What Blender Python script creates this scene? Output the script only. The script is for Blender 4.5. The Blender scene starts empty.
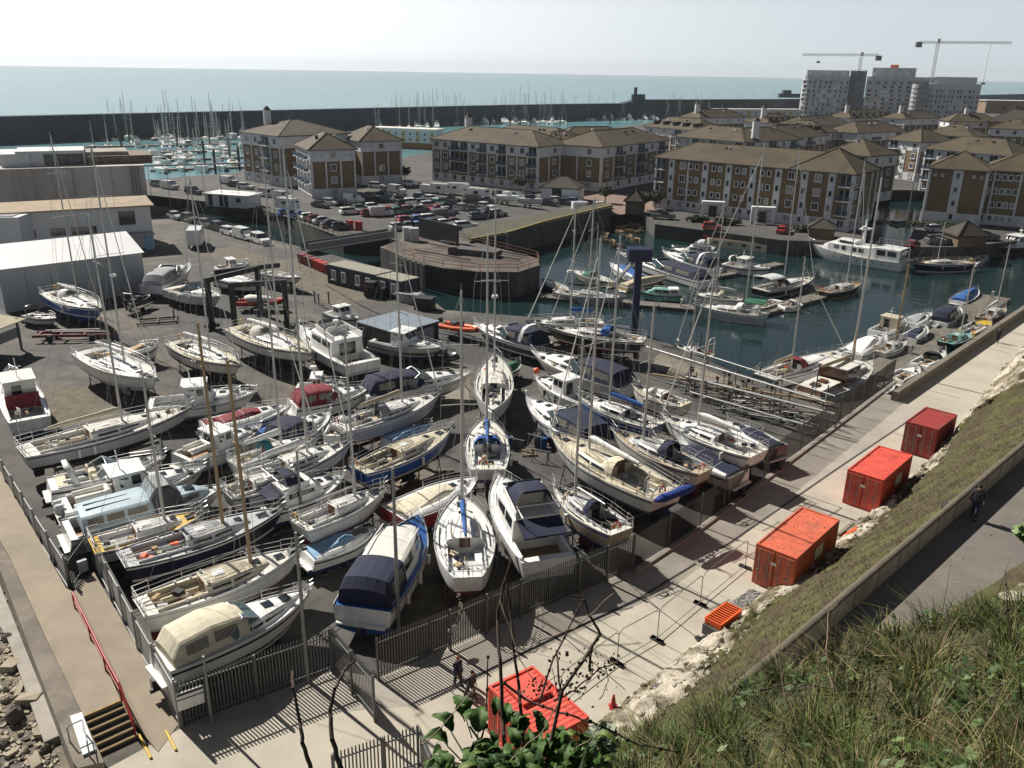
import bpy, math, random
from mathutils import Vector, Matrix
rnd = random.Random(7)
R = math.radians
C = bpy.context.scene.collection
WATER = -2.7
# ------------------------------------------------------------------ camera
W_, H_, F_ = 1024, 768, 851.0
PITCH, ROLL, CAMZ = R(20.22), R(0.9), 28.0
cp, sp_, cr, sr_ = math.cos(PITCH), math.sin(PITCH), math.cos(ROLL), math.sin(ROLL)
FW = Vector((0, cp, -sp_)); RT = Vector((cr, sr_*sp_, sr_*cp)); UP = Vector((-sr_, cr*sp_, cr*cp))
def ray(px, py): return FW + RT*((px-512)/F_) - UP*((py-384)/F_)
def gp(px, py, z=0.0):
    """the point of the level z that the surveyed picture point (px, py) stands for"""
    d = ray(px, py); t = (z-CAMZ)/d.z
    return Vector((t*d.x, t*d.y, z))
def ztop(px, py, x, y):
    d = ray(px, py); t = (d.x*x+d.y*y)/(d.x**2+d.y**2); return CAMZ+t*d.z
cam = bpy.data.objects.new('camera', bpy.data.cameras.new('camera')); C.objects.link(cam)
m4 = Matrix((RT, UP, -FW)).transposed().to_4x4(); m4.translation = Vector((0, 0, CAMZ)); cam.matrix_world = m4
cam.data.sensor_width = 36; cam.data.lens = F_/1024*36; cam.data.clip_end = 40000; cam.data.clip_start = .1
bpy.context.scene.camera = cam
# ------------------------------------------------------------------ light
sc = bpy.context.scene
SUN_EL = R(41); SUN_DIR = Vector((-0.737*math.cos(SUN_EL), 0.676*math.cos(SUN_EL), math.sin(SUN_EL)))
wd = bpy.data.worlds.new('World'); sc.world = wd; wd.use_nodes = True
nt = wd.node_tree; bg = nt.nodes['Background']
sky = nt.nodes.new('ShaderNodeTexSky'); sky.sky_type = 'NISHITA'; sky.sun_disc = False
sky.sun_elevation = SUN_EL; sky.sun_rotation = math.atan2(SUN_DIR.x, SUN_DIR.y)
sky.air_density = .55; sky.dust_density = .6; sky.ozone_density = .6; sky.altitude = 1500
# pale haze band that hides the blue near the horizon, brighter on the sunward side
tcw = nt.nodes.new('ShaderNodeTexCoord'); sxw = nt.nodes.new('ShaderNodeSeparateXYZ'); nt.links.new(tcw.outputs['Generated'], sxw.inputs[0])
def mrange(src, a, b, c, d):
    n = nt.nodes.new('ShaderNodeMapRange'); n.interpolation_type = 'SMOOTHSTEP'
    for k, v in zip(('From Min','From Max','To Min','To Max'), (a, b, c, d)): n.inputs[k].default_value = v
    nt.links.new(src, n.inputs['Value']); return n.outputs[0]
hc = nt.nodes.new('ShaderNodeMix'); hc.data_type = 'RGBA'; hc.inputs['A'].default_value = (18.3, 18.6, 18.6, 1); hc.inputs['B'].default_value = (9.2, 10.2, 10.8, 1)
nt.links.new(mrange(sxw.outputs['X'], -.55, .5, 0, 1), hc.inputs['Factor'])
hm = nt.nodes.new('ShaderNodeMix'); hm.data_type = 'RGBA'; nt.links.new(mrange(sxw.outputs['Z'], .06, .12, .95, 0), hm.inputs['Factor'])
hs = nt.nodes.new('ShaderNodeHueSaturation'); hs.inputs['Saturation'].default_value = .5; nt.links.new(sky.outputs[0], hs.inputs['Color']); nt.links.new(hs.outputs[0], hm.inputs['A']); nt.links.new(hc.outputs['Result'], hm.inputs['B'])
nt.links.new(hm.outputs['Result'], bg.inputs[0]); bg.inputs[1].default_value = 0.05
sl = bpy.data.lights.new('sun', 'SUN'); sl.energy = 5.0; sl.angle = R(.5); sl.color = (1, .95, .87)
so = bpy.data.objects.new('sun', sl); C.objects.link(so)
so.rotation_euler = SUN_DIR.to_track_quat('Z', 'Y').to_euler()
vs = sc.view_settings; vs.view_transform = 'Standard'; vs.look = 'None'; vs.gamma = 1; vs.exposure = 0.48; vs.use_curve_mapping = False
cy = sc.cycles; cy.max_bounces = 5; cy.diffuse_bounces = 2; cy.glossy_bounces = 3; cy.transparent_max_bounces = 8; cy.transmission_bounces = 3
cy.use_denoising = True; cy.caustics_reflective = False; cy.caustics_refractive = False
# ------------------------------------------------------------------ materials
MT = {}
def M(name, col=None, rough=.6, var=.12, scale=2.0, metal=0.0, bump=0.0, bscale=None, col2=None, thr=None, spec=.5, streak=0, coat=0):
    """a procedural material: two noises vary the colour, col2 patches over where the broad noise passes thr"""
    if name in MT: return MT[name]
    m = bpy.data.materials.new(name); m.use_nodes = True; MT[name] = m
    n = m.node_tree.nodes; L = m.node_tree.links; b = n['Principled BSDF']
    b.inputs['Roughness'].default_value = rough; b.inputs['Metallic'].default_value = metal
    b.inputs['Specular IOR Level'].default_value = spec
    tc = n.new('ShaderNodeTexCoord'); mp = n.new('ShaderNodeMapping'); L.new(tc.outputs['Object'], mp.inputs[0])
    if streak: mp.inputs['Scale'].default_value = (1, 1, 1/streak)
    n1 = n.new('ShaderNodeTexNoise'); n1.inputs['Scale'].default_value = scale; n1.inputs['Detail'].default_value = 6; n1.inputs['Roughness'].default_value = .7
    L.new(mp.outputs[0], n1.inputs['Vector'])
    mr = n.new('ShaderNodeMapRange'); mr.inputs['From Min'].default_value = .3; mr.inputs['From Max'].default_value = .7
    mr.inputs['To Min'].default_value = 1-var; mr.inputs['To Max'].default_value = 1+var; L.new(n1.outputs['Fac'], mr.inputs['Value'])
    base = None
    if col2 is not None:
        n2 = n.new('ShaderNodeTexNoise'); n2.inputs['Scale'].default_value = scale*.3; n2.inputs['Detail'].default_value = 5; n2.inputs['Roughness'].default_value = .6
        L.new(mp.outputs[0], n2.inputs['Vector'])
        r2 = n.new('ShaderNodeMapRange'); t = .5 if thr is None else thr
        r2.inputs['From Min'].default_value = t-.07; r2.inputs['From Max'].default_value = t+.07; L.new(n2.outputs['Fac'], r2.inputs['Value'])
        mx = n.new('ShaderNodeMix'); mx.data_type = 'RGBA'; mx.inputs['A'].default_value = (*col, 1); mx.inputs['B'].default_value = (*col2, 1)
        L.new(r2.outputs[0], mx.inputs['Factor']); base = mx.outputs['Result']
    mul = n.new('ShaderNodeMix'); mul.data_type = 'RGBA'; mul.blend_type = 'MULTIPLY'; mul.inputs['Factor'].default_value = 1
    if base: L.new(base, mul.inputs['A'])
    else: mul.inputs['A'].default_value = (*col, 1)
    L.new(mr.outputs[0], mul.inputs['B']); L.new(mul.outputs['Result'], b.inputs['Base Color'])
    if bump:
        bp = n.new('ShaderNodeBump'); bp.inputs['Strength'].default_value = bump; bp.inputs['Distance'].default_value = .05
        n3 = n.new('ShaderNodeTexNoise'); n3.inputs['Scale'].default_value = bscale or scale*4; n3.inputs['Detail'].default_value = 5
        L.new(mp.outputs[0], n3.inputs['Vector']); L.new(n3.outputs['Fac'], bp.inputs['Height']); L.new(bp.outputs[0], b.inputs['Normal'])
    if coat: b.inputs['Coat Weight'].default_value = coat
    return m
def node_of(m, kind): return [x for x in m.node_tree.nodes if x.bl_idname == kind]
PAL = dict(
 white=(.8,.8,.77), offwhite=(.74,.72,.65), cream=(.62,.56,.42), ltgrey=(.5,.51,.51), grey=(.3,.31,.32), dkgrey=(.09,.095,.1), black=(.02,.02,.022),
 navy=(.011,.015,.042), blue=(.02,.10,.33), ltblue=(.22,.36,.52), teal=(.03,.2,.24), red=(.42,.03,.025), dkred=(.18,.018,.025), green=(.03,.14,.08),
 orange=(.8,.13,.03), yellow=(.65,.42,.05), tan=(.42,.3,.17), brown=(.13,.06,.03), teak=(.36,.21,.1), antired=(.18,.03,.03), antiblue=(.02,.06,.16),
 antiblack=(.025,.025,.03), silver=(.55,.56,.57), paleblue=(.45,.55,.6), maroon=(.2,.022,.032), beige=(.5,.42,.3), olive=(.09,.1,.05), gold=(.4,.27,.06), mint=(.3,.55,.48), royal=(.012,.035,.2))
def gel(c): return M('gelcoat_'+c, PAL[c], .32, .15, 1.1, bump=0, coat=.3, streak=3, col2=tuple(x*.84+y for x,y in zip(PAL[c],(.012,.008,0))), thr=.57)
def canvas(c): return M('canvas_'+c, PAL[c], .85, .18, 2.5, bump=.35, bscale=5)
def paint(c): return M('paint_'+c, PAL[c], .5, .15, 3)
def anti(c): return M('antifoul_'+c, PAL[c], .85, .25, 2.5)
ALU = M('mast_alloy', (.5,.5,.48), .42, .1, 3, metal=.4)
WOODM = M('varnished_spruce', (.36,.25,.12), .45, .2, 3, streak=8)
STEEL = M('stainless_rail', (.55,.55,.55), .3, .1, 3, metal=.7)
WIRE = M('rigging_wire', (.3,.3,.3), .45, .1, 3, metal=.5)
GLASS = M('dark_glass', (.02,.025,.03), .08, .1, 1, spec=.8)
GLASSG = M('tinted_screen', (.06,.1,.11), .08, .15, 2, spec=.8)
CLEAR = M('clear_vinyl', (.16,.15,.12), .25, .3, 4, spec=.6)
GALV = M('galvanised_steel', (.24,.25,.25), .5, .2, 4, metal=.4)
GALVD = M('dull_galvanised_steel', (.13,.135,.14), .55, .2, 4, metal=.3)
RUST = M('rusty_steel', (.11,.06,.04), .8, .35, 4, col2=(.16,.13,.1))
RUBBER = M('black_rubber', (.018,.018,.018), .75, .15, 4)
TIMBER = M('weathered_timber', (.2,.15,.1), .85, .3, 5, streak=.2)
TEAK = M('teak_planks', (.3,.19,.1), .7, .25, 6)
DECKG = M('nonslip_deck_grey', (.5,.51,.5), .7, .12, 4)
CONC = M('old_concrete', (.34,.31,.27), .9, .18, .6, bump=.3, bscale=8, col2=(.25,.23,.2), thr=.56)
# ------------------------------------------------------------------ mesh builder
class MB:
    def __init__(s): s.v=[]; s.f=[]; s.m=[]; s.sm=[]
    def add(s, vs, fs, mi=0, smooth=False):
        o=len(s.v); s.v += [tuple(v) for v in vs]
        for f in fs: s.f.append(tuple(i+o for i in f)); s.m.append(mi); s.sm.append(smooth)
        return o
    def quad(s, a,b,c,d, mi=0): s.add([a,b,c,d],[(0,1,2,3)],mi)
    def box(s, c, d, rz=0.0, mi=0, ry=0.0):
        x,y,z=d[0]/2,d[1]/2,d[2]/2; vs=[]
        ca,sa=math.cos(rz),math.sin(rz); cb,sb=math.cos(ry),math.sin(ry)
        for k in range(8):
            X=x*(1 if k&1 else -1); Y=y*(1 if k&2 else -1); Z=z*(1 if k&4 else -1)
            X,Z = X*cb+Z*sb, -X*sb+Z*cb
            vs.append((c[0]+X*ca-Y*sa, c[1]+X*sa+Y*ca, c[2]+Z))
        s.add(vs,[(0,2,3,1),(4,5,7,6),(0,1,5,4),(2,6,7,3),(0,4,6,2),(1,3,7,5)],mi); return s
    def tube(s, a,b,r0,r1=None,n=6,mi=0,caps=True):
        a=Vector(a); b=Vector(b); r1=r0 if r1 is None else r1; d=b-a
        if d.length<1e-6: return s
        d.normalize(); u=d.orthogonal().normalized(); w=d.cross(u); vs=[]
        for p,r in ((a,r0),(b,r1)):
            for k in range(n):
                t=2*math.pi*k/n; vs.append(p+u*(r*math.cos(t))+w*(r*math.sin(t)))
        s.add(vs,[(k,(k+1)%n,n+(k+1)%n,n+k) for k in range(n)],mi,n>4)
        if caps: s.add(vs[:n],[tuple(range(n))[::-1]],mi); s.add(vs[n:],[tuple(range(n))],mi)
        return s
    def path(s, pts, r, n=5, mi=0):
        for a,b in zip(pts[:-1],pts[1:]): s.tube(a,b,r,r,n,mi,False)
        return s
    def loft(s, rings, mi=0, close=True, cap0=False, cap1=False, smooth=True, mis=None):
        n=len(rings[0]); vs=[p for r in rings for p in r]; o=len(s.v); s.v += [tuple(v) for v in vs]
        for i in range(len(rings)-1):
            for k in range(n if close else n-1):
                k2=(k+1)%n
                s.f.append((o+i*n+k,o+i*n+k2,o+(i+1)*n+k2,o+(i+1)*n+k)); s.m.append(mis[k] if mis else mi); s.sm.append(smooth)
        if cap0: s.add(rings[0],[tuple(range(n))[::-1]],mi)
        if cap1: s.add(rings[-1],[tuple(range(n))],mi)
        return s
    def prism(s, poly, z0, z1, mi=0, mit=None):
        n=len(poly); vs=[(p[0],p[1],z0) for p in poly]+[(p[0],p[1],z1) for p in poly]
        s.add(vs,[(k,(k+1)%n,n+(k+1)%n,n+k) for k in range(n)],mi)
        s.add(vs[n:],[tuple(range(n))],mi if mit is None else mit); s.add(vs[:n],[tuple(range(n))[::-1]],mi); return s
    def ball(s, c, r, mi=0, n=8, k=5, sc=(1,1,1)):
        rings=[]
        for i in range(k+1):
            t=math.pi*i/k; rr=max(math.sin(t),.02)
            rings.append([(c[0]+sc[0]*r*rr*math.cos(2*math.pi*j/n), c[1]+sc[1]*r*rr*math.sin(2*math.pi*j/n), c[2]-sc[2]*r*math.cos(t)) for j in range(n)])
        return s.loft(rings,mi)
    def mesh(s, name, mats, oz=0.0):
        me=bpy.data.meshes.new(name); vs=s.v if not oz else [(a,b,c+oz) for a,b,c in s.v]
        me.from_pydata(vs,[],s.f)
        for m in (mats if isinstance(mats,(list,tuple)) else [mats]): me.materials.append(m)
        me.polygons.foreach_set('material_index',s.m); me.polygons.foreach_set('use_smooth',s.sm); me.update(); return me
    def build(s, name, mats, parent=None, oz=0.0, loc=None, rz=None):
        return link(name, s.mesh(name,mats,oz), parent, loc, rz)
def link(name, me, parent=None, loc=None, rz=None):
    o=bpy.data.objects.new(name,me); C.objects.link(o)
    if parent: o.parent=parent
    if loc is not None: o.location=loc
    if rz is not None: o.rotation_euler=(0,0,rz)
    return o
def tag(o,label,cat,group=None,kind=None):
    if label: o['label']=label
    if cat: o['category']=cat
    if group: o['group']=group
    if kind: o['kind']=kind
    return o
def thing(name,label,cat,loc=(0,0,0),rz=0.0,group=None):
    o=bpy.data.objects.new(name,None); C.objects.link(o); o.location=loc; o.rotation_euler=(0,0,rz); o.empty_display_size=.3
    return tag(o,label,cat,group)
def struct(o): o['kind']='structure'; return o
KIDS={}
def dup(root, loc, rz, label):
    r=root.copy(); C.objects.link(r); r.location=loc; r.rotation_euler=(0,0,rz); r['label']=label
    for ch in list(root.children):
        c=ch.copy(); C.objects.link(c); c.parent=r
        for g in list(ch.children):
            d=g.copy(); C.objects.link(d); d.parent=c
    return r
def lerp(a,b,t): return a+(b-a)*t
def sm(t): t=max(0,min(1,t)); return t*t*(3-2*t)
HAZE=0.00008
# ================================================================== setting
def P(lst, z=0.0): return [tuple(gp(a,b,z))[:2] for a,b in lst]
ASPH = M('yard_asphalt', (.068,.064,.058), .9, .5, .3, bump=.25, bscale=6, col2=(.115,.1,.078), thr=.55)
ROADM = M('carpark_asphalt', (.062,.06,.056), .9, .3, .3, bump=.2, bscale=6, col2=(.09,.08,.07), thr=.55)
PROM = M('promenade_concrete', (.43,.39,.315), .88, .13, .35, bump=.2, bscale=7, col2=(.35,.315,.265), thr=.58)
PROMG = M('grey_screed_concrete', (.37,.335,.285), .88, .15, .4, bump=.2, bscale=7, col2=(.31,.285,.245), thr=.58)
QUAY = M('quay_wall_concrete', (.085,.083,.075), .9, .35, .25, bump=.3, bscale=4, col2=(.035,.035,.032), thr=.52)
PAVER = M('brick_paving', (.2,.14,.11), .9, .2, .6)
def water_mat(name, col, bump, sc1, rough):
    m=bpy.data.materials.new(name); m.use_nodes=True; n=m.node_tree.nodes; L=m.node_tree.links; b=n['Principled BSDF']
    b.inputs['Base Color'].default_value=(*col,1); b.inputs['Roughness'].default_value=rough; b.inputs['IOR'].default_value=1.333
    tc=n.new('ShaderNodeTexCoord'); nz=n.new('ShaderNodeTexNoise'); nz.inputs['Scale'].default_value=sc1; nz.inputs['Detail'].default_value=4
    L.new(tc.outputs['Object'],nz.inputs['Vector']); bp=n.new('ShaderNodeBump'); bp.inputs['Strength'].default_value=bump; bp.inputs['Distance'].default_value=.3
    L.new(nz.outputs['Fac'],bp.inputs['Height']); L.new(bp.outputs[0],b.inputs['Normal'])
    n2=n.new('ShaderNodeTexNoise'); n2.inputs['Scale'].default_value=.004; n2.inputs['Detail'].default_value=9; mp=n.new('ShaderNodeMapping'); mp.inputs['Scale'].default_value=(.35,1.6,1); mp.inputs['Rotation'].default_value=(0,0,.15); L.new(tc.outputs['Object'],mp.inputs[0]); L.new(mp.outputs[0],n2.inputs['Vector'])
    mx=n.new('ShaderNodeMix'); mx.data_type='RGBA'; mx.inputs['A'].default_value=(*[c*.7 for c in col],1); mx.inputs['B'].default_value=(*[c*1.3 for c in col],1)
    L.new(n2.outputs['Fac'],mx.inputs['Factor']); L.new(mx.outputs['Result'],b.inputs['Base Color']); return m
b=MB(); N=96; DSEA=10500
rings=[[(r*math.cos(2*math.pi*k/N), r*math.sin(2*math.pi*k/N), WATER) for k in range(N)] for r in (60,500,2000,DSEA)]
b.loft(rings,smooth=False); b.add(rings[0],[tuple(range(N))])
struct(b.build('sea', water_mat('sea_water',(.125,.27,.295),.45,.35,.2)))
b=MB(); b.prism(P([(330,300),(255,250),(120,214),(120,186),(260,196),(350,228),(420,200),(640,195),(760,240),(862,180),(935,170),(920,225),(1100,225),(1250,240),(1300,330),(1060,330),(880,430),(720,420),(560,345)],WATER),WATER-.3,WATER+.03)
struct(b.build('harbour_water', water_mat('harbour_water',(.010,.026,.028),.12,.9,.04)))
# yard, promenade and cliff-foot land
WA=gp(892,391,.9); WB=gp(1024,305,.9); WE=WB+(WB-WA).normalized()*85
yard = [(-160,5),(60,5),(160,140),tuple(WE.xy),tuple(WB.xy),tuple(WA.xy)] + P([(872,400),(835,403),(735,372),(655,338),(600,324),(545,318),(445,310),(395,272),(330,254),(256,236),(165,207),(60,188),(-160,188)])
b=MB(); b.prism(yard,-9,0,0,1); struct(b.build('yard_ground',[QUAY,ASPH]))
land = P([(130,193),(256,207),(343,238),(396,240),(470,240),(545,222),(590,211),(612,206),(640,212),(655,224),(780,240),(862,243),(868,222),(880,190),(926,190),(918,222),(905,247),(960,247),(1024,240),(1300,240),(1500,200),(1500,112),(1000,107),(700,114),(640,124),(430,152),(400,158),(255,165),(235,173),(140,180)])
b=MB(); b.prism(land,-9,0,0,1); struct(b.build('quayside_ground',[QUAY,ROADM]))
# mended patches of the yard surface
for i,(pts,mm) in enumerate((([(414,371),(468,366),(472,404),(412,409)],'c'),([(398,478),(436,468),(446,502),(404,515)],'c'),([(600,455),(690,430),(720,470),(640,500)],'t'),([(180,300),(260,292),(262,340),(170,348)],'d'),([(60,470),(112,505),(150,560),(110,560)],'t'),([(430,330),(520,345),(500,372),(420,350)],'d'),([(300,260),(360,292),(340,312),(280,275)],'t'),([(140,420),(240,410),(250,452),(150,470)],'d'),([(395,595),(450,582),(470,612),(400,632)],'t'),([(660,352),(742,384),(728,402),(650,366)],'c'),([(230,245),(300,270),(285,285),(215,255)],'t'),([(20,395),(90,385),(100,412),(30,430)],'t'))):
    b=MB(); q=P(pts); e=[]
    for k in range(len(q)):
        a=Vector(q[k]); c=Vector(q[(k+1)%len(q)])
        for f in (0,.25,.5,.75): e.append(tuple(a.lerp(c,f)+Vector((math.sin(k*5+f*9+i)*.25,math.cos(k*3+f*7+i)*.25))))
    b.prism(e,.001,.005+.0007*i); struct(b.build('ground_patch',{'c':M('patch_concrete',(.21,.185,.145),.9,.3,.8,col2=(.13,.115,.09),thr=.5),'t':M('patch_gravel',(.125,.105,.075),.95,.45,1.2,bump=.5,bscale=14),'d':M('patch_tar',(.048,.047,.046),.85,.35,.7)}[mm]))
b=MB()
for (x0,y0,x1,y1) in ((170,300,330,260),(175,306,335,266),(120,330,250,318),(420,330,300,275),(428,334,306,278),(60,360,150,400),(440,360,520,470),(446,358,527,468),(400,420,460,380)):
    a=gp(x0,y0);c=gp(x1,y1); d=c-a; n=Vector((-d.y,d.x,0)).normalized()
    for k in range(24):
        f=k/24; g=(k+.8)/24
        if rnd.random()<.75: o=n*math.sin(f*5)*.6; b.box(a.lerp(c,(f+g)/2)+o+Vector((0,0,.016)),(d.length/24*.9,.2,.003),math.atan2(d.y,d.x)+.05*math.cos(f*5))
struct(b.build('tyre_mark',M('tyre_rubber_mark',(.04,.038,.036),.9,.3,2)))
# yellow coping on the curved basin wall
yel=[(470,240),(508,233),(545,222),(590,211),(612,206)]
b=MB()
for p,q in zip(yel[:-1],yel[1:]):
    a=gp(*p,1.4); c=gp(*q,1.4); d=(c-a); b.box((a+c)/2+Vector((0,0,.12)),(d.length,.4,.3),math.atan2(d.y,d.x))
tag(b.build('quay_coping',M('faded_yellow_coping',(.25,.19,.055),.8,.3,1)),'yellow painted coping along the curved basin wall','coping')
b=MB(); pl=P([(470,241),(508,234),(545,223),(590,212),(612,207),(604,202),(545,214),(500,222),(462,229)],1.4); b.prism(pl,-6,1.4,0,1)
tag(b.build('raised_quay',[QUAY,M('mossy_concrete',(.075,.07,.045),.95,.3,.5)]),'raised mossy quay step behind the yellow coping','quay')
b=MB(); b.prism(P([(600,216),(655,212),(660,196),(560,190),(565,198)]),.004,.012); struct(b.build('paved_forecourt',PAVER))
# promenade sheets
rb=[(600,720),(700,640),(765,592),(850,530),(912,478),(950,440),(1000,380),(1024,352)]
lf=[(182,728),(335,672),(378,680),(520,618),(630,572),(700,527),(800,452),(893,382),(1024,312)]
foot=P(rb)+[(88.0,126.0),(150,190)]
prom=P(lf[:-2])+[tuple((WA-Vector((.4,.4,0))).xy),tuple(WB.xy),tuple(WE.xy),(150,190)]+P(rb)[::-1]+[(5,14),(-30,14)]
b=MB(); b.prism(prom,.002,.012); struct(b.build('promenade',PROM))
g0=P([(182,726),(335,670),(378,678),(520,616),(630,570),(700,525),(800,450),(880,391),(925,410),(840,467),(730,543),(640,598),(520,655),(420,705)])
b=MB(); b.prism(g0,.012,.018); struct(b.build('promenade_strip',PROMG))
b=MB()
def joint(b,p,q,w=.12,z=.02):
    a=gp(*p); c=gp(*q); d=c-a; b.box((a+c)/2+Vector((0,0,z)),(d.length,w,.006),math.atan2(d.y,d.x))
for p,q in (((430,700),(520,655)),((520,655),(640,598)),((640,598),(730,543)),((730,543),(840,467)),((840,467),(925,410))): joint(b,p,q,.16)
for p,q in (((560,634),(625,690)),((640,596),(700,640)),((800,494),(842,508)),((893,433),(935,446)),((700,527),(760,548)),((893,382),(960,398)),((975,345),(1010,354)),((450,690),(520,768)),((600,560),(660,610))): joint(b,p,q,.05,.021)
struct(b.build('road_joint',M('drain_line',(.05,.048,.045),.9,.2,2)))
# painted words on the promenade: faint worn capitals
def text(name, s, size, loc, rot, mat, parent=None, ext=.004):
    cu=bpy.data.curves.new(name,'FONT'); cu.body=s; cu.size=size; cu.extrude=ext; cu.align_x='CENTER'; cu.align_y='CENTER'; cu.materials.append(mat)
    o=bpy.data.objects.new(name,cu); C.objects.link(o); o.location=loc; o.rotation_euler=rot
    bpy.context.view_layer.update(); me=bpy.data.meshes.new_from_object(o.evaluated_get(bpy.context.evaluated_depsgraph_get())); me.materials.clear(); me.materials.append(mat); bpy.data.objects.remove(o); bpy.data.curves.remove(cu)
    o=link(name,me,parent,loc); o.rotation_euler=rot; return o
b=MB(); a0=gp(700,566); c0=gp(722,549); d0=(c0-a0); ln=d0.length; d0.normalize(); n0=Vector((d0.y,-d0.x,0))
for k in range(7):
    o=a0+d0*(ln*(k+.4)/7)
    for q in range(3):
        if rnd.random()<.8: b.box(o+n0*(.22*(q-1)+rnd.uniform(-.06,.06))+Vector((0,0,.024)),(rnd.uniform(.06,.2),rnd.uniform(.1,.24),.004),math.atan2(d0.y,d0.x)+rnd.choice((0,.6,-.6)))
struct(b.build('road_marking',M('worn_road_paint',(.55,.54,.5),.8,.3,6)))
# promenade sea wall
A=Vector((WA.x,WA.y,0)); B=Vector((WE.x,WE.y,0)); d=(B-A); 
b=MB(); nrm=Vector((-d.y,d.x,0)).normalized(); b.box((A+B)/2-nrm*.28+Vector((0,0,.45)),(d.length,.55,.9),math.atan2(d.y,d.x))
tag(b.build('sea_wall',M('dark_wall_concrete',(.17,.15,.12),.9,.25,.8,bump=.4,bscale=4)),'long low concrete parapet between the promenade and the pontoon basin','wall')
# ------------------------------------------------------------------ left walkway
Zp=.9
def L9(lst): return P(lst,Zp)
pp=L9([(0,470),(66,588),(74,592),(121,701),(84,717),(47,640),(11,560),(-40,470),(-90,380)])
b=MB(); b.prism(pp,0.01,Zp); struct(b.build('walkway',[M('walkway_concrete',(.3,.25,.185),.9,.14,.5,bump=.2,bscale=8,col2=(.25,.21,.16),thr=.57)]))
WALKM=MT['walkway_concrete']
# ramp beside the steps
r0=gp(74,592,Zp); r1=gp(123,703,Zp); e0=gp(95,575,Zp*.95); e1=gp(155,690,.45); r2=gp(150,768,0.02); e2=gp(195,752,0.02)
b=MB(); b.quad(gp(74,591,Zp+.002),gp(94,572,Zp+.002),gp(180,722,.03),gp(158,752,.03)); b.quad(gp(74,591,Zp),gp(158,752,.03),gp(120,705,0.5),gp(74,600,.7)); struct(b.build('ramp',WALKM))
# steps with yellow nosings
t0=gp(84,717,Zp); t1=gp(121,701,Zp); b0=gp(98,756,0.0); b1=gp(141,738,0.0)
st=thing('concrete_steps','short flight of concrete steps with yellow nosings by the red handrail','steps',(0,0,0))
bs=MB(); bn=MB(); n=5
dd=((b0-t0)+(b1-t1))/2; dd.z=0; run=dd/n
for k in range(n):
    z=Zp*(1-(k+1)/(n+1)); o=run*k
    bs.prism([(t0+o).xy,(t1+o).xy,(t1+o+run*1.02).xy,(t0+o+run*1.02).xy],-.01,z)
    a=t0+o+run; c=t1+o+run; ang=math.atan2((c-a).y,(c-a).x)
    bn.box(((a+c)/2).to_3d()*1+Vector((0,0,z-(a+c).z/2+.012)) - run.normalized()*.06,((c-a).length,.055,.02),ang)
a=t0;c=t1; bn.box((a+c)/2+Vector((0,0,.012))-run.normalized()*.05,((c-a).length,.09,.02),math.atan2((c-a).y,(c-a).x))
bs.build('treads',M('step_concrete',(.1,.085,.07),.9,.2,2),st); bn.build('nosing',M('worn_yellow',(.34,.22,.05),.8,.3,3),st)
# parapet wall
b=MB(); b.prism(P([(11,561),(47,641),(84,718),(104,762),(78,768),(73,762),(0,570),(-60,450),(-90,380),(-75,382),(-40,471)],1.6),-.05,1.6)
tag(b.build('parapet_wall',M('parapet_concrete',(.21,.18,.14),.9,.25,.9,bump=.4,bscale=5,col2=(.14,.12,.1),thr=.55)),'broad low concrete parapet along the walkway','wall')
b=MB(); b.prism(P([(70,717),(82,713),(96,750),(83,756)],1.65),1.61,1.71); tag(b.build('wall_capping',paint('ltgrey')),'pale capping slab at the end of the walkway parapet','slab')
# red handrail
hr=thing('handrail','red steel handrail beside the walkway steps','handrail')
top=[gp(72,590,Zp+1.0),gp(90,622,Zp+1.0),gp(105,655,Zp+1.0),gp(121,690,Zp+1.0),gp(136,738,.95)]
base=[gp(75,608,Zp),gp(91,640,Zp),gp(106,671,Zp),gp(122,701,Zp),gp(136,738,0)]
for i,p in enumerate(top): p.x=base[i].x; p.y=base[i].y
b=MB(); b.path(top,.05,6); b.path([p-Vector((0,0,.5)) for p in top],.03,5); b.build('rail',M('red_rail_paint',(.36,.03,.025),.45,.2,3),hr)
for p,q in zip(top,base): MB().tube(q,p,.045,n=6).build('post',MT['red_rail_paint'],hr)
b=MB(); b.path([gp(84,722,2.2),gp(78,714,2.2)],.03); 
lr=thing('guard_rail','small grey guard rail on the parapet end','handrail')
q0,q1,q2=gp(70,742,1.6),gp(85,735,1.6),gp(90,757,1.6)
for q in (q0,q1,q2): MB().tube(q,q+Vector((0,0,.8)),.03).build('post',GALV,lr)
MB().path([q+Vector((0,0,.8)) for q in (q0,q1,q2)],.03).build('rail',GALV,lr)
for i,(p,q) in enumerate((((139,735),(151,758)),((166,731),(176,750)))):
    b=MB(); a=gp(*p,.15);c=gp(*q,.05); b.tube(a,c,.07,n=6); tag(b.build('edge_bar',paint('yellow')),('yellow edge bar at the foot of the steps','yellow edge bar at the foot of the ramp by the fence')[i],'kerb')
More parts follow.
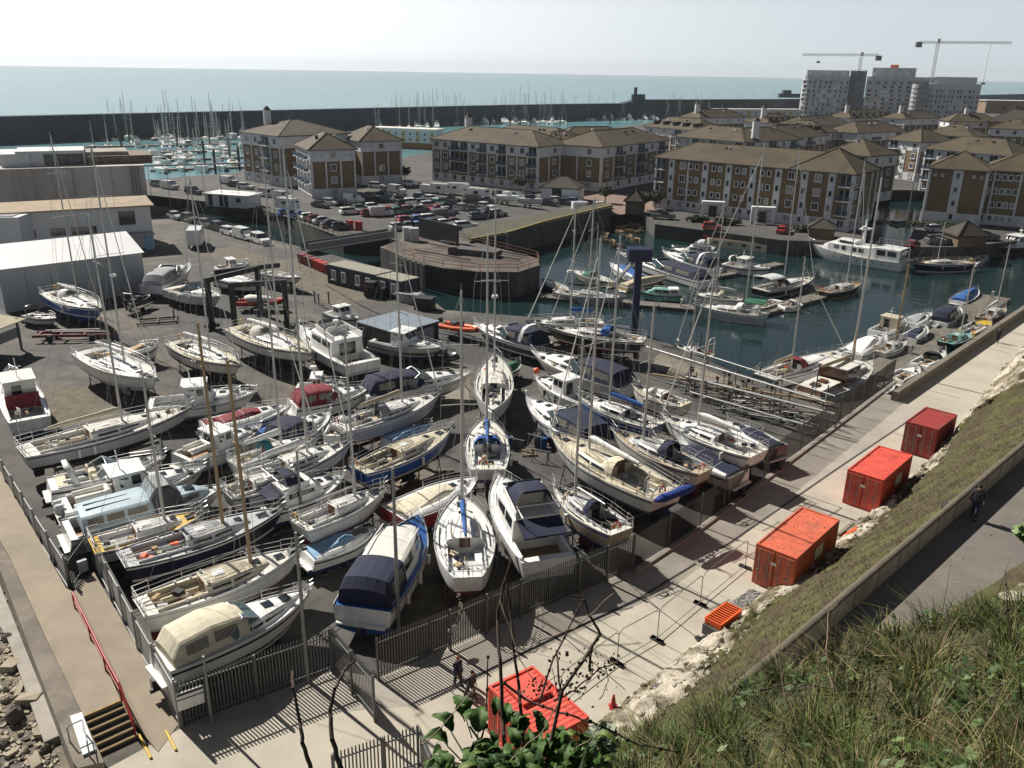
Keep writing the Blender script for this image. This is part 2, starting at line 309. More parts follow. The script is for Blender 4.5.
# rubble ground
b=MB(); b.prism([(-60,14)]+P([(0,572),(72,762)],0)+[(-16,14)],.002,.01)
struct(b.build('rubble_ground',M('rubble_dirt',(.2,.165,.12),.95,.35,1.2,bump=.8,bscale=5,col2=(.11,.1,.09),thr=.5)))
def rock(c,s,mat,name,label,group,sq=.0,seed=0):
    r=random.Random(seed); bm=MB(); n=9
    if sq:
        bm.box((0,0,s[2]/2),s,0); bm.v=[(x+r.uniform(-.12,.12)*s[0],y+r.uniform(-.12,.12)*s[1],z+(r.uniform(-.2,.15)*s[2] if z>0 else 0)) for x,y,z in bm.v]
    else:
        rings=[[(s[0]*.5*w*math.cos(6.283*j/n)*r.uniform(.75,1.15),s[1]*.5*w*math.sin(6.283*j/n)*r.uniform(.75,1.15),s[2]*z*r.uniform(.9,1.1)) for j in range(n)] for w,z in ((.9,0),(1,.35),(.8,.75),(.3,1))]
        bm.loft(rings,smooth=False); bm.add(rings[-1],[tuple(range(n))])
    o=bm.build(name,mat,None,0,c,r.uniform(0,6)); return tag(o,label,'rock' if not sq else 'block',group)
RK=M('broken_concrete',(.36,.31,.23),.95,.25,1.5,bump=.6,bscale=6); RKD=M('dark_boulder',(.1,.085,.07),.95,.3,1.5,bump=.6,bscale=6)
for i,(x,y,sx,sy,sz,d,sq) in enumerate(((16,720,1.5,1.3,1.2,1,0),(30,703,1.4,.9,.8,0,1),(46,735,1.6,.8,.5,0,1),(45,752,.9,.7,.6,1,0),(20,690,1.8,.35,.25,0,1),(12,668,1.4,1.2,.6,0,1),(8,640,1.2,1,.7,1,0),(5,700,1,.8,.5,0,0),(35,765,1.2,.7,.5,0,1),(25,752,.7,.6,.4,0,0),(12,755,.8,.5,.4,0,1),(3,745,1.1,.9,.5,1,0),(38,684,.6,.4,.3,0,0),(28,668,.5,.4,.25,0,0),(5,620,.9,.7,.5,0,0),(55,757,.5,.4,.3,0,0),(20,735,.5,.4,.3,0,0),(6,690,.6,.5,.4,0,0))):
    lab='broken concrete block lying in the rubble below the parapet' if sq else ('dark boulder lying in the rubble below the parapet' if d else 'pale rock lying in the rubble below the parapet')
    rock(gp(x,y,0),(sx*.6,sy*.6,sz*.55),RKD if d else RK,'rubble_block' if sq else 'rubble_rock',lab,'rubble below the parapet',sq,i)
b=MB(); r=random.Random(5)
for k in range(900):
    p=gp(r.uniform(-25,60),r.uniform(590,768),0)
    s=r.uniform(.04,.16); b.box(p+Vector((0,0,s*.3)),(s*1.5,s,s*.7),r.uniform(0,3),r.choice((0,0,1)))
tag(b.build('rubble',[RK,RKD]),'loose broken stones and dirt left of the parapet','rubble',None,'stuff')
# slabs of the old sea wall strip beyond the parapet
b=MB(); b.prism(P([(0,585),(28,655),(60,735),(44,742),(8,640),(-20,590)],.3),-.05,.3); tag(b.build('old_footing',CONC),'crumbled pale concrete footing below the parapet','footing')
# ------------------------------------------------------------------ bank, wall and upper path
U=Vector((.716,.698,0)); NN=Vector((.698,-.716,0))      # along the upper path; across it towards the cliff
W0=Vector((10.2,24.6,0)); ZU=9.0
def nz(x,y,s=1.0):
    return (math.sin(x*1.7*s+y*.9*s)+math.sin(x*.6*s-y*1.3*s+1.7)+math.sin(x*3.1*s+y*2.3*s+.5)*.5+math.sin(x*5.3*s-y*4.7*s)*.35)/2.85
fpts=[Vector((p[0],p[1],0)) for p in [(-6,21.5)]+foot[:-1]]
def foot_at(s):
    # the point of the foot line whose along coordinate is s
    pr=[((p-W0).dot(U),p) for p in fpts]
    for (a,p),(c,q) in zip(pr[:-1],pr[1:]):
        if a<=s<=c: return p.lerp(q,(s-a)/(c-a))
    return pr[-1][1]+U*(s-pr[-1][0]) if s>pr[-1][0] else pr[0][1]+U*(s-pr[0][0])
# the turf's lower edge, surveyed from the picture at a level of about 2 m
epts=[Vector(gp(x,y,z)) for x,y,z in ((560,800,1.2),(640,738,1.2),(690,692,1.2),(736,645,1.2),(763,612,1.2),(830,570,1.2),(900,504,1.3),(940,460,1.6),(976,411,3.0),(1000,396,4.6),(1024,379,5.4),(1050,358,6.0))]
epts=[epts[0]-U*20]+epts+[epts[-1]+U*60]
def line_at(P_,s):
    pr=[((p-W0).dot(U),p) for p in P_]
    for (a,p),(c,q) in zip(pr[:-1],pr[1:]):
        if a<=s<=c: return p.lerp(q,(s-a)/(c-a))
    return pr[-1][1]+U*(s-pr[-1][0]) if s>pr[-1][0] else pr[0][1]+U*(s-pr[0][0])
TB=.36
def bank_pt(s,t,rough=True):
    f=foot_at(s); w=W0+U*s-NN*.5; e=line_at(epts,s).copy(); ze=e.z; e.z=0
    k=sm((s-40)/22)                                  # further along the chalk outcrop stands taller
    if t<TB:
        q=t/TB; p=f.lerp(e,q); z=ze*(q**(.75-.3*k))
    else:
        q=(t-TB)/(1-TB); p=e.lerp(w,q); z=lerp(ze,9.0,q**.92)
    p.z=z
    if rough and .01<t<.99:
        a=(.3+.5*k) if t<TB else .14; g=min(1,t*8)
        p.z+=g*(a*nz(s*1.3,t*11,1.2)+.13*nz(s*5.1,t*31)*(1.6 if t<TB else .6)); p.x+=g*.18*nz(s*2.1,t*17+4); p.y+=g*.18*nz(s*2.3+9,t*13)
    return p
b=MB(); NS,NT=420,56; S0,S1=-14,95; idx=[]
for i in range(NS+1):
    for j in range(NT+1): b.v.append(tuple(bank_pt(S0+(S1-S0)*i/NS,j/NT)))
for i in range(NS):
    for j in range(NT):
        s=S0+(S1-S0)*(i+.5)/NS; t=(j+.5)/NT; k=sm((s-38)/30)
        e=TB-.07+.12*nz(s*.9,t*5)+.07*nz(s*4,t*23+2)
        b.f.append((i*(NT+1)+j,(i+1)*(NT+1)+j,(i+1)*(NT+1)+j+1,i*(NT+1)+j+1)); b.m.append(0 if t<e else 1); b.sm.append(True)
CHALK=M('chalk_rock',(.44,.395,.32),.95,.34,2.2,bump=.9,bscale=6,col2=(.14,.115,.07),thr=.5)
MOSS=M('dry_turf',(.062,.047,.024),.98,.4,1.3,bump=.9,bscale=12,col2=(.075,.07,.022),thr=.5)
struct(b.build('chalk_bank',[CHALK,MOSS]))
b=MB(); r=random.Random(3)
for k in range(42000):
    s=r.uniform(-8,58); t=r.uniform(.05,.99)
    if nz(s*.9,t*5)*.10+nz(s*4,t*23+2)*.07+TB-.07>t and r.random()<.9: continue
    p=bank_pt(s,t); h=r.uniform(.05,.2); w=r.uniform(.008,.02); a=r.uniform(0,6.28); q=Vector((math.cos(a),math.sin(a),0)); l=Vector((r.uniform(-.2,.2),r.uniform(-.2,.2),h))
    b.add([p-q*w,p+q*w,p+l],[(0,1,2)],r.choice((0,1,1,2,2)))
tag(b.build('bank_turf',[M('turf_straw',(.12,.09,.045),.9,.3,3),M('turf_olive',(.06,.058,.022),.9,.3,3),M('turf_brown',(.07,.05,.028),.9,.3,3)]),'dry brown turf tufts on the bank above the chalk','turf',None,'stuff')
# chalk lumps at the foot
b=MB(); r=random.Random(9)
for k in range(700):
    s=r.uniform(0,85); p=bank_pt(s,r.uniform(.0,.38)); q=r.uniform(.04,.2); n=6
    rg=[[(p.x+q*w*math.cos(6.283*j/n)*r.uniform(.7,1.2),p.y+q*w*math.sin(6.283*j/n)*r.uniform(.7,1.2),p.z-.1+q*z) for j in range(n)] for w,z in ((1,0),(1,.6),(.6,1.1))]
    b.loft(rg,smooth=False); b.add(rg[-1],[tuple(range(n))])
tag(b.build('chalk_lumps',CHALK),'loose chalk lumps along the foot of the bank','chalk',None,'stuff')
# upper path and its wall
def along(s,n,z): p=W0+U*s+NN*n; return (p.x,p.y,z)
b=MB(); b.prism([along(-20,-.6,0)[:2],along(110,-.6,0)[:2],along(110,6.6,0)[:2],along(-20,6.6,0)[:2]],ZU-2,ZU)
struct(b.build('upper_path',M('path_asphalt',(.17,.15,.13),.92,.16,.7,bump=.3,bscale=14,col2=(.145,.13,.115),thr=.55)))
wl=thing('path_wall','long stone wall with rounded coping beside the upper path','wall',along(0,0,ZU))
ang=math.atan2(U.y,U.x)
b=MB(); b.box((40,.14,.42),(120,.24,.94)); o=b.build('wall_face',M('wall_render',(.34,.3,.23),.92,.22,1.1,bump=.4,bscale=6,col2=(.22,.19,.14),thr=.6),wl)
b=MB(); rg=[[(x,.14+.15*math.cos(t),.89+.1*math.sin(t)) for t in [math.pi*k/6 for k in range(7)]] for x in (-20,100)]
b.loft(rg,close=False); b.quad((-20,-.01,.89),(-20,.29,.89),(100,.29,.89),(100,-.01,.89)); b.build('coping',M('coping_stone',(.12,.1,.07),.92,.25,1.5,bump=.4,bscale=6),wl)
b=MB()
for k in range(0,60): b.box((k*2.0-18,.025,.42),(.05,.04,.88))
b.build('joint',M('dark_joint',(.12,.1,.08),.95,.2,2),wl)
wl.rotation_euler=(0,0,ang)
b=MB(); r=random.Random(4)
for k in range(70): 
    p=along(r.uniform(0,45),r.uniform(.3,6),ZU+.01); b.box(p,(r.uniform(.04,.12),r.uniform(.03,.08),.03),r.uniform(0,3))
tag(b.build('chalk_litter',CHALK),'small chalk chips scattered on the upper path','chalk',None,'stuff')
# ================================================================== buildings
BRICK=M('brown_brick',(.2,.14,.075),.9,.16,.8,col2=(.155,.11,.06),thr=.55)
BRICKD=M('dark_brick',(.14,.095,.055),.9,.16,.8,col2=(.11,.075,.045),thr=.55)
REND=M('white_render',(.66,.67,.68),.8,.08,.7,col2=(.56,.57,.58),thr=.6)
ROOF=M('brown_roof_tile',(.072,.054,.027),.85,.2,.6,col2=(.05,.037,.02),thr=.53,bump=.25,bscale=3)
ROOFD=M('dark_roof_tile',(.05,.04,.03),.85,.2,.6,col2=(.035,.03,.023),thr=.53,bump=.25,bscale=3)
BALC=M('balcony_blue_rail',(.1,.16,.22),.5,.15,2)
CURT=M('window_net_curtain',(.3,.3,.28),.4,.3,3)
WC={}
def win_mesh(w,h,k=0):
    if (w,h,k) in WC: return WC[w,h,k]
    b=MB(); f=.075
    b.box((0,-.04,0),(w,.09,h),0,1); 
    for x,z,a,c in ((-w/2-.0,0,f*2,h+f*2),(w/2,0,f*2,h+f*2),(0,-h/2,w,f*2),(0,h/2,w,f*2)): b.box((x,-.07,z),(a,.15,c))
    if w>1: b.box((0,-.065,0),(.07,.06,h-f*2))
    b.box((0,-.12,-h/2-f-.05),(w+.25,.2,.07))
    WC[w,h,k]=b.mesh('window',[REND,(GLASS,CURT)[k]]); return WC[w,h,k]
def balc_mesh(w):
    if ('b',w) in WC: return WC['b',w]
    b=MB(); b.box((0,-.03,.0),(w*.8,.08,2.0),0,1); b.box((0,-.06,0),(.1,.06,2.0),0,0); b.box((0,-.5,-1.15),(w,1.0,.16),0,0)
    for z in (-.2,-.55,-.95): b.box((0,-.97,z),(w,.05,.06),0,2)
    for k in range(int(w/.3)+1): b.box((-w/2+.025+k*(w-.05)/int(w/.3),-.965,-.6),(.04,.04,.8),0,2)
    for x in (-w/2+.02,w/2-.02): b.box((x,-.5,-.2),(.05,1.0,.06),0,2); b.box((x,-.5,-.6),(.04,.95,.5),0,2)
    WC['b',w]=b.mesh('balcony',[REND,GLASS,BALC]); return WC['b',w]
def hip(b,x0,x1,y0,y1,z,rh,o=.6,mi=0):
    x0-=o;x1+=o;y0-=o;y1+=o; w=x1-x0;d=y1-y0
    if w>=d: r=[(x0+d/2,(y0+y1)/2,z+rh),(x1-d/2,(y0+y1)/2,z+rh)]; fs=[(0,1,5,4),(2,3,4,5),(1,2,5),(3,0,4)]
    else: r=[((x0+x1)/2,y0+w/2,z+rh),((x0+x1)/2,y1-w/2,z+rh)]; fs=[(0,1,4),(1,2,5,4),(2,3,5),(3,0,4,5)]
    c=[(x0,y0,z),(x1,y0,z),(x1,y1,z),(x0,y1,z)]; b.add(c+r,fs,mi)
    c2=[(p[0],p[1],z-.22) for p in c]; b.add(c+c2,[(4,5,1,0),(5,6,2,1),(6,7,3,2),(7,4,0,3)],mi); b.add(c2,[(3,2,1,0)],mi)
    for p,q in ((c[0],r[0]),(c[1],r[1] if w>=d else r[0]),(c[2],r[1]),(c[3],r[0] if w>=d else r[1]),(r[0],r[1])):
        b.tube(p,q,.13,n=4,mi=mi)
def block(label,A,B,depth,front='bbb',right='',left='',h=10.8,rh=3.2,brick=None,turret=None,wings=(),dorm=0,z0=0,roofm=None,group='brown roofed apartment blocks',upper=True):
    A=Vector(A[:2]).to_3d(); B=Vector(B[:2]).to_3d(); d=B-A; L=d.length; ang=math.atan2(d.y,d.x)
    A.z=z0
    t=thing('apartment_block',label,'building',A,ang,group)
    br=brick or BRICK; ns=4; fh=h/ns
    b=MB(); b.box((L/2,depth/2,h/2),(L,depth,h))
    wings=[(L-w_[0],L-.05,.05,depth-.05) for w_ in wings]
    b.build('wall',br,t)
    b=MB(); hip(b,0,L,0,depth,h,rh)
    for (x0,x1,y0,y1) in wings: hip(b,x0,x1,y0,y1,h+.03,rh*1.25,.62)
    rf=b.build('roof',roofm or ROOF,t)
    if upper: b=MB(); b.box((L/2,depth/2,fh*3.5+.02),(L+.08,depth+.08,fh-.06)); b.build('upper_band',REND,t)
    b=MB(); b.box((L/2,depth/2,fh*.4),(L+.1,depth+.1,fh*.8)); b.build('base_band',REND,t)
    faces=[(front,(0,0),(1,0),0,L),(right,(L,0),(0,1),math.pi/2,depth),(left,(0,depth),(0,-1),-math.pi/2,depth)]
    nw=0
    for pat,o,dr,rz,ln in faces:
        if not pat: continue
        bw=ln/len(pat); out=(dr[1],-dr[0])
        def at(s,off,z): return (o[0]+dr[0]*s+out[0]*off,o[1]+dr[1]*s+out[1]*off,z)
        for i in range(len(pat)+1):
            if i in (0,len(pat)) or ('w' not in pat[i-1:i+1] and (pat[i-1]!=pat[i] or pat[i]=='b')):
                s=min(max(i*bw,.2),ln-.2); c=at(s,.09,h/2-.03); pb=MB(); pb.box(c,(.34,.24,h-.08),rz); pb.build('pilaster',REND,t)
        for i,ch in enumerate(pat):
            s=(i+.5)*bw
            if ch=='w':
                q=MB(); q.box(at(s,.03,h/2-.02),(bw*.52,.2,h-.05),rz); q.build('white_bay',REND,t)
            for fl in range(ns):
                z=fh*(fl+.52)
                if nw>88: break
                if ch=='b': 
                    if rnd.random()<.97: link('window',win_mesh(1.3,1.35,int(rnd.random()<.35)),t,at(s,.03,z),rz); nw+=1
                elif ch=='w': link('window',win_mesh(.75,1.15,0),t,at(s,.13,z),rz); nw+=1
                elif ch=='d':
                    for q in (-.27,.27): link('window',win_mesh(.8,1.05,int(rnd.random()<.3)),t,at(s+q*bw,.03,z),rz); nw+=1
                elif ch=='k':
                    if fl>0: link('balcony',balc_mesh(round(min(bw*.85,4),1)),t,at(s,.03,z-.05),rz); nw+=1
                    else: link('window',win_mesh(1.3,1.35,0),t,at(s,.03,z),rz); nw+=1
                elif ch=='n' and fl in (3,):
                    for q in (-.2,.2): link('window',win_mesh(.4,.4,0),t,at(s+q*bw,.03,z),rz); nw+=1
    if turret is not None:
        tx,ty=turret; b=MB(); b.tube((tx,ty,h+.8),(tx,ty,h+rh+2.1),1.0,n=8); b.build('chimney',REND,rf)
        b=MB(); b.tube((tx,ty,h+rh+2.1),(tx,ty,h+rh+3.1),1.15,.25,n=8); b.build('chimney_cap',ROOFD,rf)
    gb=MB()
    for y in (-.62,depth+.62): gb.box((L/2,y,h-.12),(L+1.2,.16,.16))
    gb.build('gutter',paint('dkgrey'),t)
    for k in range(2):
        x=rnd.uniform(.25,.75)*L; vb=MB(); vb.box((x,depth*.36,h+rh*.72),(.6,.5,.9)); vb.build('roof_vent',rnd.choice((BRICKD,REND,ROOFD)),rf)
    ab=MB(); x=L*rnd.uniform(.4,.6); ab.tube((x,depth*.5,h+rh-.1),(x,depth*.5,h+rh+1.6),.04,n=4); ab.box((x,depth*.5,h+rh+1.5),(1.1,.05,.05)); ab.build('aerial',GALVD,rf)
    for k in range(dorm):
        x=L*(k+.8)/(dorm+.6); q=MB(); q.box((x,depth*.2,h+rh*.45),(1.6,depth*.22,1.3)); q.box((x,depth*.09-.02,h+rh*.45),(1.1,.06,.9),0,1); q.build('dormer',[ROOFD,GLASS],rf)
    return t
def E(px,py,h=10.8): return gp(px,py,h)
block('long apartment block with white bays facing the inner basin behind the low barge',gp(653,207),gp(846,232),12.5,'kwbdwdwdwdwbwbwk','bwbb','k',wings=((12,),),upper=False)
block('white and brown block across the channel beside the big motor yacht',gp(921,221),gp(978,226),11,'nwn','bb','b',upper=False)
block('brown block cut off by the frame edge with twin windows',gp(980,226)+Vector((0,3.2,0)),gp(1090,236)+Vector((0,3.2,0)),12,'bddndddn','','',upper=False)
block('balconied block standing end on behind the small hut and quay cars',gp(600,192),gp(664,180),14,'bkbkbk','','nb')
block('long balconied block behind the motorhomes and the car park',gp(433,180),gp(537,192),14,'bbkkbkbkbbk','nbn','',turret=(5,9))
block('brick gabled link block between the car park block and the end on block',gp(541,189)+Vector((0,5,0)),gp(592,187)+Vector((0,5,0)),12,'nwn','','',rh=2.4)
block('brick block beside the car park with a plain gable and blue balcony rails',gp(313,199),gp(357,197),15,'nbn','','kbkbkbkb')
block('rear wing of the car park corner block with a plain brick end',gp(361,186)+Vector((0,2,0)),gp(401,184)+Vector((0,2,0)),15,'nbn','b','')
block('taller white topped wing of the corner block overlooking the outer marina',gp(246,180),gp(283,187),20,'bbkb','','bb',h=12.2,turret=(3,6))
far=[('block with a row of roof lights behind the long basin block',(645,126),(700,131),'bbkb',12,5,None),
('long far block with white upper floor and tall white chimney',(676,136),(744,142),'bbkbkbbk',13,0,(24,5)),
('far block with shadowed balcony side right of the white chimney',(745,142),(800,139),'kbkbk',13,0,None),
('brown far block with hipped roof left of the green quay block',(782,139),(826,135),'bbkb',12,0,None),
('block with two stage hipped roof standing behind the long basin block',(826,152),(870,156),'bbk',12,0,None),
('tall hipped block with one white bay at the end of the channel',(890,139),(921,142),'kwb',13,0,None),
('long three storey block with blue balconies at the end of the channel',(926,148),(1012,156),'kwkbkwkk',12,0,None),
('distant row block with orange brown roof in the middle row',(770,130),(822,133),'bbkbb',12,5,None),
('distant block with paired hips behind the channel block',(858,133),(905,131),'bkbk',12,0,None),
('distant long roofed block left of the brick hall',(925,134),(972,137),'bbkb',12,0,None),
('distant block whose roof carries a row of dormers near the towers',(768,123),(800,122),'bbb',11,5,(3,5)),
('distant dormered block in front of the unfinished towers',(850,118),(893,117),'bbbb',11,6,(4,5)),
('distant low block below the white tower',(905,119),(940,118),'bbb',11,0,(4,5)),
('distant block on the right below the tower end',(950,121),(1000,122),'bbbb',11,0,(8,5)),
('distant back row block beside the outer marina',(700,118),(745,117),'bbbb',11,0,(3,5)),
('distant block with pale roof between the dormer rows',(805,127),(850,124),'bbkb',12,0,None),
('distant block with long ridge behind the brick hall',(990,128),(1060,131),'bbbb',12,0,None),
('far block with brown hips behind the car park',(560,141),(640,140),'bbkbbk',13,0,None),
('dark roofed rear block behind the balconied car park block',(480,136),(560,143),'bbkbk',13,0,None)]
for lab,a,c,pat,dp,dm,tu in far:
    A_=E(*a);B_=E(*c); block(lab,A_,B_,dp,pat,'bb','b',dorm=dm,turret=tu,brick=rnd.choice((BRICK,BRICKD)))
# brick hall, hut, sheds
def hall(label,A,B,depth,h,rh,name,wallm,roofm,gable=True):
    d=B-A; L=d.length; t=thing(name,label,'building',A,math.atan2(d.y,d.x))
    b=MB(); b.box((L/2,depth/2,h/2),(L,depth,h)); b.build('wall',wallm,t)
    b=MB(); hip(b,0,L,0,depth,h,rh,.4); rf=b.build('roof',roofm,t)
    return t,L,rf
t,L,rf=hall('brick hall with dark hipped roof and small square chimneys',E(985,137,6),E(1050,140,6),16,6,5,'brick_hall',M('orange_brick',(.3,.17,.08),.9,.2,1),ROOFD)
for x in (4,9): MB().box((x,8,11),(1.4,1.4,1.8)).build('chimney',BRICK,rf)
for k in range(4): link('window',win_mesh(1.3,1.35,0),t,(2.5+k*3.5,-.03,3.2),0)
t,L,rf=hall('small dark brick hut on the quay corner',gp(625,214),gp(640,215),4.5,2.8,2,'quay_hut',BRICKD,ROOFD)
MB().box((1.6,-.03,1.1),(1.0,.12,2.2)).build('door',paint('dkgrey'),t)
t,L,rf=hall('dark roofed pavilion shelter standing in front of the balconied block',gp(541,201),gp(578,203),7,3.2,2.2,'pavilion',REND,ROOFD)
MB().box((L*.42,-.04,1.5),(2.2,.14,3)).build('door',GLASS,t)
t,L,rf=hall('dark hipped gazebo roof beside the bow of the motor yacht',gp(808,238),gp(833,240),4,1.9,1.5,'gazebo',BRICKD,ROOFD)
t,L,rf=hall('dark hipped shelter on the far quay before the cut off block',gp(957,247),gp(985,247),5,2.0,2.2,'quay_shelter',BRICKD,ROOFD)
# entrance porches and hedges on the basin front
for i,(px,py) in enumerate(((712,218),(762,224))):
    p=gp(px,py); t=thing('entrance_porch',('white entrance porch on the basin front nearest the red car pair','white entrance porch on the basin front nearer the motor yacht')[i],'porch',p,-.2)
    for x in (-2,2): MB().box((x,0,1.5),(.7,.7,3)).build('pillar',REND,t)
    MB().box((0,.6,3.1),(4.6,1.6,.5)).build('canopy',REND,t); MB().box((0,1.2,1.2),(1.6,.1,2.3)).build('door',GLASS,t)
HEDGE=[M('hedge_green',(.03,.045,.015),.9,.4,4),M('hedge_light',(.05,.07,.02),.9,.4,4)]
def bushy(name,label,c,s,n,cat='shrub',seed=0,mats=None,trunk=0,leaf=.35,group=None):
    r=random.Random(seed); b=MB()
    for k in range(n):
        u=Vector((r.gauss(0,1),r.gauss(0,1),r.gauss(0,1))).normalized()*(r.random()**.35); 
        p=Vector((u.x*s[0]*(1+.2*nz(u.x*3,u.y*3)),u.y*s[1],trunk+s[2]*(.5+.5*u.z)*(1+.15*nz(u.x*4,u.z*4)))); q=leaf*r.uniform(.5,1.2)
        a=Vector((r.uniform(-1,1),r.uniform(-1,1),r.uniform(-.6,.6))).normalized(); w=a.orthogonal().normalized()
        b.add([p-a*q,p+w*q*.6,p+a*q,p-w*q*.6],[(0,1,2,3)],r.choice((0,0,1)))
    if not trunk: o=b.build(name,mats or HEDGE,None,0,c); return tag(o,label,cat,group)
    t=thing(name,label,cat,c,0,group); b.build('crown',mats or HEDGE,t); tb=MB(); tb.tube((0,0,-.1),(.1,0,trunk+s[2]*.6),.16,.07)
    for k in range(5): a=k*1.26; tb.tube((.05,0,trunk*.8),(s[0]*.6*math.cos(a),s[1]*.6*math.sin(a),trunk+s[2]*.5),.07,.03,4)
    tb.build('trunk',TIMBER,t); return t
for i,(px,py,sx,lab) in enumerate(((728,225,3,'clipped hedge between the two basin front porches'),(806,232,3.5,'clipped hedge at the yacht end of the basin front'),(698,222,2.5,'clipped hedge at the left basin front porch'),(900,226,7,'dark hedge on the quay across the channel'),(950,229,5,'dark hedge at the foot of the block across the channel'))):
    bushy('hedge',lab,gp(px,py),(sx,.8,1.3),420,'hedge',i)
for i,(px,py,lab) in enumerate(((644,210,'small palm like tree beside the brick hut'),(655,209,'small round tree left of the long basin block'),(605,203,'dark bushy tree before the end on block'),(520,192,'dark bushy shrub tree by the motorhomes'),(374,181,'small dark tree at the gable of the corner block'),(388,180,'small dark tree beside the rear wing gable'),(405,181,'dark low tree right of the rear wing'))):
    bushy('small_tree',lab,gp(px,py),(1.7,1.7,2.4),330,'tree',40+i,None,1.5)
# ------------------------------------------------------------------ yellow and white waterside terraces
def terrace(label,a,c,h,n):
    A_=gp(*a,z=-2.8);B_=gp(*c,z=-2.8); d=B_-A_; L=d.length; t=thing('waterside_terrace',label,'building',A_,math.atan2(d.y,d.x),'colourful terraces in the outer marina')
    MB().box((L/2,4,h/2),(L,8,h)).build('wall',REND,t); MB().box((L/2,4,h+.25),(L+.6,8.6,.5)).build('roof',paint('offwhite'),t)
    MB().box((L/2,-.03,1.2),(L,.12,2.4)).build('lower_storey',M('terrace_orange_brick',(.3,.15,.06),.9,.2,1),t)
    for k in range(n):
        x=L*(k+.5)/n
        if k%2==0: MB().box((x,-.06,h*.65),(L/n*.5,.16,h*.55)).build('yellow_panel',paint('yellow'),t)
        for z in (h*.5,h*.78): 
            o=link('window',win_mesh(1.3,1.35,0),t,(x,-.12,z),0); o.scale=(.7,1,.8)
terrace('yellow and white terrace behind the corner block gable',(372,147),(436,150),7.5,9)
terrace('far yellow and white terrace among the masts below the breakwater',(716,122),(800,122),8,12)
MB2=MB(); MB2.box((0,0,1.5),(40,10,3)); MB2.box((0,0,3.15),(41,11,.3),0,1); tag(MB2.build('marina_shed',[REND,paint('offwhite')],None,0,gp(355,124,WATER),.1),'long pale low shed beyond the corner block roof','shed')
MB2=MB(); MB2.box((0,0,5),(60,30,10)); MB2.box((0,-2,10.2),(62,28,.4),0,1);MB2.box((16,-15.1,6),(18,.4,6),0,1); tag(MB2.build('retail_shed',[M('shed_tan',(.24,.17,.11),.9,.15,.5),paint('ltgrey')],None,0,gp(1012,113,0),-.05),'flat roofed tan and white shed right of the towers','shed')
# ------------------------------------------------------------------ breakwater
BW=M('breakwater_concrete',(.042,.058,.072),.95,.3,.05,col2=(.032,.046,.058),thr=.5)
bw=[(-300,250),(-218,340),(-120,448*.98),(0,560),(85,625),(160,668),(240,723),(420,900),(640,1120)]
def spl(pts,n=8):
    out=[]
    for i in range(len(pts)-1):
        p0=Vector(pts[max(i-1,0)]);p1=Vector(pts[i]);p2=Vector(pts[i+1]);p3=Vector(pts[min(i+2,len(pts)-1)])
        for k in range(n):
            t=k/n; out.append(.5*((2*p1)+(p2-p0)*t+(2*p0-5*p1+4*p2-p3)*t*t+(3*p1-p0-3*p2+p3)*t**3))
    return out+[Vector(pts[-1])]
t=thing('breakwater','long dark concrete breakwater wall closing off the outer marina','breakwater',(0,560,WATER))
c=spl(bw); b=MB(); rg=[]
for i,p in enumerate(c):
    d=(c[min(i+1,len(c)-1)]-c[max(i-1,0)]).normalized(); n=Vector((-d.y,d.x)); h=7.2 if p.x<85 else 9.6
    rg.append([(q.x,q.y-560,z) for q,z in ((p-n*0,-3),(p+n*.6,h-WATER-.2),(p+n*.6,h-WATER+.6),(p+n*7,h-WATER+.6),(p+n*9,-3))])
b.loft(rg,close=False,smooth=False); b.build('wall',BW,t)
pt=[p for p in c if p.x>=85][0]; b=MB(); b.box((pt.x,pt.y-560+3,14.5),(9,6,4)); b.tube((pt.x-2,pt.y-557,16),(pt.x-2,pt.y-557,21),1.2,n=8); b.build('beacon',BW,t)
pt=[p for p in c if p.x>=205][0]; b=MB(); b.box((pt.x,pt.y-557,15.5),(16,6,3)); b.box((pt.x-2,pt.y-557,18),(6,5,3)); b.build('lookout',BW,t)
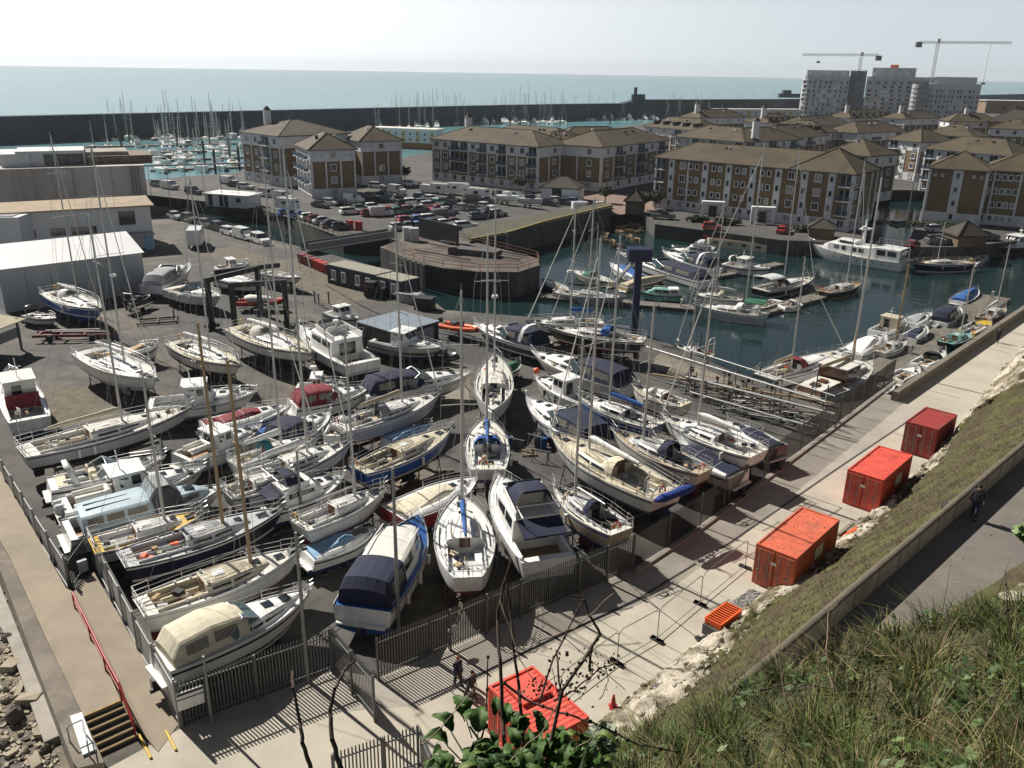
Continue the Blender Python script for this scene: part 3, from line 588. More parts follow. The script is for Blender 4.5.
# ------------------------------------------------------------------ unfinished towers and cranes
SCAF=M('scaffold_grey',(.58,.59,.6),.9,.3,.35,col2=(.45,.46,.47),thr=.5); SCAF_SHADE=M('scaffold_shaded',(.24,.245,.25),.9,.35,.4,col2=(.36,.365,.37),thr=.5); SLOT=M('shaded_opening',(.12,.125,.13),.9,.3,.5); TWW=M('tower_white',(.5,.51,.52),.8,.12,.5)
def at_d(px,py,D):
    d=ray(px,py); t=D/math.hypot(d.x,d.y); return Vector((d.x*t,d.y*t,CAMZ+d.z*t))
def tower(label,x0,x1,ytop,D,depth,mat,steps=(),round_l=False,wins=None,floors=9):
    a=at_d(x0,100,D);c=at_d(x1,100,D); z1=at_d((x0+x1)/2,ytop,D).z; d=(c-a).xy.to_3d(); L=d.length; A_=a.copy(); A_.z=0
    t=thing('apartment_tower',label,'tower',A_,math.atan2(d.y,d.x),'unfinished towers by the sea')
    b=MB(); r=6
    poly=[(0,depth),(0,r)]+[(r-r*math.cos(q),r-r*math.sin(q)) for q in (.4,.8,1.2)]+[(r,0),(L,0),(L,depth)] if round_l else [(0,0),(L,0),(L,depth),(0,depth)]
    b.prism(poly,0,z1); b.build('wall',mat,t)
    sb=MB()
    for k in range(1,floors): sb.prism([(p[0]*1.006-.15,p[1]*1.0-.25) for p in poly],z1*k/floors-.25,z1*k/floors+.15)
    sb.build('floor_slab',M('slab_edge',(.33,.34,.35),.9,.2,.3),t)
    for (u0,u1,dz) in steps: MB().box((L*(u0+u1)/2,depth/2,z1+dz/2),(L*(u1-u0),depth*.8,dz)).build('upper_storey',mat,t)
    if wins:
        n,col=wins
        for k in range(n):
            for fl in range(floors-1):
                if rnd.random()<.8 and n*fl<99:
                    o=MB(); o.box((L*(k+.5)/n+rnd.uniform(-.4,.4),-.3,z1*(fl+.55)/floors),(L/n*rnd.choice((.35,.5)),.3,z1/floors*.55)); o.build('window',col,t)
    else:
        q=MB()
        for k in range(26): q.tube((L*k/25,-1.2,0),(L*k/25,-1.2,z1+1),.09,n=4)
        for k in range(floors+1): q.tube((0,-1.2,z1*k/floors),(L,-1.2,z1*k/floors),.1,n=4); 
        q.build('scaffolding',GALVD,t)
    return t,L,z1
tower('grey scaffolded tower nearest the breakwater with rounded side',800,847,76,700,26,SCAF,((.08,.98,4),),True,floors=9,wins=(9,SLOT))
tower('shaded side of the scaffolded tower, its shade put into the colour',847,863,71,705,22,SCAF_SHADE,(),floors=9)  # side of the scaffolded tower, its shade painted as a darker scaffold colour
t,L,z=tower('long dark middle tower with stepped top and an orange hoist',864,950,77,760,24,SCAF,((.05,.56,6.5),),floors=9,wins=(11,SLOT))
MB().box((L*.3,10,z+7.6),(6,5,2.4)).build('hoist',paint('orange'),t); MB().box((L*.75,-.5,5),(18,.8,4)).build('orange_netting',paint('orange'),t)
tower('white tower with scattered dark windows on the seaward right',926,979,84,690,20,TWW,((.1,.9,4.5),),floors=7,wins=(13,GLASS))
tower('small round stair tower with pale grey cladding',910,926,84,688,12,SCAF,(),True,floors=8)
def crane(label,px,pybase,pytop,D,pxl,pxr,rot,cw):
    p=at_d(px,pybase,D); zt=at_d(px,pytop,D).z; p.z=0
    t=thing('tower_crane',label,'crane',p,0,'tower cranes')
    b=MB()
    def lattice(b,a,c,w,n):
        a=Vector(a);c=Vector(c);d=(c-a); u=d.normalized().orthogonal().normalized()*w; v=d.normalized().cross(u).normalized()*w
        cs=[u+v,u-v,-u-v,-u+v]
        for q in cs: b.tube(a+q,c+q,.13,n=4)
        for k in range(n):
            e=a+d*k/n; f=a+d*(k+1)/n
            for j in range(4): b.tube(e+cs[j],f+cs[(j+1)%4],.075,n=4,caps=False)
    CR=M('crane_grey',(.45,.45,.46),.6,.2,1)
    lattice(b,(0,0,0),(0,0,zt),.8,22); b.build('mast',CR,t)
    l=(px-pxl)*D/F_*.8; r=(pxr-px)*D/F_*.8; ca,sa=math.cos(rot),math.sin(rot)
    b=MB(); lattice(b,(-l*ca,-l*sa,zt+1),(r*ca,r*sa,zt+1.6),.55,34); b.build('jib',CR,t)
    MB().box((0,0,zt+2),(2.2,2.2,3)).build('cab',paint('ltgrey'),t)
    s=-l if cw<0 else r; MB().box((s*ca,s*sa,zt-.6),(4,2,3.5)).build('counterweight',paint('dkgrey'),t)
    h=(r if cw<0 else -l)*.72; b=MB(); b.tube((h*ca,h*sa,zt+1),(h*ca,h*sa,zt-(26 if cw<0 else 4)),.1,n=4); b.box((h*ca,h*sa,zt-(26 if cw<0 else 4)),(2.4,1,1.4)); b.build('hook',paint('dkgrey'),t)
crane('tower crane with its long jib pointing towards the breakwater',859,72,57,730,795,878,0,1)
crane('taller tower crane with its long jib pointing away from the breakwater',932,78,44,720,912,1009,.0,-1)
# ------------------------------------------------------------------ left sheds
def at_h(p,py): return ztop(p[0],py,*gp(*p).xy)
def hb(px,py,pyt): g=gp(px,py); return ztop(px,pyt,g.x,g.y)
LW=M('stained_concrete_wall',(.5,.46,.42),.92,.2,.25,col2=(.38,.34,.31),thr=.55,streak=3)
p1=gp(150,212); ht=ztop(150,165,p1.x,p1.y); p0=gp(-90,224)
d=(p1-p0); t=thing('concrete_warehouse','large stained concrete warehouse with plant on its roof','building',p0,math.atan2(d.y,d.x)); L=d.length
MB().box((L/2,14,ht/2),(L,28,ht)).build('wall',LW,t)
for x,w,dz,y,dy,mm in ((.78,13,2.3,10,9,CONC),(.60,12,2.8,9,10,paint('ltgrey')),(.655,7,2.2,7.5,7,paint('dkgrey')),(.45,5,2.4,6,5,paint('ltgrey')),(.40,8,2.4,12,6,paint('ltgrey')),(.3,30,1.2,22,8,paint('ltgrey')),(.9,12,1.6,10,12,RUST)):
    MB().box((L*x,y,ht+dz/2-.01),(w,dy,dz)).build('rooftop_plant',mm,t)
for k in range(3): MB().box((L*.97-k*.6,-.12,ht*.5),(.12,.2,ht)).build('drainpipe',paint('dkgrey'),t)
for k in range(14): MB().box((L*.35+k*3.4,-.03,ht*.5),(.1,.08,ht-.2)).build('panel_joint',paint('dkgrey') if k%4==0 else CONC,t)
MB().box((L*.5+30,-.1,ht-.15),(L*.5,.25,.3)).build('roof_edge',paint('grey'),t)
# office in front: pale walls, tan roof
q1=gp(155,247); q0=gp(-40,262); hh=ztop(150,206,q1.x,q1.y); d=q1-q0; L=d.length
t=thing('office_building','pale office building with tan mono pitch roof and ribbon windows','building',q0,math.atan2(d.y,d.x)); WG=M('pale_cladding',(.6,.61,.61),.8,.1,.5)
MB().box((L/2,5,hh/2),(L,10,hh)).build('wall',WG,t)
b=MB(); b.add([(-.5,-.6,hh),(L+.6,-.6,hh),(L+.6,9,hh+.3),(-.5,9,hh+.3),(-.5,-.6,hh+.25),(L+.6,-.6,hh+.25),(L+.6,9,hh+.55),(-.5,9,hh+.55)],[(0,1,5,4),(4,5,6,7),(1,2,6,5),(3,2,1,0),(2,3,7,6),(3,0,4,7)]); b.build('roof',M('tan_felt_roof',(.36,.29,.2),.95,.12,.6,col2=(.31,.25,.18),thr=.55),t)
for x,w in ((L-23.5,3),(L-19.0,4.6),(L-13.6,2.2),(L-10,3.6)): MB().box((x,-.02,hh*.52),(w,.12,1.2)).build('window',GLASS,t)
MB().box((L-3.6,-.02,hh*.75),(2.4,.14,2.2)).build('upper_door',GLASS,t); MB().box((L-2.6,-1.2,hh*.38),(5,2.4,.3)).build('landing',paint('grey'),t); MB().box((L-1,-1.6,hh*.18),(1.2,1.2,hh*.36)).build('stair_block',paint('ltblue'),t)
bx=gp(26,262); w0=ztop(25,217,bx.x,bx.y); b=MB(); b.box((-9,3,w0/2),(18,6,w0)); b.box((-9.5,3,w0+.05),(17,5,.1),0,1); tag(b.build('white_annexe',[WG,paint('dkgrey')],None,0,bx,.1),'plain white annexe block in front of the office building','building')
# white tent shed
e0=gp(6,313); e1=gp(147,292); hw=ztop(6,268,e0.x,e0.y); hw2=ztop(143,253,e1.x,e1.y); hw=(hw+hw2)/2; d=e1-e0; L=d.length; dp=11.5
t=thing('storage_tent','big white fabric storage tent with a ridged roof','tent',e0,math.atan2(d.y,d.x)); TW=M('tent_fabric_wall',(.44,.46,.47),.7,.1,.4,col2=(.37,.39,.4),thr=.6,streak=3); TR=M('tent_fabric_roof',(.8,.8,.79),.6,.05,.5)
MB().box((L/2,dp/2,hw/2),(L,dp,hw)).build('wall',TW,t)
b=MB(); z=hw; rz=hw+1.9; o=.25
v=[(-o,-o,z),(L+o,-o,z),(L+o,dp/2,rz),(-o,dp/2,rz),(-o,dp+o,z),(L+o,dp+o,z)]; b.add(v,[(0,1,2,3),(3,2,5,4),(1,5,2),(4,0,3),(4,5,1,0)]); b.build('roof',TR,t)
for k in range(1,6): MB().box((L*k/6,-.03,hw/2),(.06,.05,hw)).build('seam',paint('grey'),t)
# corrugated lean-to at the frame edge
s0=gp(-30,372); s1=gp(24,349,0); hs=ztop(26,316,s1.x,s1.y); d=s1-s0; L=d.length
t=thing('boat_shed','open boat shed with cream corrugated roof at the frame edge','shed',s0,math.atan2(d.y,d.x))
b=MB(); ns=40; rg=[]
for k in range(ns*2+1): x=L*k/(ns*2); z=.06*(k%2); rg.append([(x+.2,-.8,hs+z-.2),(x+.2,7,hs+.5+z),(x+.2,7,hs+.42+z),(x+.2,-.8,hs-.28+z)])
b.loft(rg,smooth=False); b.build('roof',M('cream_sheet_roof',(.55,.48,.33),.7,.12,1),t)
for x in (.4,L*.5,L-.3):
    for y in (0,6.5): MB().box((x,y,hs/2),(.18,.18,hs)).build('post',GALVD,t)
MB().box((L/2,6.8,hs/2),(L,.1,hs)).build('back_wall',paint('dkgrey'),t)
MB().box((L/2,.1,hs*.55),(L,.1,hs*.3)).build('tarpaulin',canvas('grey'),t)
# site cabins, bins, canvas store
c0=gp(329,283);c1=gp(398,298)
d=gp(402,301)-gp(328,283); L=d.length; ang=math.atan2(d.y,d.x)
for i in range(3):
    p=gp(328,283)+d*(i/3); t=thing('site_cabin',('dark blue site cabin nearest the red bins','middle dark blue site cabin of the joined three','dark blue site cabin nearest the lock platform')[i],'cabin',p,ang,'joined site cabins')
    w=L/3-.04; hc=2.6-.12*(i==2)
    MB().box((w/2,1.6,hc/2),(w,3.2,hc)).build('body',paint('dkgrey') if 0 else M('cabin_blue_grey',(.03,.035,.055),.6,.15,1),t); MB().box((w/2,1.6,hc+.04),(w+.06,3.3,.1)).build('roof',M('cabin_roof',(.26,.25,.2),.9,.2,.8),t)
    for q in (.3,.72): link('window',win_mesh(.75,1.15,1),t,(w*q,-.02,1.4),0)
for i in range(6):
    p=gp(303+i*5.2,263+i*2.2); t=thing('wheelie_bin',f'red waste bin {["first","second","third","fourth","fifth","sixth"][i]} in the row counted from the quay cars','bin',p,ang,'red bins beside the cabins')
    b=MB(); b.add([(-.5,-.45,0.1),(.5,-.45,.1),(.5,.45,.1),(-.5,.45,.1),(-.6,-.55,1.3),(.6,-.55,1.3),(.6,.55,1.3),(-.6,.55,1.3)],[(0,1,5,4),(1,2,6,5),(2,3,7,6),(3,0,4,7),(3,2,1,0),(4,5,6,7)]); b.build('body',paint('red' if i in (3,4) else 'dkred'),t)
    MB().box((0,0,1.36),(1.3,1.2,.1)).build('lid',paint('red' if i in (3,4) else 'dkred'),t)
    for x in (-.4,.4): MB().tube((x,-.5,.1),(x,-.4,.1),.1,n=8).build('wheel',RUBBER,t)
p=gp(353,352); q=gp(383,362); d=q-p; L=d.length+1.2
t=thing('canvas_store','black walled canvas store with flat blue grey roof beside the workboat','store',p+Vector((.5,.5,0)),math.atan2(d.y,d.x)); 
MB().box((L/2,3,1.55),(L,6,3.1)).build('wall',M('black_tarpaulin',(.022,.024,.03),.6,.2,1,bump=.4,bscale=2),t)
MB().box((L/2,3,3.15),(L+.2,6.2,.1)).build('roof',M('blue_grey_sheet',(.17,.21,.25),.6,.15,1),t); MB().box((L+.04,3,1.6),(.08,4.5,2.4)).build('side_curtain',M('clear_sheet',(.26,.27,.3),.4,.2,2),t)
# white harbour office near the channel
t,L,rf=hall('white and navy harbour kiosk with flat white roof by the channel',gp(208,205)+Vector((0,-1,0)),gp(249,208)+Vector((0,-1,0)),5,2.7,.05,'harbour_kiosk',REND,paint('white'))
for x in (.12,.38,.5): MB().box((L*x,-.03,1.35),(.9,.12,2.5)).build('panel',paint('navy'),t)
MB().box((L*.8,-.03,1.6),(1,.12,.9)).build('window',GLASS,t)
# ------------------------------------------------------------------ lock platform with steel gear
t=thing('lock_gate','concrete lock gate platform with rusty railings and steel gantry','lock',gp(460,262)); o_=t.location.copy()
pl=[(404,257),(424,264),(443,268),(480,272),(518,272),(540,265),(538,258),(470,241),(420,233),(380,247)]
b=MB(); b.prism([tuple(gp(a,c,1.0).xy-o_.xy) for a,c in pl],-9,1.0,0,1); b.build('platform',[QUAY,M('rust_stained_deck',(.12,.1,.078),.9,.3,.6,col2=(.075,.052,.04),thr=.5)],t)
def lp(a,c,z=1.0): return gp(a,c,z)-o_
b=MB(); rp=[lp(*x) for x in ((404,256),(424,263),(443,267),(480,271),(518,271),(539,264),(537,258),(470,241),(420,234))]
for z in (.5,1.0): b.path([p+Vector((0,0,z)) for p in rp],.05,4)
for p,q in zip(rp[:-1],rp[1:]):
    n=max(1,int((q-p).length/2.2))
    for k in range(n): b.tube(p.lerp(q,k/n),p.lerp(q,k/n)+Vector((0,0,1)),.05,n=4)
b.build('railing',M('red_oxide_rail',(.16,.05,.03),.7,.3,2),t)
a=lp(420,237);c=lp(458,246); d=c-a; MB().box((a+c)/2+Vector((0,0,1.7)),(d.length,.4,3.2),math.atan2(d.y,d.x)).build('dark_panel',paint('black'),t)
a=lp(398,258);c=lp(424,266)
for k in range(6): q=a.lerp(c,k/5); MB().box((q.x,q.y-.3,-1.5),(.35,.3,5.5)).build('timber_fender',M('pale_fender_timber',(.2,.19,.17),.9,.3,2),t)
b=MB()
for p,q in (((430,246),(520,262)),((440,243),(528,258)),((415,252),(470,262))): b.tube(lp(*p)+Vector((0,0,.4)),lp(*q)+Vector((0,0,.4)),.14,n=5)
b.box(lp(478,255)+Vector((0,0,.5)),(7,2.5,.9),-.4); b.box(lp(452,254)+Vector((0,0,.6)),(1.4,1.2,1.2),.2); b.build('winch_gear',M('rust_mixed',(.1,.075,.06),.8,.4,2,col2=(.07,.09,.1),thr=.5),t)
for i,(px,py) in enumerate(((408,240),(414,241))):
    MB().box(lp(px,py)+Vector((0,0,1.1)),(1.6,1.4,2.2),.2).build('control_box',paint('ltgrey'),t)
# steel footbridge over the channel
b=MB(); a=gp(305,250,.6);c=gp(392,236,.6); d=c-a; an=math.atan2(d.y,d.x); t=thing('footbridge','dark steel footbridge running beside the cabins to the lock','bridge',a,an)
MB().box((d.length/2,0,-.1),(d.length,2.2,.2)).build('deck',GALVD,t)
for y in (-1.1,1.1): MB().box((d.length/2,y,.6),(d.length,.12,1.1)).build('parapet',paint('dkgrey') if y>0 else M('pale_girder',(.25,.25,.25),.7,.2,1),t)
# quay edge railing along the channel
b=MB(); t=thing('quay_railing','long brown railing along the channel edge behind the parked cars','railing',gp(200,222))
o_=t.location.copy(); rp=[gp(*x)-o_ for x in ((168,209),(200,219.5),(230,229),(256,237.5),(300,249))]
for z in (.55,1.05): b.path([p+Vector((0,0,z)) for p in rp],.05,4)
for p,q in zip(rp[:-1],rp[1:]):
    for k in range(8): b.tube(p.lerp(q,k/8),p.lerp(q,k/8)+Vector((0,0,1.05)),.05,n=4)
b.build('rail',M('brown_rail',(.09,.05,.035),.8,.2,2),t)
b=MB(); t=thing('car_park_railing','brown post railing along the car park edge above the channel wall','railing',gp(300,224)); o_=t.location.copy(); rp=[gp(*x)-o_ for x in ((212,199.5),(256,208.5),(300,223),(343,239),(396,241))]
for z in (.5,1.0): b.path([p+Vector((0,.3,z)) for p in rp],.05,4)
for p,q in zip(rp[:-1],rp[1:]):
    for k in range(9): b.tube(p.lerp(q,k/9)+Vector((0,.3,0)),p.lerp(q,k/9)+Vector((0,.3,1.0)),.06,n=4)
b.build('rail',MT['brown_rail'],t)
# ================================================================== cars
CARM={}
def car_meshes(kind,col):
    if (kind,col) in CARM: return CARM[kind,col]
    b=MB(); g=MB()
    def slab(b,prof,w0,w1,mi=0):  # prof: x,z outline; narrower at its top
        zs=[p[1] for p in prof]; z0,z1=min(zs),max(zs); rg=[]
        for sgn in (-1,1): rg.append([(x,sgn*lerp(w0,w1,(z-z0)/(z1-z0)),z) for x,z in prof])
        b.loft(rg,mi,smooth=False); b.add(rg[0],[tuple(range(len(prof)))],mi); b.add(rg[1],[tuple(range(len(prof)))[::-1]],mi)
    if kind in('car','estate','hatch','suv'):
        L={'car':4.5,'estate':4.7,'hatch':3.9,'suv':4.7}[kind]; l=L/2; u={'suv':.2}.get(kind,0)
        slab(b,[(-l,.35),(-l,.75+u),(-l+.15,.93+u),(l*.42,.98+u),(l*.95,.78+u),(l,.62+u),(l,.32),(l-.3,.2),(-l+.3,.2)],.88,.8)
        r=-l+.12 if kind in('estate','hatch','suv') else -l*.62
        slab(g,[(-l+.25 if kind!='car' else -l*.8,.92+u),(r+.15,1.38+u),(l*.05,1.42+u),(l*.42,.96+u)],.79,.6)
        slab(b,[(r+.14,1.37+u),(r+.3,1.47+u),(l*.0,1.49+u),(l*.08,1.41+u)],.63,.56)
    elif kind=='van':
        L=4.9; l=L/2
        slab(b,[(-l,.3),(-l,1.85),(-l+.1,1.97),(l*.35,1.97),(l*.7,1.15),(l*.97,1.0),(l,.5),(l-.2,.25)],.92,.78)
        slab(g,[(l*.2,1.2),(l*.3,1.85),(l*.385,1.9),(l*.68,1.17)],.9,.82)
    elif kind=='people_carrier':
        L=4.6; l=L/2
        slab(b,[(-l,.3),(-l,1.0),(l*.5,1.05),(l*.97,.9),(l,.5),(l-.2,.25)],.9,.85); slab(g,[(-l+.05,1.0),(-l+.15,1.7),(l*.1,1.72),(l*.5,1.04)],.85,.72); slab(b,[(-l+.1,1.68),(-l+.2,1.8),(l*.0,1.8),(l*.12,1.7)],.74,.68)
        for x in (-l*.45,0): slab(b,[(x-.06,.98),(x-.06,1.7),(x+.06,1.7),(x+.06,.98)],.86,.74)
    elif kind=='motorhome':
        L=6.2; l=L/2
        slab(b,[(-l,.4),(-l,2.75),(l*.5,2.85),(l*.68,2.5),(l*.66,1.75),(l*.72,1.2),(l*.98,1.05),(l,.5)],1.12,1.05)
        slab(g,[(l*.45,1.3),(l*.47,1.75),(l*.64,1.75),(l*.73,1.2)],1.14,1.1); g.box((-l*.3,0,1.8),(1.0,2.22,.55))
    elif kind=='caravan':
        L=5.2; l=L/2
        slab(b,[(-l,.45),(-l-.05,1.3),(-l+.15,2.45),(l*.85,2.5),(l*.98,1.5),(l,.5)],1.1,1.02); g.box((0,0,1.6),(1.2,2.18,.6)); g.box((l*.93,0,1.75),(.12,1.6,.6)); b.box((l+.5,0,.5),(1.2,.1,.1))
    elif kind=='pickup':
        L=5.1; l=L/2
        slab(b,[(-l,.45),(-l,1.0),(l*.5,1.08),(l*.97,.95),(l,.5),(l-.2,.35)],.92,.87); slab(g,[(-l*.15,1.0),(-l*.1,1.6),(l*.2,1.65),(l*.5,1.05)],.83,.68); slab(b,[(-l*.12,1.58),(-l*.05,1.7),(l*.15,1.7),(l*.22,1.6)],.7,.64)
    elif kind=='box_truck':
        L=6.5; l=L/2
        b.box((-l*.25,0,1.9),(L*.72,2.2,2.4)); slab(b,[(l*.52,.5),(l*.52,2.2),(l*.8,2.2),(l,1.3),(l,.5)],1.05,.98); slab(g,[(l*.6,1.35),(l*.62,2.0),(l*.84,2.0),(l*.985,1.35)],1.06,1.0)
    wb=L*.31; wr=.33 if kind not in('motorhome','box_truck') else .38
    lt=MB()
    for s in (-1,1): lt.box((L/2-.06,s*.62,.68),(.14,.3,.16)); 
    wh=MB(); wh.tube((0,-.1,0),(0,.1,0),wr,n=10); hub=MB()
    wh.tube((0,-.112,0),(0,-.1,0),wr*.6,n=8,mi=1); wh.tube((0,.1,0),(0,.112,0),wr*.6,n=8,mi=1)
    pm=M('car_'+col,PAL[col],.25,.06,1,coat=.6)
    r=(b.mesh('body',pm),g.mesh('glazing',GLASS),wh.mesh('wheel',[RUBBER,GALV]),lt.mesh('headlights',paint('ltgrey')),wb,wr)
    CARM[kind,col]=r; return r
def car(kind,col,px,py,ang,label,group=None):
    me=car_meshes(kind,col); p=gp(px,py); nm={'car':'parked_car','estate':'parked_car','hatch':'parked_car','suv':'parked_car','van':'parked_van','people_carrier':'parked_van','pickup':'pickup_truck'}.get(kind,kind)
    p.z=.015
    t=thing(nm,label,{'suv':'car','estate':'car','hatch':'car','people_carrier':'van','box_truck':'truck','pickup':'truck'}.get(kind,kind),p,ang,group)
    link('body',me[0],t); link('glazing',me[1],t); 
    if kind!='caravan': link('headlights',me[3],t)
    w=.8 if kind not in('motorhome','caravan','box_truck') else 1.0
    for x in ((-me[4],me[4]) if kind!='caravan' else (-.2,)):
        for s in (-1,1): link('wheel',me[2],t,(x,s*w,me[5]))
ORD=['first','second','third','fourth','fifth','sixth','seventh','eighth','ninth','tenth','eleventh','twelfth']
def row(rowname,lst,ang):
    for i,(k,c,px,py) in enumerate(lst):
        kn={'car':'saloon','estate':'estate car','hatch':'hatchback','suv':'off roader','people_carrier':'windowed van'}.get(k,k)
        cn={'dkgrey':'charcoal','ltgrey':'silver','dkred':'maroon','ltblue':'pale blue','navy':'dark blue','olive':'dark olive'}.get(c,c)
        car(k,c,px,py,ang+rnd.uniform(-.06,.06),f'{cn} {kn}, {ORD[i]} from the left in {rowname}',rowname.replace('the ','cars in the ',1))
an=math.atan2((gp(342,229)-gp(287,216)).y,(gp(342,229)-gp(287,216)).x)
row('the row above the channel wall',[('hatch','blue',288,216),('hatch','navy',295,217.5),('car','blue',302,218.5),('hatch','white',311,220),('hatch','dkred',318,222),('car','ltgrey',325,224),('car','dkgrey',333,227),('hatch','black',342,229.5)],an+1.25)
an2=math.atan2((gp(259,241)-gp(175,217)).y,(gp(259,241)-gp(175,217)).x)
row('the quay road line',[('car','ltgrey',176,219),('suv','dkgrey',190,222),('estate','dkgrey',207,227),('suv','black',220,231),('estate','white',231,235),('van','white',244,239),('people_carrier','white',261,243.5)],an2)
car('box_truck','white',197,246,an2+2.6,'small white box truck facing the office building')
row('the far corner by the harbour kiosk',[('suv','dkgrey',160,187),('van','ltgrey',170,189),('people_carrier','dkgrey',194,194),('van','white',229,184),('car','black',236,187),('estate','ltgrey',246,189),('van','ltgrey',269,197),('van','white',283,200)],an2+.3)
car('caravan','white',288,210,an2+.2,'white caravan with sloping front above the blue hatchbacks')
an3=an+1.3
row('the back row by the brick gable',[('car','dkgrey',321,207.5),('estate','ltgrey',331,205),('car','black',343,206),('van','white',354,202.5),('suv','black',373,200),('pickup','black',383,197),('hatch','dkgrey',388,202),('van','white',397,193),('car','dkgrey',403,200.5)],an+.15)
row('the middle car park row',[('estate','white',351,214),('hatch','green',362,211),('hatch','dkred',370,216),('hatch','white',374,209.5),('van','ltgrey',381,216),('hatch','red',392,213.5),('hatch','green',400,214),('hatch','dkred',410,212),('car','dkgrey',420,212),('suv','ltgrey',431,208.5)],an3)
row('the front row by the basin wall',[('hatch','red',407,223),('car','blue',419,222.5),('estate','white',431,221),('van','dkgrey',443,218.5),('estate','white',466,228.5)],an3)
car('van','white',430,193,an+.3,'small white van next to the long caravan'); car('caravan','white',441,194,an+.25,'long white caravan parked behind the pickup')
car('motorhome','white',460,195,an+.4,'white motorhome between the two caravans'); car('caravan','white',478,199,an+.3,'shorter white caravan beside the trailered boat'); car('pickup','black',450,203,an+.3,'black pickup in front of the motorhome'); car('suv','black',455,208,an+.2,'black off roader below the black pickup')
car('estate','white',378,188,an+.5,'white estate car alone at the corner block gable'); car('hatch','white',411,186,an+.5,'white hatchback in the shade right of the rear wing')
car('hatch','ltblue',575,204,an+.4,'pale blue hatchback at the paved forecourt'); car('hatch','dkgrey',566,205,an+.4,'charcoal hatchback under the pavilion'); car('van','white',583,211,an+1,'white van behind the yellow coping'); car('hatch','white',603,208.5,an+1,'white hatchback at the end of the yellow coping')
car('pickup','dkgrey',663,219,-.2,'dark pickup on the quay below the long basin block'); car('hatch','red',712,230,-.1,'red hatchback at the left end of the low barge'); car('hatch','red',783,233,1.0,'red hatchback at the right end of the low barge')
car('hatch','ltgrey',936,232,.1,'silver hatchback before the block across the channel'); car('suv','dkgrey',938,244,.1,'charcoal off roader on the quay behind the motor yacht'); car('hatch','dkred',912,248,.9,'maroon hatchback at the stern of the motor yacht'); car('suv','black',985,240,.1,'black off roader right of the quay shelter'); car('hatch','dkgrey',900,228,.2,'charcoal hatchback by the hedge across the channel')
row('the second row by the basin wall',[('hatch','ltgrey',400,230),('car','dkgrey',411,229),('hatch','blue',423,228.5),('suv','black',435,227),('hatch','white',446,226.5),('car','dkred',456,225)],an3)
row('the row below the motorhomes',[('hatch','dkgrey',421,199.5),('car','white',431,201.5),('hatch','green',438,206),('car','ltgrey',463,210.5),('estate','dkgrey',474,212),('hatch','white',486,209)],an+.15)
row('the row under the block balconies',[('hatch','dkgrey',500,197),('car','ltblue',512,198.5),('suv','dkgrey',549,205.5),('hatch','white',557,203)],an+.1)
row('the upper row right of the motorhomes',[('hatch','black',405,206),('suv','white',414,205.5),('hatch','dkgrey',423,205),('car','red',440,211.5),('hatch','ltgrey',449,213.5),('van','black',474,203.5),('hatch','dkgrey',489,203)],an3)
row('the short row by the mossy quay step',[('hatch','dkgrey',478,219),('car','black',488,217.5),('hatch','ltgrey',498,216)],an3)
for i,(px,py,lb) in enumerate(((508,205,'white motorboat on a road trailer beside the motorhomes'),(531,208,'smaller grey motorboat on a road trailer by the pavilion'))):
    t=thing('trailered_boat',lb,'boat',gp(px,py),an+.1); b=MB(); rg=[]
    for k in range(8):
        u=k/7; w=1.15*(.8+.2*math.sin(u*3))*(1-sm((u-.45)/.55)*.95); z=1.9+.35*u; x=-3.2+6.4*u; rg.append([(x,w,z),(x-.1,w*.8,1.2),(x-.2*(1-u),0,.75+.4*u*u),(x-.1,-w*.8,1.2),(x,-w,z)])
    b.loft(rg,close=False,smooth=False); b.add(rg[0],[(0,1,2,3,4)]); b.loft([[q[0],(q[0][0],0,q[0][2]+.1),q[-1]] for q in rg],close=False,smooth=False); b.build('hull',gel('white' if i==0 else 'ltgrey'),t)
    b=MB(); b.loft([[(x,w,z0),(x,w*.8,z1),(x,-w*.8,z1),(x,-w,z0)] for x,w,z0,z1 in ((-1.2,.8,1.9,2.9),(.3,.8,1.95,2.9),(1.2,.6,2.05,2.2))],close=False,smooth=False,cap0=True); b.build('cabin',gel('white') if i==0 else canvas('navy'),t)
    b=MB(); b.box((0,0,.6),(6,.12,.14)); b.box((-1,0,.55),(.14,1.9,.12)); b.build('trailer_frame',GALV,t)
    for s in (-1,1): MB().tube((-1,s*.95-.1,.32),(-1,s*.95+.1,.32),.32,n=10).build('wheel',RUBBER,t)
for i,(px,py) in enumerate(((350,229),(359,230))):
    b=MB(); b.prism([(-.6,-.4),(.6,-.4),(.6,.4),(-.6,.4)],0,1.5); b.box((0,0,1.55),(1.3,.9,.12)); tag(b.build('clothes_bank',paint('red'),None,0,gp(px,py),an),('red recycling bank nearer the row of cars above the channel','red recycling bank nearer the lock')[i],'bin')
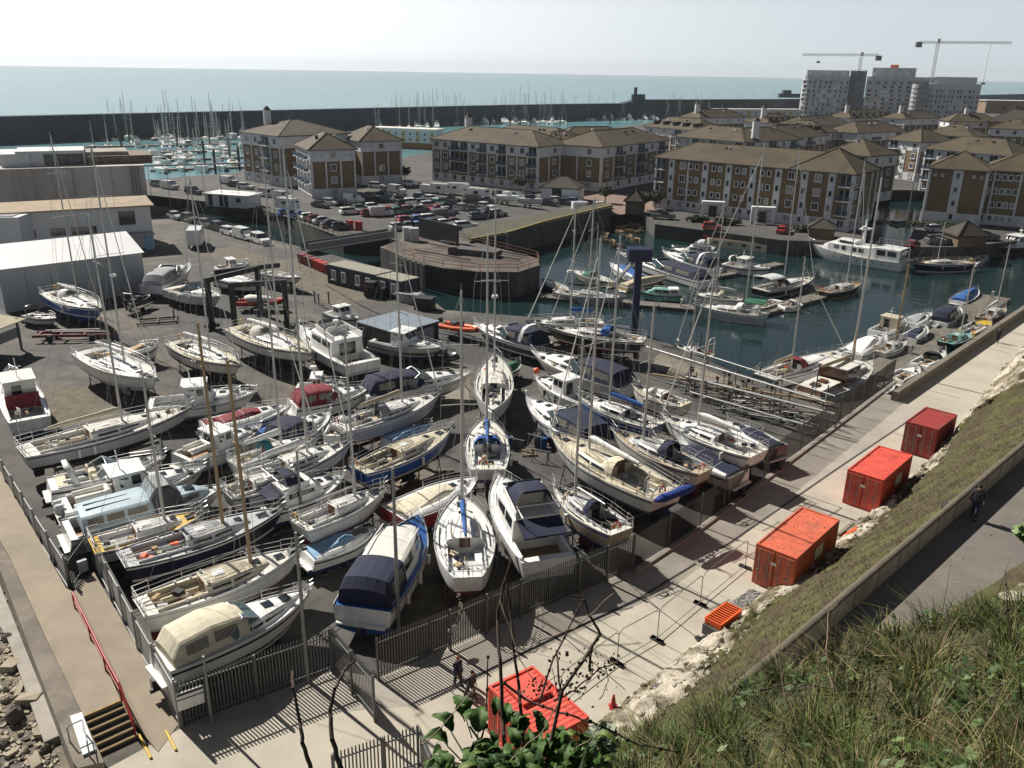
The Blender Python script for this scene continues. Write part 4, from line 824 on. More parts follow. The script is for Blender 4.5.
# ================================================================== outer marina
pon=M('pontoon_boards',(.2,.18,.15),.9,.25,.5)
lines=[((85,147),(250,143)),((150,161),(245,157)),((90,133),(250,134)),((150,170),(245,167)),((372,133),(440,134)),((390,117),(800,115.5)),((400,120.5),(720,119)),((395,124.5),(560,123)),((375,128),(440,128)),((100,139),(250,138.5)),((160,152),(246,150))]
for i,(a,c) in enumerate(lines):
    p=gp(*a,WATER+.4);q=gp(*c,WATER+.4); d=q-p; b=MB(); b.box((d.length/2,0,-.1),(d.length,2.2,.6))
    for k in range(int(d.length/9)): b.box((k*9+4,(1 if k%2 else -1)*4,-.12),(.7,7,.5))
    o=b.build('pontoon',pon,None,0,p,math.atan2(d.y,d.x)); tag(o,'long narrow boarded pontoon with side fingers in the outer marina','pontoon','outer marina pontoons')
FB={}
def far_boat(kind):
    if kind in FB: return FB[kind]
    sail,L,hc,cc=kind; b=MB(); bw_=L*.32; n=7
    rg=[]
    for i in range(n):
        t=i/(n-1); x=-L/2+L*t; w=bw_/2*(.8+.2*math.sin(t*3))*(1-sm((t-.45)/.55)**1.3*.97); z=.9*L/9*(1+.3*t*t); rg.append([(x,w,z),(x-.02*L*t,w*.8,-.2),(x-.02*L*t,-w*.8,-.2),(x,-w,z)])
    b.loft(rg,0,smooth=False,close=False); b.add(rg[0],[(0,1,2,3)],0)
    for r1,r2 in zip(rg[:-1],rg[1:]): b.quad(r1[3],r2[3],r2[0],r1[0],1)
    z=.9*L/9
    if sail:
        b.loft([[(x,w,z),(x,w*.8,z+h),(x,-w*.8,z+h),(x,-w,z)] for x,w,h in ((-.1*L,bw_*.3,.5),(.1*L,bw_*.3,.45),(.3*L,bw_*.15,.15))],1,close=False,smooth=False)
        b.box((-.06*L,0,z+.28),(.16*L*.1,bw_*.5,.5),0,2); b.box((-.27*L,0,z+.05),(.25*L,bw_*.5,.1),0,2)
        b.tube((.08*L,0,z),(.08*L,0,L*1.25),.11,.07,5,3); b.tube((.07*L,0,z+1.3),(-.32*L,0,z+1.2),.16,.12,5,2); 
        for h in (.55,.85): b.tube((.08*L,-bw_*.3,L*h),(.08*L,bw_*.3,L*h),.04,n=4,mi=3)
        b.tube((.48*L,0,z*1.3),(.09*L,0,L*1.15),.05,n=4,mi=4,caps=False); b.tube((-.48*L,0,z),(.07*L,0,L*1.24),.025,n=3,mi=3,caps=False)
    else:
        b.loft([[(x,w,z),(x,w*.85,z+h),(x,-w*.85,z+h),(x,-w,z)] for x,w,h in ((-.22*L,bw_*.4,1.3),(.02*L,bw_*.4,1.35),(.12*L,bw_*.38,.7),(.36*L,bw_*.2,.25))],1,close=False,smooth=False,cap0=True)
        b.box((-.08*L,0,z+.95),(.22*L,bw_*.73,.35),0,2); b.box((-.12*L,0,z+1.5),(.2*L,bw_*.6,.4),0,1); b.box((-.33*L,0,z+.06),(.22*L,bw_*.7,.1),0,2); b.tube((-.1*L,0,z+1.5),(-.12*L,0,z+2.9),.08,n=5,mi=3); b.box((-.12*L,0,z+2.3),(.3,bw_*.5,.15),0,1)
    FB[kind]=b.mesh('moored_boat',[gel(hc),gel('white'),canvas(cc),ALU,gel('offwhite')]); return FB[kind]
r=random.Random(21); nb=0
kinds=[(1,10,'white','navy'),(1,12,'white','blue'),(1,9,'navy','ltgrey'),(0,10,'white','navy'),(0,12,'white','dkgrey'),(1,8,'white','green'),(1,11,'white','cream'),(0,8,'white','blue'),(0,14,'white','dkgrey'),(1,14,'white','dkgrey')]
NMk={1:'sailing_yacht',0:'motor_boat'}
for i,(a,c) in sorted(enumerate(lines),key=lambda e:-e[0]*(e[0] in(5,6,7,8))):
    p=gp(*a,WATER);q=gp(*c,WATER); d=q-p; n=int(d.length/(5.0 if i<5 or i>7 else 6.2)); ang=math.atan2(d.y,d.x)
    n=min(n,64)
    for k in range(n):
        if r.random()<.14: continue
        for s in (-1,1):
            if r.random()<.2 or nb>480: continue
            kd=r.choice(kinds) if r.random()<.75 else kinds[r.choice((0,1,9))]
            f=(k+.5)/n; pos=p+d*f+Vector((-math.sin(ang),math.cos(ang),0))*s*(kd[1]/2+1.6); nb+=1
            o=link(NMk[kd[0]],far_boat(kd),None,(pos.x,pos.y,WATER+.05),ang+math.pi/2*(1 if r.random()<.5 else -1)+r.uniform(-.03,.03)); o.scale=(1,1,r.uniform(.9,1.25))
            tag(o,(f'{kd[2] if kd[2]!="navy" else "dark blue"} hulled yacht with bare mast and {dict(dkgrey="charcoal",ltgrey="silver").get(kd[3],kd[3])} sail cover berthed in the outer marina' if kd[0] else f'white motor cruiser with {kd[3] if kd[3]!="dkgrey" else "charcoal"} canvas and low radar mast berthed in the outer marina'),'yacht' if kd[0] else 'motor boat','boats berthed in the outer marina')
PILE=MB(); PILE.tube((0,0,-2),(0,0,7.5),.38,n=8); PILE.tube((0,0,7.5),(0,0,7.9),.42,.1,n=8); pm=PILE.mesh('mooring_pile',paint('black'))
for px,py in ((94,148),(122,150),(140,134),(152,137),(190,140),(196,137),(210,146),(230,160),(240,172),(216,176),(205,165),(250,170),(130,143),(178,150),(470,128),(520,125),(560,126),(610,125),(655,124),(700,120),(740,120),(455,120),(500,119),(590,119),(640,117),(690,116)):
    o=link('mooring_pile',pm,None,gp(px,py,WATER)); tag(o,'tall dark mooring pile standing in the outer marina','pile','mooring piles of the outer marina')
# ================================================================== boats
def hull(root,L,B,F,D,oz,top='white',bot='antired',stripe='navy',tr=.75,tm=.42,p=2.1,rake=.9,sh=.28,flare=.12,chine=False,srake=.25,cock=None,deckc='offwhite',cw=.8,stripef=(.1,.2),boot=True):
    def hbt(t):
        if t<tm: return B/2*(tr+(1-tr)*math.sin(math.pi/2*(t/tm))**.9 if t>0 else tr)
        return max(B/2*(1-((t-tm)/(1-tm))**p),.05)
    def sz(t): return F*(1+sh*max(0,(t-.25)/.75)**1.8+.05*max(0,(.25-t)/.25)**2)
    ts=[i/18 for i in range(19)]+[.96,.985]
    if cock: ts+=[cock[0],cock[1]]
    ts=sorted(set(round(t,4) for t in ts))
    us=[0,stripef[0],stripef[1],.55,.86,1.0]
    xt=lambda t:-L/2+L*t
    rings=[]
    for t in ts:
        h=hbt(t); s=sz(t); fl=flare+(.55 if chine else .38)*sm((t-.5)/.5); side=[]
        kb=max(0,(t-.72)/.28)**1.6; ks=max(0,(.08-t)/.08)
        for u in us:
            z=s*(1-u); y=h*(1-fl*u**1.4); x=xt(t)-rake*kb*u+srake*ks*u*(1 if srake>0 else 1); side.append((x,y,z))
        yw=h*(1-fl); d=D*(max(.03,math.sin(math.pi*min(1,max(0,(t*.94+.06))))**.6) if not chine else max(.03,1-max(0,(t-.5)/.5)**2.2))
        for u,k in ((.35,.93),(.7,.66),(1,.0)):
            if chine: k={.35:.96,.7:.55,1:0}[u]
            side.append((xt(t)-rake*kb*(1+.35*u)+srake*ks*(1+.2*u),yw*k,-d*u))
        rings.append(side+[(x,-y,z) for x,y,z in side[:-1]][::-1])
    b=MB(); n=len(rings[0]); k=len(us)
    strip=[0,1,0,0,3 if boot else 0]+[2]*3; strip=strip+strip[::-1]
    b.loft(rings,close=False,mis=strip+[0])
    for i in range(n//2):     # transom: quads between the two sides
        a,c,d_,e=rings[0][i],rings[0][i+1],rings[0][n-2-i],rings[0][n-1-i]
        mi=0 if i<4 else (3 if i==4 and boot else (0 if i==4 else 2))
        b.add([a,e,d_,c],[(0,1,2,3)],mi)
    ho=b.build('hull',[gel(top),gel(stripe),anti(bot),gel(stripe)],root,oz)
    # deck with the cockpit well left open
    b=MB(); cam=.05; drop=.05
    for t0,t1 in zip(ts[:-1],ts[1:]):
        def row(t):
            y=max(hbt(t)-.03,.02); z=sz(t)-drop; return y,z
        y0,z0=row(t0);y1,z1=row(t1); x0,x1=xt(t0),xt(t1)
        inside=cock and t0>=cock[0]-1e-6 and t1<=cock[1]+1e-6
        if inside:
            for s in (1,-1):
                q=[(x0,s*y0,z0),(x1,s*y1,z1),(x1,s*min(cw,y1*.9),z1+.02),(x0,s*min(cw,y0*.9),z0+.02)]
                b.add(q,[(0,1,2,3) if s<0 else (3,2,1,0)])
        else:
            c=[(x0,y0,z0),(x0,0,z0+cam),(x0,-y0,z0),(x1,y1,z1),(x1,0,z1+cam),(x1,-y1,z1)]
            b.add(c,[(0,1,4,3),(1,2,5,4)])
    b.build('deck',gel(deckc),root,oz)
    b=MB(); rail=[(xt(t),hbt(t)-.015,sz(t)+.01) for t in ts]; 
    for s in (1,-1): b.path([(x,s*y,z) for x,y,z in rail],.028,4)
    b.build('toe_rail',paint('ltgrey') if deckc!='teak' else TEAK,root,oz)
    return hbt,sz,xt
def well(root,hbt,sz,xt,cock,cw,depth,oz,sole=TEAK,wall='white',aft_open=False,bench=True):
    x0,x1=xt(cock[0]),xt(cock[1]); z=min(sz(cock[0]),sz(cock[1]))-.03; w=min(cw,hbt(cock[0])*.88); b=MB(); zf=z-depth
    b.quad((x0,-w,zf),(x1,-w,zf),(x1,w,zf),(x0,w,zf),1)
    for s in (1,-1): b.add([(x0,s*w,zf),(x1,s*w,zf),(x1,s*w,z+.02),(x0,s*w,z+.02)],[(0,1,2,3) if s<0 else (3,2,1,0)])
    b.quad((x1,w,zf),(x1,-w,zf),(x1,-w,z+.02),(x1,w,z+.02)); b.quad((x0,-w,zf),(x0,w,zf),(x0,w,z+.02),(x0,-w,z+.02))
    if bench:
        for s in (1,-1): b.box(((x0+x1)/2,s*(w-.24),zf+depth*.33),((x1-x0)*.96,.44,depth*.64),0,0)
    for s in (1,-1): b.box(((x0+x1)/2,s*(w+.06),z+.06),((x1-x0)*1.02,.1,.16),0,0)
    b.build('cockpit',[gel(wall),sole],root,oz)
def cabin(root,secs,mat,oz,name='cabin',crown=.06,cap=True):
    b=MB(); rg=[]
    for x,wb,wt,zb,zt in secs:
        e=min(.08,(zt-zb)*.4)
        half=[(x,wb,zb),(x,wt+.01,zt-e),(x,wt*.88,zt),(x,wt*.45,zt+crown*.75)]
        rg.append(half+[(x,0,zt+crown)]+[(x,-y,z) for x,y,z in half[::-1]])
    b.loft(rg,close=False,smooth=False)
    if cap: n=len(rg[0]); b.add(rg[0],[tuple(range(n))]); b.add(rg[-1],[tuple(range(n))[::-1]])
    return b.build(name,mat,root,oz)
def secat(secs,x):
    ss=sorted(secs)
    for a,c in zip(ss[:-1],ss[1:]):
        if a[0]<=x<=c[0]: k=(x-a[0])/max(1e-6,c[0]-a[0]); return [lerp(p,q,k) for p,q in zip(a,c)]
    return list(ss[0] if x<ss[0][0] else ss[-1])
def side_win(parent,secs,xa,xb,f0,f1,oz,mat=None,name='side_window',taper=.0,n=4):
    for s in (1,-1):
        b=MB(); g=[]
        for k in range(n+1):
            x=lerp(xa,xb,k/n); _,wb,wt,zb,zt=secat(secs,x); e=taper*(k/n)
            for f in (f0+e*.3,f1-e): g.append((x,s*(lerp(wb,wt,f/.92 if f<.92 else 1)+.018),lerp(zb,zt,f)))
        for k in range(n):
            q=[g[2*k],g[2*k+2],g[2*k+3],g[2*k+1]]; b.add(q,[(0,1,2,3) if s<0 else (3,2,1,0)])
        # a thin return edge so the pane has a thickness
        m=len(b.v); b.add([(x,y-s*.03,z) for x,y,z in b.v[:m]],[])
        for k in range(n):
            for (i,j) in ((0,1),(3,2)): b.add([b.v[4*k+i],b.v[4*k+j],b.v[m+4*k+j],b.v[m+4*k+i]],[(0,1,2,3)])
        b.build(name,mat or GLASS,parent,oz)
def screen(parent,s0,s1,oz,mat=None,k0=.12,k1=.9,w=.86,name='windscreen',off=.02):
    (x0,_,w0,_,z0),(x1,_,w1,_,z1)=s0,s1
    d=Vector((x1-x0,0,z1-z0)); nrm=Vector((-d.z,0,d.x)).normalized(); 
    if nrm.z<0: nrm=-nrm
    b=MB(); 
    def pt(k,q,o): return Vector((lerp(x0,x1,k),q*lerp(w0,w1,k)*w,lerp(z0,z1,k)+.05*(1-abs(q)*.8)))+nrm*(off+o)
    for qa,qb in ((-1,-.06),(.06,1)):
        v=[pt(k0,qa,0),pt(k1,qa,0),pt(k1,qb,0),pt(k0,qb,0)]; v2=[p-nrm*.05 for p in v]
        b.add(v+v2,[(0,1,2,3),(7,6,5,4),(0,4,5,1),(1,5,6,2),(2,6,7,3),(3,7,4,0)])
    b.build(name,mat or GLASSG,parent,oz)
def rails(root,hbt,sz,xt,t0,t1,oz,h=.6,name='guard_rail',step=1.5,n=2,ends=None,r=.016):
    L=xt(1)-xt(0); m=max(2,int((t1-t0)*L/step))
    for s in (1,-1):
        b=MB()
        pts=[Vector((xt(lerp(t0,t1,k/m)),s*(hbt(lerp(t0,t1,k/m))-.06),sz(lerp(t0,t1,k/m)))) for k in range(m+1)]
        for p in pts: b.tube(p,p+Vector((0,0,h)),r,n=4)
        for q in range(n): b.path([p+Vector((0,0,h*(q+1)/n)) for p in pts],r*.8,3)
        b.build(name,STEEL,root,oz)
def pulpit(root,hbt,sz,xt,oz,t0=.88,h=.65,name='pulpit'):
    b=MB(); ts=[t0,(t0+1)/2,.985]; r=.022
    pl=[Vector((xt(t),hbt(t)-.04,sz(t))) for t in ts]; 
    loop=[p+Vector((0,0,h)) for p in pl]+[Vector((xt(1)+.1,0,sz(1)+h+.05))]+[Vector((p.x,-p.y,p.z+h)) for p in pl[::-1]]
    b.path(loop,r,5); b.path([p-Vector((0,0,h*.5)) for p in loop],r*.8,4)
    for p in pl[:2]:
        for s in (1,-1): b.tube((p.x,s*p.y,p.z),(p.x,s*p.y,p.z+h),r,n=4)
    b.build(name,STEEL,root,oz)
def pushpit(root,hbt,sz,xt,oz,t1=.1,h=.65):
    b=MB(); r=.022; y0,y1=hbt(0)-.05,hbt(t1)-.05; x0,x1=xt(0)+.05,xt(t1)
    for z in (h*.5,h): b.path([(x1,y1,sz(t1)+z),(x0,y0,sz(0)+z),(x0,-y0,sz(0)+z),(x1,-y1,sz(t1)+z)],r,4)
    for x,y in ((x1,y1),(x0,y0),(x0,y0*.35)):
        for s in (1,-1): b.tube((x,s*y,sz(0)),(x,s*y,sz(0)+h),r,n=4)
    b.build('pushpit',STEEL,root,oz)
def hood(root,x0,x1,w,z0,h,c,oz,name='sprayhood',window=True,n=6):
    """a folding canvas hood: open aft edge high at x0, raked down to x1"""
    b=MB(); rg=[]
    for k,(fx,fh,fw) in enumerate(((0,1.0,1.0),(.35,1.03,1.0),(.6,.9,.97),(.85,.45,.92),(1,.02,.88))):
        rg.append([(lerp(x0,x1,fx),w*fw*math.cos(a)*(1 if abs(math.cos(a))<.9 else 1),z0+h*fh*min(1,math.sin(a)*1.25)) for a in [math.pi*q/10 for q in range(11)]])
    b.loft(rg,close=False); o=b.build(name,canvas(c),root,oz)
    if window:
        q=MB(); r2=[[(p[0]+.03,p[1]*.8,p[2]+.035) for p in rg[2][3:8]],[(p[0]+.04,p[1]*.8,p[2]+.04) for p in rg[3][3:8]]]
        q.loft(r2,close=False); q.build('clear_panel',CLEAR,o,oz)
    return o
def cover_tube(b,p,q,r0,r1,mi=0,sag=.0,n=8,k=8,sc=1.5,seed=0):
    p=Vector(p);q=Vector(q); r=random.Random(seed); rg=[]
    d=(q-p); u=Vector((-d.y,d.x,0)); u=u.normalized() if u.length>1e-6 else Vector((0,1,0))
    for i in range(k+1):
        t=i/k; c=p+d*t-Vector((0,0,sag*math.sin(math.pi*t))); rr=lerp(r0,r1,t)*r.uniform(.88,1.12)*(.55 if i in(0,k) else 1)
        rg.append([c+u*(rr*math.cos(a))+Vector((0,0,rr*sc*math.sin(a))) for a in [2*math.pi*j/n for j in range(n)]])
    b.loft(rg,mi); b.add(rg[0],[tuple(range(n))],mi); b.add(rg[-1],[tuple(range(n))[::-1]],mi)
def posts(root,pts,name,mat,zt=0):
    pass
def stands(label,x_list,zfun,ang,loc,sail,yw,draft,group):
    """steel cradle the boat stands on: bearers, upright props with pads and timber keel blocks"""
    t=thing('boat_cradle',label,'cradle',loc,ang,group)
    b=MB(); p=MB(); x0,x1=min(x_list),max(x_list)
    for y in (-yw*.75,yw*.75): b.box((lerp(x0,x1,.5),y,.12),(x1-x0+1.2,.12,.16))
    for x in x_list:
        b.box((x,0,.14),(.12,yw*1.7,.14))
        for s in (1,-1):
            y,z=zfun(x); b.tube((x,s*yw*.85,.1),(x,s*(y+.03),z-.06),.05,n=5); b.tube((x,s*yw*.85,.1),(x+.5,s*yw*.75,.1),.035,n=4)
            b.tube((x,s*yw*.45,.15),(x,s*lerp(yw*.85,y,.6),z*.6),.03,n=4); p.box((x,s*(y-.02),z-.05),(.3,.22,.1))
    b.build('frame',RUST if rnd.random()<.6 else GALVD,t); p.build('pads',RUBBER,t)
    q=MB()
    for x in (x_list if not sail else [x0*.4,x0*.4+1.1]): q.box((x,0,draft/2),(.3,.5,max(draft,.05)))
    q.build('keel_blocks',TIMBER,t); return t
NB=[0]
def sail(label,bow,stern,hull_c='white',stripe='navy',bot='antired',deck='offwhite',mtop=None,mt=.57,wood=False,boom='white',hoodc=None,roof='white',B=None,F=None,tr=.72,dry=True,wl=None,kick=None,tend=None,radar=False,genoa='offwhite',ketch=None,canoe=False,group=None,bimini=None,name='sailing_yacht',lean=0,flake=False,cabinw=True,mh=None,windv=False,arch=False,sparse=False):
    seed=NB[0]; NB[0]+=1; rr=random.Random(seed+100)
    zw=(wl if wl is not None else 1.55) if dry else 0.0; base=0 if dry else WATER+.03
    f0=F or 1.02
    Bp=gp(*bow,base+zw+f0*1.28); Sp=gp(*stern,base+zw+f0); v=(Bp-Sp).xy; L=v.length; ang=math.atan2(v.y,v.x); c=(Bp+Sp)/2; c.z=base
    root=thing(name,label,'yacht',c,ang,group); oz=zw
    B=B or (L*.27+.45); F=f0; D=.055*L; cw=B*.28
    ck=(.08,.36); 
    hbt,sz,xt=hull(root,L,B,F,D,oz,hull_c,bot,stripe,.06 if canoe else tr,rake=L*.1,cock=ck,deckc=deck,cw=cw,flare=.1,srake=.0 if canoe else .3,sh=.3)
    well(root,hbt,sz,xt,ck,cw,.5,oz,TEAK if rr.random()<.6 else DECKG,roof)
    # coachroof
    secs=[(xt(.36),hbt(.36)*.66,hbt(.36)*.58,sz(.36)-.06,sz(.36)+.42),(xt(.5),hbt(.5)*.66,hbt(.5)*.56,sz(.5)-.06,sz(.5)+.4),(xt(.64),hbt(.64)*.6,hbt(.64)*.48,sz(.64)-.06,sz(.64)+.32),(xt(.76),hbt(.76)*.42,hbt(.76)*.3,sz(.76)-.06,sz(.76)+.06)]
    cb=cabin(root,secs,gel(roof),oz,'coachroof')
    if cabinw: side_win(cb,secs,xt(.39),xt(.5),.4,.8,oz); side_win(cb,secs,xt(.52),xt(.63),.42,.78,oz,taper=.1)
    for t,y,s in ((.46,0,.55),(.69,0,.42),(.84,0,.5)):
        z=(secat(secs,xt(t))[4]+.06) if t<.76 else sz(t)+.02
        MB().box((xt(t),y,z),(s,s,.07)).build('hatch',GLASS if t>.5 else gel('white'),cb if t<.76 else root,oz)
    b=MB(); b.box((xt(.36)-.02,0,sz(.36)+.16),(.06,.6,.6)); b.build('companionway',paint('brown') if rr.random()<.6 else GLASS,cb,oz)
    for s in (1,-1): MB().path([(xt(q),s*secat(secs,xt(q))[2]*.8,secat(secs,xt(q))[4]+.1) for q in (.4,.5,.6)],.022,4).build('grab_rail',TEAK,cb,oz)
    b=MB()
    for x,y in ((.33,cw+.14),(.24,cw+.14),(.38,hbt(.38)*.4)):
        for s in (1,-1): z=sz(x)+.02 if x<.36 else secat(secs,xt(x))[4]; b.tube((xt(x),s*y,z),(xt(x),s*y,z+.2),.075,.06,8)
    b.build('winches',STEEL,root,oz)
    # clutter: coiled rope, fenders, locker boxes
    gm=[canvas('navy'),canvas('tan'),paint('orange') if rr.random()<.3 else canvas('ltgrey'),RUBBER,canvas('beige'),RUBBER]
    for k in range(6 if not sparse else 2): x=rr.uniform(.1,.33); MB().box((xt(x),rr.uniform(-1,1)*cw,sz(x)+rr.uniform(-.25,.05)),(rr.uniform(.2,.55),rr.uniform(.15,.45),rr.uniform(.1,.3)),rr.uniform(0,3)).build('cockpit_bag',rr.choice(gm),root,oz)
    for k in range(5 if not sparse else 3): x=rr.uniform(.42,.93); MB().tube((xt(x),rr.uniform(-1,1)*hbt(x)*.75,sz(x)-.02),(xt(x)+rr.uniform(-.1,.1),rr.uniform(-1,1)*hbt(x)*.75*0+rr.uniform(-.3,.3)*hbt(x),sz(x)+rr.uniform(.05,.2)),rr.uniform(.05,.12),n=7).build('rope_coil',rr.choice(gm),root,oz)
    # lines led aft, sheet tracks and the anchor windlass
    b=MB()
    for k in range(4):
        y=(k-1.5)*.2*B/3; c0=secat(secs,xt(mt-.03)); c1=secat(secs,xt(.375)); b.path([(xt(mt-.02),y*.5,c0[4]+.09),(xt(.48),y*1.6,secat(secs,xt(.48))[4]+.1),(xt(.365),y*2.2,c1[4]+.09)],.013,4)
    b.build('halyards',rr.choice((canvas('navy'),RUBBER,canvas('grey'),canvas('beige'))),root,oz)
    for s in (1,-1): MB().path([(xt(q),s*hbt(q)*.83,sz(q)+.02) for q in (.34,.42,.5,.58)],.03,4).build('sheet_track',RUBBER,root,oz)
    b=MB(); b.box((xt(.925),0,sz(.92)+.06),(.45,.28,.16)); b.tube((xt(.93),0,sz(.93)+.08),(xt(1)+.15,0,sz(1)+.05),.05,n=5); b.box((xt(1)+.05,0,sz(1)-.12),(.25,.35,.1)); b.build('anchor_windlass',GALVD,root,oz)
    if rr.random()<.6:
        fm=gel(rr.choice(('white','offwhite','navy')))
        for k in range(3): x=rr.uniform(.15,.6); s=rr.choice((1,-1)); MB().tube((xt(x),s*(hbt(x)+.1),sz(x)-.15),(xt(x),s*(hbt(x)+.1),sz(x)-.75),.11,n=8).build('fender',fm,root,oz)
    # steering
    b=MB()
    if L>9.6: 
        x=xt(.15); z=sz(.15); b.tube((x,0,z-.5),(x,0,z+.35),.08,n=6); pts=[(x-.08,.42*math.cos(a),z+.3+.42*math.sin(a)) for a in [6.283*k/14 for k in range(15)]]; b.path(pts,.02,4); b.build('wheel',STEEL,root,oz)
    else: b.tube((xt(.03),0,sz(.05)+.1),(xt(.2),.1,sz(.2)+.2),.035,.02,5); b.build('tiller',WOODM,root,oz)
    # rig
    mx=xt(mt); zb=secat(secs,mx)[4]; 
    wp=root.location.copy(); mwx=c.x+mx*math.cos(ang); mwy=c.y+mx*math.sin(ang)
    if mtop: H=ztop(mtop[0],mtop[1],mwx,mwy)-base-zw
    else: H=mh or (zb+L*1.15)
    mm=WOODM if wood else ALU; r0=.1 if wood else .085
    b=MB(); b.tube((mx,0,zb-.05),(mx-.01*L,0,H),r0*1.15,r0*.75,8); mast=b.build('mast',mm,root,oz)
    b=MB()
    hs=[.52,.78] if H>13 else [.6]; sw=[]
    for k,f in enumerate(hs):
        z=lerp(zb,H,f); w=B*(.34-.06*k); sw.append((z,w)); b.tube((mx,-w,z-.03),(mx,0,z+.02),.03,n=4); b.tube((mx,w,z-.03),(mx,0,z+.02),.03,n=4)
    b.build('spreaders',mm,mast,oz)
    b=MB(); w0=.014
    for s in (1,-1):
        pts=[(mx-.1,s*(hbt(mt)-.08),sz(mt))]+[(mx,s*w,z) for z,w in sw]+[(mx-.01*L,0,H-.1)]; b.path(pts,w0,3)
        b.tube((mx-.5,s*(hbt(mt-.05)-.1),sz(mt)),(mx,0,sw[0][0]),w0,n=3)
    b.tube((xt(.01),0,sz(0)),(mx-.01*L,0,H),w0,n=3)
    if not genoa: b.tube((xt(.985),0,sz(1)),(mx,0,H*.94),w0,n=3)
    b.build('standing_rigging',WIRE,root,oz)
    if genoa: 
        b=MB(); b.tube((xt(.97),0,sz(1)+.3),(mx+.1,0,H*.92),.055,.03,6); b.build('furled_sail',canvas(genoa),root,oz)
    b=MB(); b.tube((mx-.012*L,0,H),(mx-.012*L,0,H+.5),.015,n=3); b.box((mx-.012*L-.2,0,H+.12),(.5,.05,.04)); b.build('masthead_gear',WIRE,mast,oz)
    if radar: 
        z=lerp(zb,H,.42); b=MB(); b.tube((mx+.3,0,z),(mx+.3,0,z+.2),.3,.26,10); b.box((mx+.12,0,z-.03),(.4,.12,.06)); b.build('radar_dome',gel('white'),mast,oz)
    if boom:
        bz=zb+.75; bl=min(L*.42,mx-xt(.1)); b=MB(); b.tube((mx,0,bz),(mx-bl,0,bz-.02),.07,n=6); bo=b.build('boom',mm,root,oz)
        if boom!='bare':
            b=MB(); cover_tube(b,(mx+.05,0,bz+.22),(mx-bl*.97,0,bz+.06),.17,.1,0,0,8,9,1.6,seed); 
            if flake: cover_tube(b,(mx-.05,0,bz+.3),(mx-.12,0,bz+1.9),.2,.06,0,0,8,5,1.2,seed)
            b.build('sail_cover',canvas(boom),bo,oz)
        b=MB(); b.tube((mx-bl*.9,0,bz),(xt(.2),0,sz(.2)-.2),.02,n=3); b.tube((mx-bl*.97,0,bz),(mx-.01*L,0,H),.01,n=3); b.build('mainsheet',WIRE,root,oz)
    if ketch is not None:
        x2=xt(.08); z2=sz(.08); w2=Vector((c.x+x2*math.cos(ang),c.y+x2*math.sin(ang))); H2=ztop(ketch[0],ketch[1],w2.x,w2.y)-base-zw
        b=MB(); b.tube((x2,0,z2-.3),(x2-.08,0,H2),r0*.9,r0*.55,7); b.build('mizzen_mast',mm,root,oz)
    if hoodc: hood(root,xt(.33),xt(.45),hbt(.36)*.62,sz(.36)+.2,.85,hoodc,oz)
    if bimini:
        b=MB(); rg=[[(xt(t),B*.36*math.cos(a),sz(.1)+1.5+.35*math.sin(a)) for a in [math.pi*q/8 for q in range(9)]] for t in (.04,.16,.3)]
        b.loft(rg,close=False); b.loft([[(x,y,z-.03) for x,y,z in r_] for r_ in rg],close=False); o=b.build('bimini',canvas(bimini),root,oz)
        for t in (.06,.28):
            for s in (1,-1): MB().tube((xt(.17),s*B*.36,sz(.1)),(xt(t),s*B*.36,sz(.1)+1.5),.02,n=4).build('bimini_leg',STEEL,o,oz)
    if arch:
        b=MB(); b.path([(xt(.05),B*.36,sz(0)),(xt(.03),B*.36,sz(0)+1.7),(xt(.02),B*.2,sz(0)+2.0),(xt(.02),-B*.2,sz(0)+2.0),(xt(.03),-B*.36,sz(0)+1.7),(xt(.05),-B*.36,sz(0))],.06,6); b.build('stern_arch',gel('white'),root,oz)
    rails(root,hbt,sz,xt,.1,.88,oz); pulpit(root,hbt,sz,xt,oz)
    if not canoe: pushpit(root,hbt,sz,xt,oz)
    if rr.random()<.35:
        b=MB(); x=xt(.02); pts=[(x-.05,.35+.25*math.cos(a),sz(0)+.4+.25*math.sin(a)) for a in [3.1416*k/6-.4 for k in range(9)]]; b.path(pts,.06,6); b.build('lifebuoy',paint(rr.choice(('orange','yellow','red'))),root,oz)
    if tend: 
        b=MB(); cover_tube(b,(xt(0)-.55,-B*.42,sz(0)+.35),(xt(0)-.55,B*.42,sz(0)+.35),.42,.32,0,0,10,7,.7,seed); b.build('tender_cover',canvas(tend),root,oz)
        b=MB()
        for s in (1,-1): b.path([(xt(.03),s*B*.3,sz(0)),(xt(0)-.2,s*B*.3,sz(0)+1.1),(xt(0)-.6,s*B*.3,sz(0)+1.0)],.03,4)
        b.build('davits',STEEL,root,oz)
    if windv: 
        b=MB(); b.tube((xt(.02),.4,sz(0)),(xt(.02),.4,sz(0)+2.6),.03,n=5); b.build('wind_generator_pole',STEEL,root,oz)
        b=MB(); b.ball((xt(.02)+.1,.4,sz(0)+2.65),.14,n=6,k=4)
        for k in range(3): a=k*2.094+.4; b.box((xt(.02)+.25,.4+.3*math.cos(a),sz(0)+2.65+.3*math.sin(a)),(.03,.1+.5*abs(math.cos(a)),.1+.5*abs(math.sin(a))))
        b.build('wind_generator',gel('offwhite'),root,oz)
